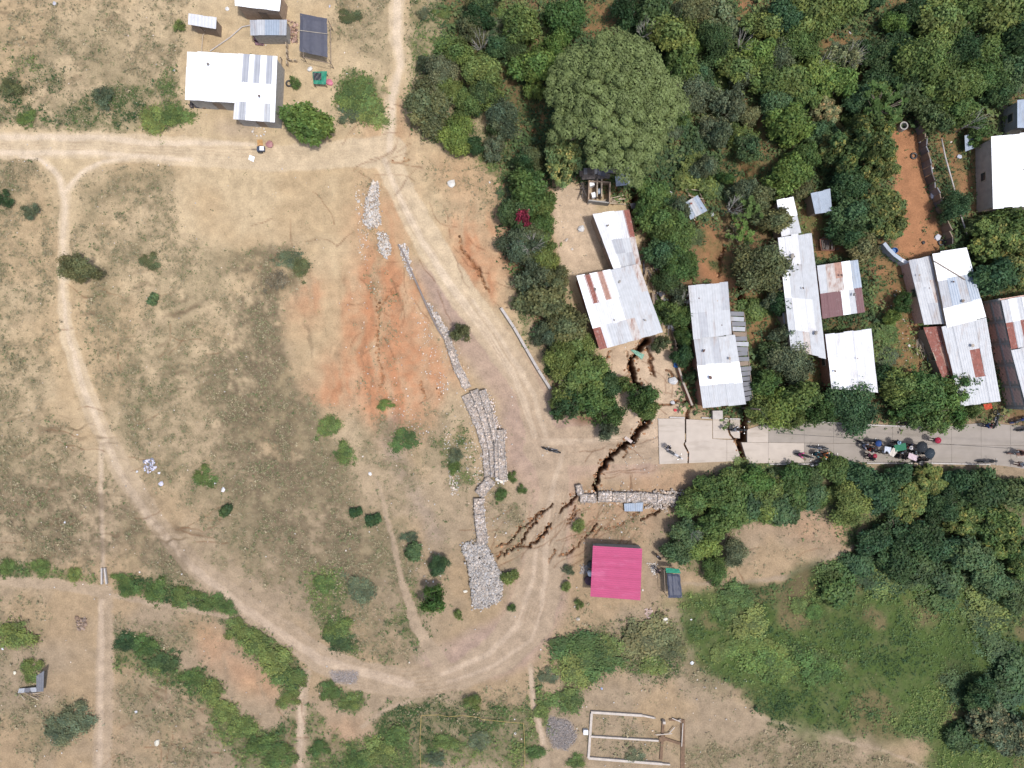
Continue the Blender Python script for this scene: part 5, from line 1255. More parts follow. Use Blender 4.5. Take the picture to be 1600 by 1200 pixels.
# overhead cable with its pole
BLACKC = mat('black_cable', (.02, .02, .02), .6)
o = root('power_line', 1158, 640, 'thin black overhead cable running along the concrete road', 'cable')
MB().tube([(*W(1160, 637)[:2], -.2), (*W(1160, 637)[:2], 5.2)], [.09, .07], 8).build('pole', WOOD, o)
cpts = [Vector(W(1160, 637)[:2]+(5.1,))]; e = Vector((*W(1760, 710)[:2], 4.6)); s0 = Vector((*W(1190, 672)[:2], 4.9))
for i in range(13):
    t = i/12; p = s0.lerp(e, t); p.z -= .7*4*t*(1-t); cpts.append(p)
MB().tube(cpts, .018, 5).build('cable', BLACKC, o)

# ================================================================== stone work
STONE = tint_mat('stone', .9, 9.0, .15, .4)
ico_v = np.array([(0, 0, 1), (.894, 0, .447), (.276, .851, .447), (-.724, .526, .447), (-.724, -.526, .447), (.276, -.851, .447), (.724, .526, -.447), (-.276, .851, -.447), (-.894, 0, -.447), (-.276, -.851, -.447), (.724, -.526, -.447), (0, 0, -1)])
ico_f = np.array([(0, 1, 2), (0, 2, 3), (0, 3, 4), (0, 4, 5), (0, 5, 1), (1, 6, 2), (2, 7, 3), (3, 8, 4), (4, 9, 5), (5, 10, 1), (2, 6, 7), (3, 7, 8), (4, 8, 9), (5, 9, 10), (1, 10, 6), (11, 7, 6), (11, 8, 7), (11, 9, 8), (11, 10, 9), (11, 6, 10)])
def stones(pos, size, seed, base=(.50, .47, .45), name='stone_fill', parent=None, var=.22, flat=.7):
    r = np.random.default_rng(seed); pos = np.asarray(pos, dtype=np.float32); n = len(pos); off = np.array(wloc(parent)) if parent is not None else np.zeros(3)
    sc = size*r.lognormal(0, .28, (n, 1, 1)); an = r.uniform(.65, 1.35, (n, 1, 3))*np.array([1, 1, flat])
    v = ico_v[None]*r.uniform(.75, 1.2, (n, 12, 1))*an*sc; a = r.uniform(0, 6.28, n); ca, sa = np.cos(a)[:, None], np.sin(a)[:, None]
    x = v[..., 0]*ca-v[..., 1]*sa; y = v[..., 0]*sa+v[..., 1]*ca; v = np.stack([x, y, v[..., 2]], -1)+(pos-off)[:, None, :]
    f = (ico_f[None]+(np.arange(n)*12)[:, None, None]).reshape(-1, 3)
    t = r.normal(1, var, (n, 1)).clip(.45, 1.6); w = r.uniform(-.08, .08, (n, 1)); col = np.array(base)*t*np.concatenate([1+w, 1+w*.1, 1-w], 1)
    return link(name, mesh_np(name, v.reshape(-1, 3), f, np.repeat(col, 12, axis=0)), STONE, parent)
WIRE = mat('wire_mesh_rim', (.22, .20, .18), .8)
def gabion_run(label, runs, cat='gabion wall'):
    """runs: list of (x0,y0,x1,y1,width,height,base z) baskets"""
    c = runs[len(runs)//2]; o = root('gabion_wall', c[0], c[1], label, cat)
    for i, (x0, y0, x1, y1, w, h, zb) in enumerate(runs):
        a = Vector(W(x0, y0)); b = Vector(W(x1, y1)); d = b-a; L = d.length; d.normalize(); n = Vector((-d.y, d.x, 0)); ww = w*S
        z0 = gz((x0+x1)/2, (y0+y1)/2)-.15+zb; ww *= .88; r = random.Random(i*13+int(x0))
        core = MB().beam(a+Vector((0, 0, z0)), b+Vector((0, 0, z0)), ww*.9, h*.86); bo = core.build('gabion_basket', mat('gabion_core', (.32, .275, .24), .95), o)
        pos = []; cell = .145
        for k in range(int(L/cell)+1):
            for j in range(max(1, int(ww/cell))+1):
                p = a+d*min(L, (k+r.uniform(.1, .9))*cell)+n*(((j+r.uniform(-.1, .8))/max(1, int(ww/cell)+.6)-.5)*ww*(1.0+.14*math.sin(k*.9+i))+.05*math.sin(k*.55+i*2))
                pos.append((p.x, p.y, z0+h*.88+r.uniform(-.04, .05)))
            for sgn in (-1, 1):
                for m in range(int(h/cell)):
                    p = a+d*min(L, (k+.5)*cell)+n*sgn*ww*.47; pos.append((p.x, p.y, z0+(m+.5)*cell))
        stones(pos, .080, i+int(y0), tuple(v*(.92+.16*((i*7) % 5)/4) for v in (.40, .35, .315)), 'stone_fill', o, .30)
        sp_ = [(*(a+d*r.uniform(0, L)+n*r.choice((-1, 1))*(ww*.5+abs(r.gauss(0, .28))))[:2], gz((x0+x1)/2, (y0+y1)/2)+r.uniform(-.03, .06)) for _ in range(16)]
        stones(sp_, .065, i+int(y0)+5, (.40, .34, .29), 'spilled_stones', o, .3)['kind'] = 'stuff'
        wf = MB(); zt = z0+h+.01
        A, B, C_, D_ = [a+n*ww/2, b+n*ww/2, b-n*ww/2, a-n*ww/2]
        for p, q in ((A, B), (B, C_), (C_, D_), (D_, A)):
            wf.beam((p.x, p.y, zt), (q.x, q.y, zt), .028, .025); wf.beam((p.x-.02, p.y, z0), (p.x+.02, p.y, z0), .04, h)
        link('wire_frame', wf.mesh('wire_frame', wloc(o)), WIRE, bo)
    return o
def chain(pts, h, zb=0, seg=30):
    out = []
    for (ax, ay, aw), (bx, by, bw_) in zip(pts[:-1], pts[1:]):
        L = math.hypot(bx-ax, by-ay); n = max(1, round(L/seg))
        for i in range(n):
            t0, t1 = i/n, (i+1)/n; out.append((ax+(bx-ax)*t0, ay+(by-ay)*t0, ax+(bx-ax)*t1, ay+(by-ay)*t1, aw+(bw_-aw)*(t0+t1)/2, h, zb))
    return out
gabion_run('single-row gabion strip running down beside the orange bare slope', chain([(697, 522, 10), (715, 575, 12), (731, 606, 13)], .6))
gabion_run('left outer row of the tiered gabion wall, widest at its top', chain([(728, 617, 15), (748, 660, 15), (760, 700, 13), (763, 744, 12)], .5))
gabion_run('second row from left of the tiered gabion wall', chain([(741, 610, 13), (757, 652, 12), (768, 700, 8), (771, 744, 7)], .8))
gabion_run('third narrow row of the tiered gabion wall, touching its dark seam', chain([(754, 610, 13), (765, 645, 9), (776, 690, 7), (777, 744, 6)], 1.1))
gabion_run('right outer row of the tiered gabion wall beside bare track', chain([(782, 671, 11), (784, 714, 12), (787, 748, 14)], 1.0))
gabion_run('curved lower end of the gabion line leading down to rubble heap', chain([(768, 748, 17), (749, 772, 17)], .7)+chain([(748, 778, 16), (749, 803, 16), (752, 828, 17), (755, 848, 17)], .7, seg=25))
gabion_run('broken horizontal gabion row below the fissured track', chain([(903, 757, 9), (907, 772, 9)], .8, seg=12)+chain([(906, 777, 14), (930, 778, 13)], .7, seg=13)+chain([(934, 775, 16), (1000, 776, 16), (1052, 779, 12)], .8, seg=22))
def scatter_poly(pts, n, seed, z=.03, soft=0):
    r = random.Random(seed); xs_ = [p[0] for p in pts]; ys_ = [p[1] for p in pts]; out = []
    while len(out) < n:
        x, y = r.uniform(min(xs_), max(xs_)), r.uniform(min(ys_), max(ys_)); ins = False
        for i in range(len(pts)):
            ax, ay = pts[i]; bx, by = pts[i-1]
            if (ay > y) != (by > y) and x < (bx-ax)*(y-ay)/(by-ay)+ax: ins = not ins
        if ins: out.append((*W(x+r.gauss(0, soft), y+r.gauss(0, soft))[:2], gz(x, y)+z+r.uniform(0, .08)))
    return out
def pile(label, pts, n, size, base, seed, z=.1, name='rubble_heap', dome=.4):
    P = scatter_poly(pts, n, seed, z, 1.5); cx = sum(p[0] for p in pts)/len(pts); cy = sum(p[1] for p in pts)/len(pts); wx, wy, _ = W(cx, cy)
    R = max(math.hypot(W(*p)[0]-wx, W(*p)[1]-wy) for p in pts); P = [(x, y, zz+dome*max(0, 1-(math.hypot(x-wx, y-wy)/R)**2)) for x, y, zz in P]
    o = stones(P, size, seed, base, name); tag(o, label, 'rubble'); return o
pile('big grey heap of broken stone at lower end of the gabion line', [(722, 852), (735, 846), (760, 850), (772, 875), (786, 900), (782, 935), (760, 948), (740, 950), (737, 915), (732, 885)], 3600, .078, (.33, .305, .285), 11)
pile('upper whitish strip of rubble left of the dirt track', [(583, 283), (592, 285), (594, 330), (597, 350), (580, 358), (568, 350), (575, 310)], 900, .075, (.44, .40, .36), 12, dome=.15)
pile('lower whitish patch of rubble beside the top of the kerb line', [(592, 362), (606, 368), (612, 392), (606, 404), (594, 396)], 340, .075, (.44, .40, .36), 13, dome=.15)
pile('narrow wedge of white stones along the kerb beside the track', [(624, 383), (634, 382), (640, 400), (645, 440), (640, 432)], 260, .06, (.46, .43, .41), 14, dome=.05)
pile('wedge of stones widening down to the single gabion strip', [(665, 468), (672, 478), (690, 503), (703, 520), (694, 525), (680, 495)], 420, .07, (.40, .36, .33), 15, dome=.1)
pile('loose tumbled stones at right end of the horizontal gabion row', [(1040, 765), (1068, 768), (1066, 785), (1030, 795), (1000, 790), (1010, 772)], 330, .10, (.36, .31, .27), 16, dome=.15)
pile('loose stones spilling right of the tiered gabion wall', [(760, 612), (772, 630), (776, 660), (790, 675), (790, 690), (778, 668), (765, 655)], 170, .07, (.52, .46, .44), 17, dome=0)
pile('stones scattered at lower right corner of the tiered gabions', [(776, 742), (796, 738), (790, 754), (776, 752)], 120, .09, (.56, .51, .46), 18, dome=.05)
# crumbled clods of soil along and inside the fissures
cl = []; cr_ = random.Random(12)
for fi, p in enumerate(FISS):
    for (ax, ay, aw), (bx, by, bw_) in zip(p[:-1], p[1:]):
        L = math.hypot(bx-ax, by-ay)
        for k in range(int(L*(.55 if max(aw, bw_) > 6 else .22))):
            t = cr_.random(); w = (aw+(bw_-aw)*t)/2+1; o_ = cr_.choice((-1, 1))*w*cr_.uniform(.35, 1.35); nx_, ny_ = -(by-ay)/max(L, 1), (bx-ax)/max(L, 1)
            x, y = ax+(bx-ax)*t+nx_*o_, ay+(by-ay)*t+ny_*o_; iy, ix = int(y+MG), int(x+MG)
            cl.append((*W(x, y)[:2], float(GZ[iy, ix])+.02))
o = stones(cl, .10, 91, C(168, 126, 94), 'soil_clods', None, .3); tag(o, 'crumbled clods of earth along the fissures', 'clods', kind='stuff')
SP = []
for pts, n in [([(555, 290), (578, 300), (575, 420), (560, 400)], 130), ([(640, 455), (700, 560), (700, 620), (660, 590)], 90), ([(690, 580), (705, 600), (690, 620), (680, 600)], 40), ([(690, 660), (755, 700), (757, 760), (700, 740)], 130), ([(700, 735), (718, 735), (716, 775), (705, 775)], 120),
               ([(620, 620), (690, 680), (640, 700), (600, 660)], 40), ([(860, 770), (1070, 770), (1000, 860), (880, 850)], 50), ([(640, 840), (700, 870), (690, 930), (650, 900)], 40), ([(540, 440), (620, 440), (640, 620), (560, 600)], 35), ([(1370, 470), (1420, 440), (1440, 560), (1390, 580)], 90), ([(740, 780), (800, 790), (790, 860), (765, 850)], 30),
               ([(0, 0), (600, 0), (600, 600), (0, 600)], 120), ([(0, 600), (850, 600), (850, 1200), (0, 1200)], 220), ([(900, 1060), (1200, 1060), (1100, 1200), (900, 1200)], 60), ([(1000, 640), (1030, 640), (1030, 760), (960, 760)], 50), ([(870, 300), (930, 300), (930, 430), (870, 430)], 30)]:
    SP += scatter_poly(pts, n, len(SP)+3, .02)
o = stones(SP, .055, 77, (.46, .42, .38), 'loose_stones'); tag(o, 'pale loose stones strewn over the bare slopes', 'stones', kind='stuff')
# concrete kerb line along the upper gabion
o = root('kerb_line', 645, 430, 'thin concrete kerb line curving down left of the dirt track', 'kerb')
kl = [(623, 383), (632, 398), (645, 428), (657, 455), (668, 480), (685, 515), (695, 530)]
for (ax, ay), (bx, by) in zip(kl[:-1], kl[1:]): MB().beam((*W(ax, ay)[:2], gz(ax, ay)-.2), (*W(bx, by)[:2], gz(bx, by)-.2), .16, .55).build('kerb_section', mat('kerb_grey', C(150, 140, 136), .9, var=.2), o)

# ================================================================== unfinished foundation
o = root('foundation', 980, 1150, 'white concrete strip footings of an unfinished house, open at right', 'foundation')
WHC = mat('whitewashed_concrete', C(214, 204, 194), .9, var=.15, scale=3, bump=.1)
for (ax, ay, bx, by, w) in [(923, 1111, 1003, 1116, .24), (1003, 1116, 1022, 1120, .16), (924, 1113, 919, 1182, .24), (919, 1182, 1034, 1191, .24), (1034, 1191, 1046, 1192, .14), (922, 1148, 1028, 1155, .17)]:
    MB().beam((*W(ax, ay)[:2], gz(ax, ay)-.2), (*W(bx, by)[:2], gz(bx, by)-.2), w, .46+rnd.uniform(0, .02)).build('footing', WHC, o)
TRM = mat('wet_trench_earth', (.15, .095, .06), .95, var=.3, scale=5)
for (ax, ay, bx, by, w) in [(1036, 1124, 1032, 1185, .28), (1066, 1123, 1066, 1200, .42), (1036, 1152, 1064, 1161, .26), (1045, 1123, 1066, 1124, .2)]:
    MB().beam((*W(ax, ay)[:2], gz(ax, ay)-.1), (*W(bx, by)[:2], gz(bx, by)-.1), w, .22+rnd.uniform(0, .03)).build('earth_ridge', TRM, o)
MB().box((*W(1034, 1153)[:2], .1), (.65, .5, .3), .1).build('earth_ridge', TRM, o)
for (ax, ay, bx, by) in [(1025, 1148, 1050, 1146), (1045, 1146, 1054, 1136), (1050, 1122, 1064, 1128), (1058, 1126, 1064, 1124), (1067, 1130, 1065, 1166)]:
    MB().beam(W(ax, ay, .3), W(bx, by, .35), .08, .06).build('timber', WHC, o)
MB().box((*W(1036, 1125)[:2], .3), (.26, .26, .7)).build('column_stub', WHC, o)
o = tag(link('water_tank_lid', MB().box((0, 0, 0), (.46, .46, .5)).box((0, 0, .27), (.3, .3, .04)).mesh('water_tank_lid'), RM['W'], None, W(915, 1143, .3)), 'small square white box beside the left footing', 'box')
o = tag(link('boulder', None), None); bpy.data.objects.remove(o)
o = stones([(0, 0, 0)], .42, 5, (.6, .58, .54), 'boulder', None, 0); o.location = W(1040, 970, .15); tag(o, 'single big whitish boulder right below the pink roofed house', 'boulder')
# gravel piles are low mounds of fine stone
pile('flat pale grey gravel spill left of the foundation', [(858, 1118), (890, 1127), (902, 1150), (885, 1172), (864, 1166), (853, 1140)], 2500, .028, (.27, .245, .235), 31, .0, 'gravel_pile', .12)
pile('thin grey gravel spill on the lower loop of the dirt road', [(515, 1047), (560, 1049), (557, 1068), (520, 1066)], 800, .028, (.32, .29, .28), 32, .0, 'gravel_pile', .04)

# rope plot
YEL = mat('yellow_rope', C(206, 180, 110), .8)
o = root('rope_fence', 738, 1125, 'yellow rope strung on short stakes around the weedy plot', 'rope fence')
rp = [(657, 1200), (656, 1160), (658, 1118), (685, 1117), (701, 1120), (722, 1118), (748, 1121), (752, 1124), (790, 1128), (818, 1130), (820, 1165), (820, 1200)]
for i, (x, y) in enumerate(rp): MB().beam((*W(x-.4, y)[:2], gz(x, y)-.1), (*W(x+.4, y)[:2], gz(x, y)-.1), .05, .55).build('stake', WOOD_P, o)
for (a, b) in zip(rp[:-1], rp[1:]):
    m = ((a[0]+b[0])/2, (a[1]+b[1])/2); MB().tube([W(*a, gz(*a)+.42), W(*m, gz(*m)+.34), W(*b, gz(*b)+.42)], .022, 5).build('rope', YEL, o)

# ================================================================== small things
o = root('well', 1407, 200, 'round concrete well ring with a dark mouth at the top of the yard', 'well')
MB().lathe([(.42, 0), (.42, .7), (.30, .7), (.30, -.2), (0, -.2)], (*W(1407, 200)[:2], 0), 20).build('well_ring', CEMENT, o, smooth=False)
MB().lathe([(.3, .05), (0, .05)], (*W(1407, 200)[:2], 0), 20).build('dark_water', BLACKM, o)
def tyre(px, py, label, ax='z'):
    o = tag(link('tyre', MB().ring((0, 0, .1), .27, .09, 'z', 18, 8).mesh('tyre', smooth=True), BLACKM, None, W(px, py, gz(px, py))), label, 'tyre')
tyre(1427, 244, 'old black tyre at upper end of the red-earth yard'); tyre(452, 131, 'grey tyre beside small bush below black tarp shelter')
tyre(1470, 379, 'tyre at the lower end of the dark board fence')
def basin(px, py, r, h, m, label, name='basin', sx=1.6):
    o = tag(link(name, MB().lathe([(r*.75, 0), (r, h), (r*.93, h), (r*.7, .03), (0, .03)], n=18).mesh(name, smooth=False), m, None, W(px, py, gz(px, py))), label, name.replace('_', ' ')); o.scale = (1, sx, 1); return o
basin(1396, 392, .34, .3, mat('blue_plastic', C(40, 110, 180), .4), 'round blue plastic basin above the curved metal screen', sx=.85)
b = basin(1452, 560, .38, .35, mat('pale_green_plastic', C(140, 190, 180), .4), 'long pale green tub holding a plant beside the brick-red lean-to', 'tub', 1.9)
cloth('turquoise plastic sheet bridging the fissure below the rust striped roof', [(985, 547), (990, 546), (1007, 554), (1003, 562)], .12, mat('turquoise_sheet', C(150, 196, 176), .5), 'plastic_sheet', 'plastic sheet')
o = tag(link('plank', MB().box((0, 0, 0), (.85, .3, .05), -.62).mesh('plank'), mat('pale_plank', C(210, 194, 186)), None, W(982, 687, .08)), 'pale plank laid across the fissure above the track bend', 'plank')
cloth('crumpled blue and white tarp piece left of the long zinc house', [(1052, 562), (1059, 563), (1059, 575), (1053, 574)], .15, mat('blue_tarp', C(60, 120, 200), .5), 'tarpaulin', 'tarp')
# table with green cloth
o = root('table', 499, 122, 'table draped with a teal and black cloth below the black tarp shelter', 'table')
tq = [(489, 112), (509, 113), (508, 131), (490, 130)]
P = [W(x, y, .75) for x, y in tq]; MB().poly_prism([p[:2] for p in P][::-1], .70, .75).build('tabletop', WOOD, o)
for p in P: MB().beam((p[0]*.998-.03, p[1]*.998, -.1), (p[0]*.998+.03, p[1]*.998, -.1), .06, .8).build('leg', WOOD, o)
cloth('teal cloth spread over the yard table', [(488, 112), (511, 111), (509, 132), (490, 131)], .83, GREEN_T, 'cloth', 'cloth', ripple=.03)
cloth('black plastic laid on the teal table cloth', [(489, 113), (502, 114), (502, 125), (490, 125)], .90, BLACKM, 'plastic_sheet', 'plastic sheet', ripple=.02)
# bags, buckets and litter
def blob(px, py, r, col, label, name='bag', cat='bag', h=.6, z=None):
    me = stones([(0, 0, 0)], r, int(px*3+py), C(*col), name, None, 0, h); me.data.materials.clear(); me.data.materials.append(mat('plastic_%d_%d_%d' % col, C(*col), .5, var=.1))
    x, y, zz = W(px, py, gz(px, py)+r*h*.6 if z is None else z); me.location = (x, y, zz)
    if label: tag(me, label, cat)
    else: me['category'] = cat; autolabel(me, {'w': 'small white plastic bag', 'b': 'small blue plastic scrap', 'r': 'small red plastic scrap', 'k': 'small dark bag'}[('w' if min(col) > 180 else 'r' if col[0] > 150 and col[2] < 140 else 'b' if col[2] > 140 else 'k')], px, py)
    return me
for (x, y, r, c) in [(101, 816, .12, (235, 240, 250)), (272, 110, .15, (235, 235, 235)), (355, 14, .10, (240, 240, 240)), (515, 10, .18, (200, 200, 215)), (85, 5, .26, (205, 205, 215)), (542, 115, .10, (250, 250, 250)), (484, 108, .32, (240, 238, 235)), (706, 287, .22, (235, 232, 225)), (776, 245, .12, (250, 250, 250)), (765, 285, .10, (235, 235, 235)), (441, 264, .15, (225, 215, 205)),
                     (908, 357, .28, (245, 245, 245)), (885, 375, .10, (220, 210, 200)), (876, 437, .18, (240, 240, 240)), (977, 543, .12, (230, 225, 215)), (1062, 538, .22, (230, 232, 235)), (1066, 271, .14, (240, 240, 240)), (1047, 303, .30, (225, 228, 225)), (1113, 335, .30, (225, 230, 235)), (1119, 342, .22, (235, 235, 235)), (1437, 222, .28, (235, 238, 245)), (1499, 245, .2, (215, 220, 235)), (1457, 263, .12, (235, 232, 225)), (1457, 305, .2, (220, 225, 240)), (1465, 371, .3, (225, 228, 240)), (1297, 349, .28, (215, 222, 230)), (1328, 51, .14, (240, 240, 240)), (1486, 222, .1, (240, 230, 225)),
                     (1274, 778, .22, (235, 238, 240)), (1277, 721, .2, (235, 240, 235)), (1308, 768, .3, (215, 220, 225)), (1530, 764, .25, (235, 235, 235)), (1080, 968, .1, (240, 240, 240)), (1008, 1163, .1, (230, 230, 230)), (901, 918, .18, (225, 215, 205)), (898, 948, .2, (225, 215, 205)), (903, 967, .18, (215, 205, 190)), (1004, 922, .15, (235, 225, 215)), (1018, 892, .1, (240, 240, 240)), (1081, 1036, .16, (225, 230, 235)), (940, 1076, .14, (170, 185, 220)), (892, 1100, .1, (230, 230, 230)), (1052, 595, .3, (230, 232, 235)), (1051, 629, .22, (225, 225, 230)), (248, 739, .2, (235, 235, 245)), (252, 756, .2, (225, 225, 245)), (336, 755, .16, (235, 235, 240)), (349, 765, .2, (245, 245, 250)), (214, 737, .14, (225, 225, 230)), (578, 740, .2, (245, 245, 245)), (577, 831, .1, (250, 250, 250)), (677, 909, .1, (250, 250, 250)), (727, 924, .2, (245, 240, 225)), (666, 908, .16, (240, 235, 220)), (800, 620, .14, (230, 228, 225)), (23, 1051, .22, (240, 235, 215)), (4, 1014, .2, (235, 238, 245)), (213, 1112, .14, (235, 235, 240)), (245, 1161, .2, (225, 220, 205)), (626, 1160, .14, (190, 225, 215)), (218, 894, .12, (245, 245, 245)), (284, 897, .14, (240, 240, 240)), (804, 1124, .12, (235, 235, 240)), (805, 1146, .1, (235, 225, 225)), (842, 1180, .1, (240, 240, 230)), (845, 1015, .1, (235, 235, 235)),
                     (1055, 641, .22, (225, 70, 80)), (515, 128, .36, (215, 130, 150)), (421, 226, .4, (190, 140, 140)), (1313, 718, .18, (40, 42, 50)), (1443, 379, .3, (48, 50, 55)), (1276, 758, .45, (70, 74, 92)), (1284, 768, .5, (66, 70, 88))]:
    blob(x, y, r, c, None)
mats_ = [(205, 205, 225), (230, 230, 240), (120, 125, 160), (90, 90, 110), (225, 220, 215)]
P = scatter_poly([(224, 720), (240, 716), (243, 732), (232, 740), (224, 732)], 90, 4, .03); o = stones(P, .10, 9, (.42, .42, .50), 'litter_heap', None, .5); tag(o, 'heap of whitish and violet household litter beside the dirt road', 'litter')
P = scatter_poly([(398, 55), (414, 56), (412, 72), (400, 70)], 90, 14, .05); o = stones(P, .12, 19, (.16, .10, .12), 'refuse_heap', None, .7); tag(o, 'dark multicoloured refuse heap under the grey-blue shed roof', 'refuse')
P = scatter_poly([(448, 30), (466, 38), (464, 70), (450, 64)], 90, 15, .05); o = stones(P, .12, 20, (.30, .20, .16), 'refuse_heap', None, .6); tag(o, 'brownish refuse heap left of the black tarp shelter', 'refuse')
# forecourt items
cloth('orange-brown cloth on the dirt road before the white house', [(402, 218), (410, 218), (411, 228), (402, 229)], .06, mat('orange_cloth', C(206, 160, 104)), 'cloth', 'cloth', ripple=.02)
cloth('pink cloth on the dirt road before the white house', [(416, 222), (424, 221), (425, 229), (418, 230)], .06, mat('pink_cloth', C(200, 140, 150)), 'cloth', 'cloth', ripple=.02)
cloth('white board lying tilted on the dirt road below the homestead', [(390, 242), (398, 245), (396, 253), (388, 249)], .1, RM['W'], 'board', 'board', ripple=.0, thick=.04)
o = root('cart', 409, 235, 'small dark blue handcart with white load on the dirt road', 'cart')
x, y, _ = W(410, 235); MB().box((x, y, .45), (.8, .5, .12)).build('bed', mat('blue_grey_paint', C(70, 80, 100)), o); MB().box((x+.15, y, .6), (.4, .4, .2)).build('load', RM['W'], o)
for dy in (-.3, .3): MB().ring((x-.1, y+dy, .25), .22, .04).build('wheel', BLACKM, o)
MB().beam((x-.4, y, .45), (x-1.0, y, .3), .05, .05).build('handle', WOOD, o)
# stones circle on forecourt
P = [(*W(405+9*math.cos(a/10*6.28)*1.1, 206+7*math.sin(a/10*6.28))[:2], .08) for a in range(10)]
o = stones(P, .10, 41, (.62, .58, .54), 'stone_ring', None, .1); tag(o, 'small ring of pale stones before the white house wing', 'stone ring')
# pipe and fence lines in the homestead yard
o = tag(link('pipe', MB().tube([W(328, 80, .1), W(360, 58, .12), W(378, 42, .14), W(392, 39, .14)], .06, 6).mesh('pipe'), KERB), 'bent pale pipe crossing the homestead yard', 'pipe')
o = tag(link('pipe', MB().tube([W(315, 80, .1), W(317, 55, .1), W(320, 52, .1), W(345, 54, .1)], .06, 6).mesh('pipe'), WOOD_P), 'thin brown pole line below the small pale hut', 'pole')
fence('low picket fence dividing homestead yard and tarp shelter', [(450, 62), (451, 90), (451, 108)], .9, [WOOD_P, WOOD], .5, .4, .06)
fence('short picket fence at the lower edge of the tarp shelter', [(454, 97), (468, 98)], .8, [WOOD_P], .35, .4, .06)
fence('thin rail fence right of the white house wing', [(441, 95), (440, 170)], .7, [WOOD_P, WOOD], .9, .1, .05)
# porch clutter under the big roof
o = root('porch', 328, 163, 'shaded porch strip with dark planks under big white roof edge', 'porch')
for i in range(14): 
    x = 300+i*4.6; MB().box(W(x, 163+rnd.uniform(-2, 2), .25), (.28, rnd.uniform(.4, .9), .4), rnd.uniform(-.4, .4)).build('crate' if i % 3 else 'plank', rnd.choice([WOOD, WOOD_D, ADOBE, TARPB]), o)
for x in (300, 330, 364): MB().beam((*W(x-.6, 168)[:2], -.1), (*W(x+.6, 168)[:2], -.1), .08, 1.0).build('post', WOOD, o)
# collapsed tin shed, lower left
o = root('collapsed_shed', 55, 1070, 'collapsed tin shed with one upright grey sheet at lower left', 'shed')
roof(o, [(57, 1056, 1.2), (69, 1048, 1.4), (68, 1080, .7), (57, 1081, .6)], ['DD'], name='tin_sheet', jit=0); roof(o, [(30, 1076, .4), (56, 1074, .6), (58, 1081, .3), (28, 1083, .2)], ['gDg'], name='tin_sheet', jit=0)
for i in range(7): 
    x, y = rnd.uniform(26, 60), rnd.uniform(1072, 1088); a = rnd.uniform(0, 3); MB().beam(W(x, y, .1), W(x+14*math.cos(a), y+14*math.sin(a), .5), .08, .06).build('plank', rnd.choice([WOOD, WOOD_P, WOOD_D]), o)
# waste pit
o = stones(scatter_poly([(119, 966), (135, 965), (134, 983), (121, 984)], 60, 61, -.02), .12, 62, (.20, .15, .12), 'rubbish_pit', None, .5); tag(o, 'dark square of burnt rubbish on the bare plot at left', 'rubbish')
# culvert rails
for x0 in (160.5, 165):
    o = tag(link('culvert_rail', MB().beam((*W(x0, 887)[:2], .0), (*W(x0+(3 if x0 > 162 else 0), 912)[:2], .0), .14, .25).mesh('culvert_rail'), KERB), ('left' if x0 < 162 else 'right')+' pale rail of the little culvert across the green ditch', 'rail')
# blue and black things outside the pink house wall
for (x, y, s_, c, l) in [(922, 880, .35, BLACKM, 'black drum against left wall of the pink roofed house'), (921, 894, .26, RM['W'], 'white bucket against left wall of the pink roofed house'), (919, 905, .42, mat('plum_cloth', (.07, .04, .06)), 'dark plum bundle at lower left wall of pink roofed house')]:
    o = tag(link('drum' if 'drum' in l else 'bucket' if 'bucket' in l else 'bundle', MB().lathe([(s_*.8, 0), (s_, .2), (s_*.95, .8), (s_*.6, .85), (0, .86)], n=12).mesh('drum'), c, None, W(x, y, 0)), l, l.split()[1])
pile('pale cement dust and rubble patch between pink house and tarp shelter', [(1012, 880), (1024, 878), (1030, 895), (1022, 900)], 200, .04, (.56, .53, .5), 71, 0, 'rubble_heap', .03)
pile('grey kindling and stones left of the pink roofed house', [(908, 884), (918, 884), (916, 895), (908, 894)], 100, .07, (.30, .27, .25), 72, 0, 'rubble_heap', .05)
pile('pinkish broken brick rubble below right of the pink house', [(1009, 953), (1018, 953), (1019, 965), (1010, 965)], 80, .09, (.42, .32, .28), 73, 0, 'rubble_heap', .05)
# shoulder posts near road: small crates of the stall

# weights on the roofs
for x, y in [(1092, 466), (1121, 470), (1128, 508), (1100, 548), (1140, 560), (1110, 590), (930, 452), (968, 440), (1008, 500), (960, 500), (950, 352), (1238, 400), (1255, 450), (1275, 520), (1315, 430), (1335, 460), (1490, 440), (1505, 470), (1520, 540), (1500, 590), (1452, 450), (1437, 430), (1340, 560), (1305, 580), (1590, 500), (325, 100), (405, 150)]:
    zr_ = 2.45 if 1400 < x < 1545 and not (1420 < x < 1460) else 2.0 if 1420 < x < 1460 else 2.98; zr_ = max(zr_, 2.25)
    o = stones([(0, 0, 0)], rnd.uniform(.09, .16), int(x+y), rnd.choice([(.2, .17, .15), (.3, .26, .22), (.12, .08, .07)]), 'roof_stone', None, .1, .6)
    o.location = W(x, y, zr_ if x < 1400 or x > 1545 else zr_); o['category'] = 'stone'; autolabel(o, 'small dark stone weighting a tin roof', x, y)

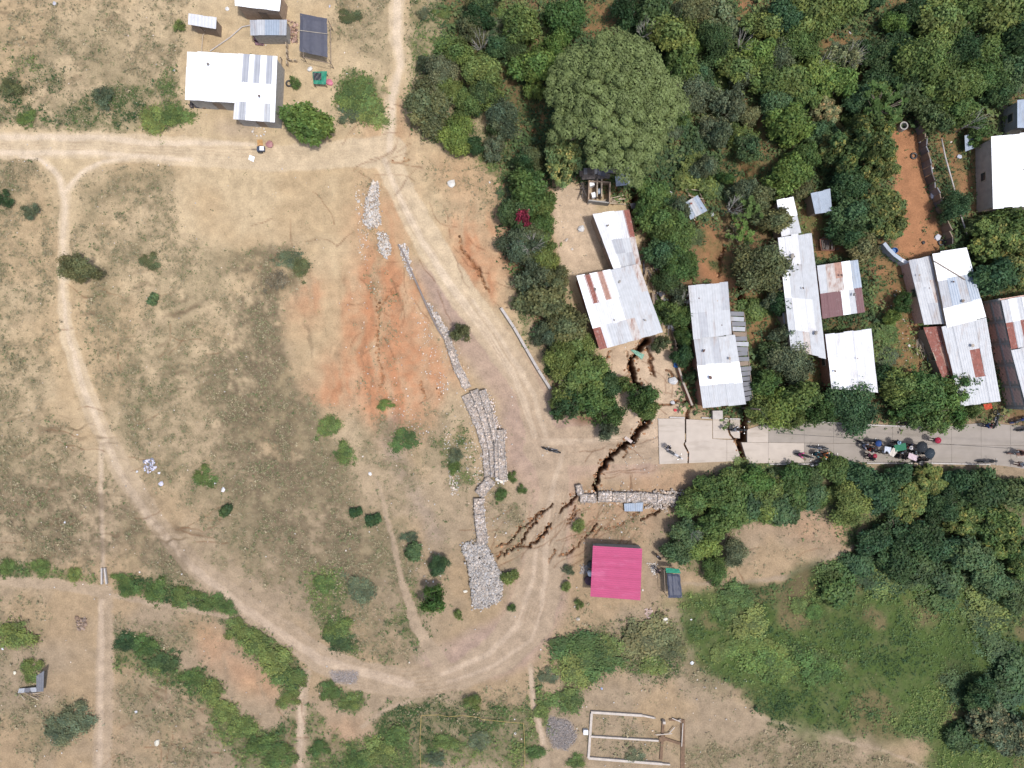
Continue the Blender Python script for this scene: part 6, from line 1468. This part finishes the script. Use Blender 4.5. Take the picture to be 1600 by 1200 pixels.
# ================================================================== people, motorcycles, umbrellas
def skin_mesh(name, verts, edges, radii, rootv=0, sub=1):
    me = bpy.data.meshes.new('tmp'); me.from_pydata(verts, edges, []); me.update()
    o = bpy.data.objects.new('tmp', me); COL.objects.link(o)
    md = o.modifiers.new('s', 'SKIN'); md.use_smooth_shade = True
    if not me.skin_vertices: me.attributes.new
    for i, r in enumerate(radii):
        sv = me.skin_vertices[0].data[i]; sv.radius = (r, r) if not isinstance(r, tuple) else r; sv.use_root = (i == rootv)
    if sub: o.modifiers.new('u', 'SUBSURF').levels = sub
    dg = bpy.context.evaluated_depsgraph_get(); res = bpy.data.meshes.new_from_object(o.evaluated_get(dg)); res.name = name
    bpy.data.objects.remove(o); bpy.data.meshes.remove(me)
    for p in res.polygons: p.use_smooth = True
    return res
def joints(pose):
    J = {'pel': (0, 0, .92), 'belly': (0, 0, 1.08), 'chest': (0, 0, 1.28), 'neck': (0, 0, 1.42), 'head0': (.01, 0, 1.49), 'head': (.02, 0, 1.57), 'head1': (.0, 0, 1.64)}
    for s, n in ((1, 'L'), (-1, 'R')):
        J['sh'+n] = (0, .18*s, 1.36); J['el'+n] = (.02, .25*s, 1.10); J['wr'+n] = (.12, .24*s, .88); J['ha'+n] = (.16, .23*s, .80)
        J['hip'+n] = (0, .10*s, .88); J['kn'+n] = (.03*(1+s), .11*s, .50); J['an'+n] = (-.05+.10*s, .11*s, .09); J['to'+n] = (.08+.10*s, .12*s, .04)
    if pose == 'umbrella':
        J['elR'] = (.16, -.22, 1.16); J['wrR'] = (.24, -.10, 1.36); J['haR'] = (.25, -.07, 1.43)
    if pose == 'carry':
        for s, n in ((1, 'L'), (-1, 'R')): J['el'+n] = (.05, .26*s, 1.12); J['wr'+n] = (.27, .18*s, 1.14); J['ha'+n] = (.34, .15*s, 1.16)
    if pose == 'ride':
        dz = -.12
        for k in ('pel', 'belly', 'chest', 'neck', 'head0', 'head', 'head1', 'shL', 'shR'):
            x, y, z = J[k]; J[k] = (x-.10+(z-.92)*.22, y, z+dz)
        for s, n in ((1, 'L'), (-1, 'R')):
            J['el'+n] = (.22, .27*s, 1.08); J['wr'+n] = (.42, .30*s, 1.00); J['ha'+n] = (.49, .29*s, 1.0)
            J['hip'+n] = (-.08, .12*s, .78); J['kn'+n] = (.32, .22*s, .66); J['an'+n] = (.18, .20*s, .32); J['to'+n] = (.30, .20*s, .26)
    return J
RAD = {'pel': .125, 'belly': .115, 'chest': .135, 'neck': .055, 'head0': .075, 'head': .10, 'head1': .07, 'sh': .065, 'el': .045, 'wr': .033, 'ha': .035, 'hip': .09, 'kn': .06, 'an': .042, 'to': .04}
LNK = [('pel', 'belly'), ('belly', 'chest'), ('chest', 'neck'), ('neck', 'head0'), ('head0', 'head'), ('head', 'head1')]
for n_ in 'LR': LNK += [('chest', 'sh'+n_), ('sh'+n_, 'el'+n_), ('el'+n_, 'wr'+n_), ('wr'+n_, 'ha'+n_), ('pel', 'hip'+n_), ('hip'+n_, 'kn'+n_), ('kn'+n_, 'an'+n_), ('an'+n_, 'to'+n_)]
def part_of(J, keys, scale, name, extra=0):
    ks = list(keys); idx = {k: i for i, k in enumerate(ks)}
    ed = [(idx[a], idx[b]) for a, b in LNK if a in idx and b in idx]
    rr = [RAD[k[:-1] if k[-1] in 'LR' else k]*scale+extra for k in ks]
    return skin_mesh(name, [J[k] for k in ks], ed, rr, 0)
def fingers(J):
    b = MB()
    for n, s in (('L', 1), ('R', -1)):
        a = Vector(J['ha'+n]); d = (a-Vector(J['wr'+n])).normalized(); side = d.cross(Vector((0, 0, 1)))
        if side.length < .1: side = Vector((0, 1, 0))
        side.normalize()
        for k in range(4):
            o_ = side*(k-1.5)*.019; L = (.062, .075, .07, .055)[k]
            b.tube([a+o_, a+o_+d*L*.6, a+o_+d*L+Vector((0, 0, -.02))], [.011, .0095, .007], 5)
        b.tube([a-d*.02, a-d*.0+side*s*.045, a+d*.03+side*s*.055], [.012, .011, .008], 5)
    return b
POSE = {}
for ps in ('stand', 'umbrella', 'carry', 'ride'):
    J = joints(ps); body = part_of(J, list(J.keys()), 1.0, 'body_'+ps)
    # fold the fingers and facial relief into the same body mesh
    bm_ = __import__('bmesh').new(); bm_.from_mesh(body); fm = fingers(J)
    hx, hy, hz = J['head']; fm.tube([(hx+.08, 0, hz+.01), (hx+.125, 0, hz-.02)], [.010, .016], 5)
    for s in (1, -1): fm.tube([(hx, .095*s, hz), (hx-.005, .115*s, hz+.005)], [.026, .022], 6); fm.tube([(hx+.085, .035*s, hz+.02), (hx+.1, .035*s, hz+.02)], [.012, .008], 5)
    fm.tube([(hx+.088, -.025, hz-.055), (hx+.095, 0, hz-.058), (hx+.088, .025, hz-.055)], [.007, .009, .007], 5)
    t_ = fm.mesh('t'); bm_.from_mesh(t_); bm_.to_mesh(body); bm_.free(); body.update()
    shirt = part_of(J, ['belly', 'pel', 'chest', 'shL', 'elL', 'shR', 'elR'], 1.10, 'shirt_'+ps, .008)
    trous = part_of(J, ['pel', 'hipL', 'knL', 'anL', 'hipR', 'knR', 'anR'], 1.08, 'trousers_'+ps, .006)
    hair = skin_mesh('hair_'+ps, [(hx-.02, 0, hz-.03), (hx-.02, 0, hz+.035), (hx, 0, hz+.085)], [(0, 1), (1, 2)], [.09, .112, .06], 1)
    POSE[ps] = (body, shirt, trous, hair, J)
SKINM = mat('skin', (.22, .115, .07), .6, var=.05); HAIRM = mat('black_hair', (.012, .010, .010), .6, var=.1)
def cmat(rgb): return mat('cloth_%d_%d_%d' % rgb, C(*rgb), .85, var=.1, scale=10)
def person(px, py, ang, shirt, trousers, label, pose='stand', hat=None, z=None, scale=1.0):
    k = 1-1.3/CAMH; px, py = 800+(px-800)*k, 600+(py-600)*k
    o = root('person', px, py, label, 'person', z=.11 if z is None else z); o.rotation_euler = (0, 0, math.radians(ang)); o.scale = (scale,)*3
    b, s, t, h, J = POSE[pose]
    for nm, me, m in (('body', b, SKINM), ('shirt', s, cmat(shirt)), ('trousers', t, cmat(trousers)), ('hair', h, HAIRM)):
        link(nm, variant(me, m), None, o)
    if hat is not None:
        hx, hy, hz = J['head']; link('hat', MB().lathe([(.2, hz-.0), (.115, hz+.03), (.11, hz+.09), (.07, hz+.12), (0, hz+.125)], (hx, 0, 0), 16).mesh('hat', smooth=True), cmat(hat), o)
    return o
CAN = [(0, .34), (.22, .30), (.42, .20), (.56, .06), (.60, 0)]
def umbrella(px, py, r, col, label, z=1.75, tilt=(0, 0)):
    P = W(px, py, z); o = bpy.data.objects.new('umbrella', None); COL.objects.link(o); o.location = (P[0], P[1], z); tag(o, label, 'umbrella')
    o.rotation_euler = (tilt[0], tilt[1], rnd.uniform(0, 1)); sc = r*S*(1-z/CAMH)/.6
    m = cmat(col); n = 8
    cf = MB()
    for i in range(n):
        a0, a1 = 2*math.pi*i/n, 2*math.pi*(i+1)/n; am = (a0+a1)/2; b = len(cf.v)
        for rr, zz in CAN:
            for a, dip in ((a0, 0), (am, .03), (a1, 0)):
                q = rr*(1 if a != am else .955); cf.v.append((q*math.cos(a)*sc, q*math.sin(a)*sc, (zz-dip*rr*1.5)*sc))
        for k in range(len(CAN)-1):
            for j in (0, 1): cf.f.append((b+k*3+j, b+(k+1)*3+j, b+(k+1)*3+j+1, b+k*3+j+1))
    link('canopy', cf.mesh('canopy'), m, o)
    link('shaft', MB().tube([(0, 0, -.55), (0, 0, .38*sc+.03)], .012, 6).mesh('shaft'), STEEL, o); link('handle', MB().tube([(0, 0, -.62), (0, 0, -.5)], .02, 6).mesh('handle'), WOOD_D, o)
    rb = MB()
    for i in range(n):
        a = 2*math.pi*i/n; rb.tube([(0, 0, .33*sc)]+[(q*math.cos(a)*sc, q*math.sin(a)*sc, (zz-.012)*sc) for q, zz in CAN[1:]], .006, 4)
    link('ribs', rb.mesh('ribs'), STEEL, o)
    return o
def motorcycle_proto():
    p = {}
    p['wheel'] = (MB().ring((0, 0, 0), .27, .055, 'y', 20, 8), BLACKM)
    w = MB()
    for i in range(6):
        a = i*math.pi/3; w.tube([(0, 0, 0), (math.cos(a)*.25, 0, math.sin(a)*.25)], .012, 4)
    w.ring((0, 0, 0), .245, .018, 'y', 16, 5); p['rim'] = (w, STEEL)
    p['engine'] = (MB().box((.05, 0, .42), (.42, .22, .30)).tube([(.15, -.13, .33), (-.2, -.16, .26), (-.6, -.18, .32)], .035, 8), STEEL)
    p['frame'] = (MB().tube([(.52, 0, .86), (.25, 0, .74), (-.15, 0, .68), (-.62, 0, .72)], .03, 6).tube([(.5, 0, .82), (.25, 0, .35), (-.15, 0, .3), (-.62, .06, .30)], .025, 6).tube([(-.2, -.06, .66), (-.62, -.08, .3)], .022, 6), BLACKM)
    tk = MB(); tk.tube([(.44, 0, .80), (.36, 0, .84), (.18, 0, .84), (.02, 0, .78), (-.06, 0, .74)], [.04, .11, .135, .10, .05], 10); p['fuel_tank'] = (tk, None)
    st = MB(); st.tube([(.0, 0, .76), (-.12, 0, .78), (-.38, 0, .80), (-.62, 0, .84), (-.68, 0, .83)], [.06, .12, .125, .10, .03], 10); p['seat'] = (st, BLACKM)
    p['fork'] = (MB().tube([(.55, .07, .92), (.74, .07, .30)], .022, 6).tube([(.55, -.07, .92), (.74, -.07, .30)], .022, 6), STEEL)
    p['handlebar'] = (MB().tube([(.44, -.36, 1.0), (.50, -.16, 1.02), (.52, 0, .96), (.50, .16, 1.02), (.44, .36, 1.0)], .015, 6), BLACKM)
    p['headlight'] = (MB().lathe([(0, 0), (.08, .01), (.09, .06), (.05, .10), (0, .11)], (.62, 0, .84), 12), GLASS)
    fd = MB()
    for cx in (.74, -.62):
        for i in range(6):
            a0, a1 = math.radians(30+i*22), math.radians(30+(i+1)*22); r = .345
            fd.quad((cx+r*math.cos(a0), -.06, .30+r*math.sin(a0)), (cx+r*math.cos(a1), -.06, .30+r*math.sin(a1)), (cx+r*math.cos(a1), .06, .30+r*math.sin(a1)), (cx+r*math.cos(a0), .06, .30+r*math.sin(a0)))
    p['fender'] = (fd, None)
    p['mirror'] = (MB().tube([(.48, -.25, 1.02), (.46, -.30, 1.16)], .008, 4).box((.46, -.31, 1.18), (.02, .10, .06)).tube([(.48, .25, 1.02), (.46, .30, 1.16)], .008, 4).box((.46, .31, 1.18), (.02, .10, .06)), STEEL)
    return {k: (b.mesh(k, smooth=k in ('wheel', 'fuel_tank', 'seat', 'handlebar', 'fork')), m) for k, (b, m) in p.items()}
MC = motorcycle_proto()
def motorcycle(px, py, ang, col, label, z=.11, lean=0.0, group=None):
    o = root('motorcycle', px, py, label, 'motorcycle', group, z=z); o.rotation_euler = (lean, 0, math.radians(ang))
    for k, (me, m) in MC.items():
        m = m or cmat(col)
        if k in ('wheel', 'rim'): continue
        link(k, variant(me, m), None, o)
    for x in (.74, -.62):
        w = link('wheel', variant(MC['wheel'][0], BLACKM), None, o, (x, 0, .32)); link('rim', variant(MC['rim'][0], STEEL), None, w)
    return o
# --- traffic and people (angles: 0 faces right in the photograph, counter-clockwise)
motorcycle(862, 703, 165, (30, 30, 34), 'black motorcycle parked on the bare dirt left of the fissure', z=gz(862, 703))
motorcycle(1051, 708, -32, (225, 225, 230), 'white-bodied motorcycle standing on the broken concrete road end', z=.15)
person(1045, 699, -40, (225, 225, 235), (40, 42, 60), 'person in white top and dark trousers beside the white-bodied motorcycle', z=.15)
motorcycle(1150, 671, 0, (30, 30, 32), 'dark motorcycle on the cracked slab beside the rectangular pit', z=.03)
person(1152, 671, 5, (232, 232, 236), (30, 30, 36), 'person in white shirt riding the dark motorcycle beside the rectangular pit', 'ride', z=.03)
motorcycle(1253, 711, -14, (34, 34, 38), 'dark motorcycle carrying a rider in pink on the concrete road')
person(1253, 711, -14, (226, 90, 160), (60, 60, 80), 'rider in bright pink shirt on the concrete road', 'ride')
motorcycle(1277, 699, 175, (90, 96, 110), 'riderless grey motorcycle above the row of riders on the concrete road')
motorcycle(1279, 710, -8, (30, 60, 60), 'dark teal motorcycle in the row of riders on the concrete road')
person(1278, 710, -8, (50, 120, 130), (30, 30, 40), 'rider in teal shirt behind the orange-shirted rider', 'ride')
motorcycle(1292, 711, -8, (40, 34, 34), 'dark motorcycle with orange-shirted rider on the concrete road')
person(1291, 711, -8, (220, 130, 70), (40, 40, 44), 'rider in orange shirt on the concrete road', 'ride')
motorcycle(1277, 722, 20, (200, 205, 210), 'pale motorcycle at the lower road edge half under leaves')
motorcycle(1348, 693, -25, (30, 30, 36), 'dark motorcycle at left end of the umbrella crowd')
person(1353, 697, -25, (150, 160, 185), (40, 44, 60), 'person in pale blue-grey shirt at left end of the crowd', 'ride')
person(1373, 694, 200, (40, 80, 150), (40, 44, 56), 'person walking under the navy blue umbrella', 'umbrella')
umbrella(1373, 693, 5.2, (34, 74, 140), 'navy blue umbrella at upper left of the crowd on the road', 1.72)
motorcycle(1365, 689, 175, (60, 60, 66), 'small dark motorcycle just above the navy blue umbrella')
person(1361, 702, -60, (186, 66, 60), (40, 40, 50), 'person in brick red shirt among the crowd')
person(1366, 705, 120, (232, 232, 238), (60, 60, 70), 'person in white shirt next to the brick red shirt')
person(1360, 712, 30, (200, 120, 140), (50, 50, 70), 'person in rose shirt at lower left of the crowd')
person(1363, 716, 200, (60, 64, 90), (36, 36, 40), 'person in dark navy shirt at lower left road edge')
umbrella(1367, 712.5, 4.0, (168, 34, 62), 'small dark red umbrella at lower left of the crowd', 1.7)
person(1382, 707, 60, (225, 225, 228), (60, 60, 60), 'person standing under the square white sunshade')
RIDES = [(1398, 700, -20, (40, 60, 50)), (1409, 712, 10, (30, 30, 36)), (1430, 706, -10, (36, 36, 42)), (1437, 718, 15, (30, 30, 34))]
for i, (x, y, a, c) in enumerate(RIDES): motorcycle(x, y, a, c, ['motorcycle under the green tarpaulin of the crowd', 'black motorcycle below the green tarpaulin', 'dark motorcycle between pink board and black umbrella', 'black motorcycle at lower right of the pink board'][i])
person(1402, 691, -10, (50, 54, 66), (40, 40, 44), 'person in dark shirt and pale blue hat above green tarpaulin', hat=(150, 190, 215))
person(1412, 708, 90, (225, 232, 236), (36, 36, 40), 'person in white shirt below the green tarpaulin')
person(1405, 712, 170, (36, 36, 44), (30, 30, 36), 'person in black shirt left of the white-shirted one')
person(1413, 715, 30, (40, 40, 46), (30, 30, 30), 'person in black shirt at lower edge of crowd')
person(1421, 699, -80, (210, 120, 105), (50, 50, 60), 'person in coral shirt and white hat between tarpaulin and black umbrella', hat=(235, 230, 230))
person(1426, 697, 200, (100, 104, 130), (44, 44, 54), 'person in slate shirt left of the bulging black umbrella')
person(1441, 699, 180, (60, 60, 64), (40, 40, 44), 'person mostly hidden under the bulging black umbrella', 'umbrella')
person(1453, 709, 180, (70, 74, 80), (40, 40, 44), 'person mostly hidden under the blue-black umbrella', 'umbrella')
person(1433, 708, 45, (190, 210, 210), (40, 40, 44), 'person in pale mint shirt above the pink board')
person(1437, 716, 100, (34, 34, 40), (30, 30, 34), 'person in black shirt right of the pink board')
person(1444, 718, 60, (30, 30, 34), (30, 30, 34), 'person in black at lower right of the crowd')
umbrella(1441, 698, 9.0, (38, 44, 52), 'large bulging black umbrella in the crowd', 1.85)
umbrella(1453, 708, 8.6, (44, 58, 70), 'large blue-black umbrella at right end of the crowd', 1.8)
def board(px, py, w, h, ang, z, col, label, name='sunshade', cat='sunshade', thick=.04):
    P = W(px, py, z); o = bpy.data.objects.new(name, None); COL.objects.link(o); o.location = P; o.rotation_euler = (0, 0, math.radians(ang)); tag(o, label, cat)
    v = MB(); n = 4
    m = cmat(col); link('cloth', cloth_grid(w, h, thick, .03), m, o)
    for sx in (-1, 1):
        for sy in (-1, 1): link('pole', MB().tube([(sx*w*.45, sy*h*.45, -z+.1), (sx*w*.45, sy*h*.45, -.03)], .018, 6).mesh('pole'), STEEL, o)
    return o
def cloth_grid(w, h, t, rip):
    n = 6; v = []
    for L in (0, 1):
        for j in range(n+1):
            for i in range(n+1): v.append(((i/n-.5)*w, (j/n-.5)*h, rip*math.sin(i*1.7+j*.9)-(t if L else 0)))
    N1 = (n+1)**2; f = [(j*(n+1)+i, j*(n+1)+i+1, (j+1)*(n+1)+i+1, (j+1)*(n+1)+i) for j in range(n) for i in range(n)]
    f += [tuple(N1+k for k in q[::-1]) for q in f]; return mesh_np('cloth', v, f)
board(1387, 703, .62, .62, -10, 1.7, (215, 222, 235), 'small square white sunshade at left of the crowd')
board(1396, 707, .55, .80, -35, 1.5, (225, 216, 205), 'cream sunshade between white sunshade and green tarpaulin')
board(1407, 699, 1.15, .68, 12, 1.5, (44, 122, 90), 'green tarpaulin sunshade in middle of the crowd', 'sunshade')
board(1426.5, 714, .95, .55, -22, 1.3, (220, 200, 208), 'pale pink board sunshade at lower middle of the crowd')
for x, y, c, l in [(1428, 725, (215, 196, 170), 'pinkish cardboard box left of three below the crowd'), (1436, 724, (190, 186, 184), 'grey sack in the middle below the crowd'), (1444, 725, (206, 184, 150), 'tan cardboard box right of three below the crowd'), (1445, 730, (110, 104, 100), 'grey stone lump under the tan cardboard box')]:
    o = tag(link('box' if 'box' in l else 'sack', MB().box((0, 0, .2), (.38, .34, .4), .1).box((0, 0, .41), (.36, .15, .02), .1).mesh('box'), cmat(c), None, W(x, y, gz(x, y))), l, 'box' if 'box' in l else 'sack')
person(1464, 688, 180, (200, 110, 150), (60, 60, 80), 'person in pink walking under the lone crimson umbrella', 'umbrella')
umbrella(1466, 688, 5.2, (176, 30, 66), 'lone crimson umbrella at right, under overhanging branches', 1.72)
motorcycle(1537, 720, 3, (40, 42, 46), 'black motorcycle parked alone on the lower road edge')
motorcycle(1584, 708, 178, (130, 96, 86), 'reddish motorcycle entering at the right edge')
person(1600, 708, 178, (150, 110, 100), (60, 50, 50), 'rider in brown shirt at right edge of the road', 'ride')
person(1598, 726, 170, (230, 230, 230), (120, 50, 50), 'person in white at the lower right end of the road')
motorcycle(1549, 655, 80, (28, 28, 32), 'black motorcycle parked before the unfinished brick house')
person(1545, 665, 0, (70, 110, 180), (60, 50, 70), 'person in blue shirt beside the black parked motorcycle')
person(1551, 666, 160, (190, 60, 90), (50, 40, 50), 'person in crimson shirt crouched beside the blue shirt', scale=.8)
motorcycle(1586, 656, 20, (30, 50, 110), 'blue motorcycle parked against the right edge house', z=gz(1586, 656)+.05)
motorcycle(1597, 669, 15, (40, 40, 44), 'black motorcycle parked below the blue one at right edge')
for x, y, c, l in [(1405, 657, (225, 215, 225), 'person in pale shirt in the shade above the road by the big leafy tree'), (1417, 661, (60, 60, 70), 'person in dark shirt in the shade above the road'), (1302, 717, (30, 32, 40), 'person in dark clothes at the lower kerb left of the crowd'), (1312, 719, (200, 200, 210), 'person in pale shirt at the lower kerb beside dark-clothed one'), (1298, 650, (40, 50, 70), 'person in navy shirt in shade above the road'), (1029, 893, (170, 150, 150), 'person in pale clothes by the slate-blue shelter'), (1030, 872, (220, 215, 215), 'person in white shirt right of the pink roofed house')]:
    person(x, y, rnd.uniform(0, 360), c, (50, 50, 60), l, z=max(.02, gz(x, y)))
cloth('red and orange awning cloth over doorway beside the long grey roof', [(1536, 632), (1549, 630), (1551, 638), (1540, 641)], 1.9, cmat((206, 84, 50)), 'awning', 'awning')

# ================================================================== ground cover
TU = tint_mat('weed_leaf', .85, 20., .15, 0)
def scatter_weeds(dens, n, seed, smin, smax, colfn, per=5, hgt=.7, name='weeds'):
    r = np.random.default_rng(seed); N_ = n*12; x = r.uniform(-60, 1660, N_); y = r.uniform(-60, 1260, N_)
    d = sample(dens, x, y); k = r.random(N_) < d; x, y = x[k][:n], y[k][:n]; m = len(x)
    wx = (x-800)*S; wy = (600-y)*S; wz = sample(GZ, x, y)
    s = r.uniform(smin, smax, m)*(1+.8*(r.random(m) > .92)); a = r.uniform(0, 6.28, (m, per)); sp = r.uniform(.2, 1.0, (m, per))
    bx = wx[:, None]+np.cos(a)*s[:, None]*sp*.7; by = wy[:, None]+np.sin(a)*s[:, None]*sp*.7; z0 = wz[:, None]+r.uniform(.0, hgt, (m, per))*s[:, None]
    al = a+r.uniform(-.9, .9, (m, per)); L = s[:, None]*r.uniform(.35, .8, (m, per)); w = L*r.uniform(.25, .55, (m, per))
    tip = np.stack([bx+np.cos(al)*L, by+np.sin(al)*L, z0+r.uniform(-.3, .5, (m, per))*L], -1)
    p1 = np.stack([bx-np.sin(al)*w, by+np.cos(al)*w, z0], -1); p2 = np.stack([bx+np.sin(al)*w, by-np.cos(al)*w, z0+.3*w], -1)
    v = np.stack([p1, p2, tip], 2).reshape(-1, 3); f = np.arange(m*per*3).reshape(-1, 3)
    col = colfn(x, y, m, r)[:, None, :]*r.uniform(.75, 1.25, (m, per, 1)); col = np.repeat(col.reshape(-1, 3), 3, axis=0)
    o = link(name, mesh_np(name, v, f, col), TU); o['kind'] = 'stuff'; return o
clump = np.clip((n_mid-.42)*5, 0, 1)*np.clip((n_fine-.3)*2.5, 0, 1)
def cd(x, y, m, r):
    c = np.array([[.23, .195, .12], [.18, .165, .10], [.15, .155, .08], [.10, .125, .055], [.27, .23, .15]]); p = r.choice(5, m, p=[.32, .26, .18, .08, .16]); return c[p]*r.uniform(.8, 1.2, (m, 1))
def cg(x, y, m, r):
    c = np.array([[.075, .12, .04], [.10, .15, .05], [.055, .095, .04], [.13, .16, .06]]); p = r.choice(4, m, p=[.35, .28, .25, .12]); t = fbm(x, y, 70, 500, 4); t = np.clip((t-.5)*2.2+.5, 0, 1); return c[p]*(.55+.75*t)[:, None]*np.array([1.0, 1, 1])*(1+(t-.5)[:, None]*np.array([.35, .05, -.1]))
dden = np.clip(Z_DRY*open_*(.10+clump*1.1), 0, 1)*(1-np.clip(MEADOW, 0, 1))
o = scatter_weeds(dden, 50000, 1, .08, .20, cd, 4, .8, 'dry_weeds'); tag(o, 'dry grey-brown weeds over the open slopes', 'weeds')
gden = np.clip(Z_GREEN*open_*(.12+clump*1.1), 0, 1)*(1-.75*np.clip(Z_FOREST, 0, 1))
o = scatter_weeds(gden*(1-.6*np.clip(MEADOW*np.clip((fbm(XX, YY, 60, 701, 3)-.4)*5, 0, 1), 0, 1)), 78000, 2, .08, .22, cg, 4, .9, 'green_weeds'); tag(o, 'low green weeds in ditches, verges and the lower right meadow', 'weeds')
uden = np.clip(Z_FOREST*(1-Z_CLAY)*open_*np.clip((n_big-.30)*2.2, 0.1, 1), 0, 1)
def cu(x, y, m, r): return cg(x, y, m, r)*np.array([.95, .9, 1.0])
o = scatter_weeds(uden, 30000, 3, .16, .42, cu, 5, 1.4, 'undergrowth'); tag(o, 'green undergrowth beneath the wood', 'undergrowth')
sden = (Z_BARE*.06+.05)*np.clip(1-R_MAIN*1.4, 0.0, 1)*(1-Z_FOREST)*np.clip(n_mid*2-.5, 0, 1)
o = scatter_weeds(sden, 7000, 4, .06, .16, cd, 4, .6, 'sparse_weeds'); tag(o, 'tiny sparse weeds on the bare sandy ground', 'weeds')
resolve_labels()
print('objects', len(bpy.data.objects), 'tris', sum(len(m.loop_triangles) if False else sum(1 for _ in ()) for m in []))
_seen = {}
tt = 0
for ob in scene.objects:
    if ob.type == 'MESH' and ob.data.name not in _seen:
        _seen[ob.data.name] = 1; me = ob.data; tt += len(me.loops)-2*len(me.polygons)
print('unique triangles', tt)
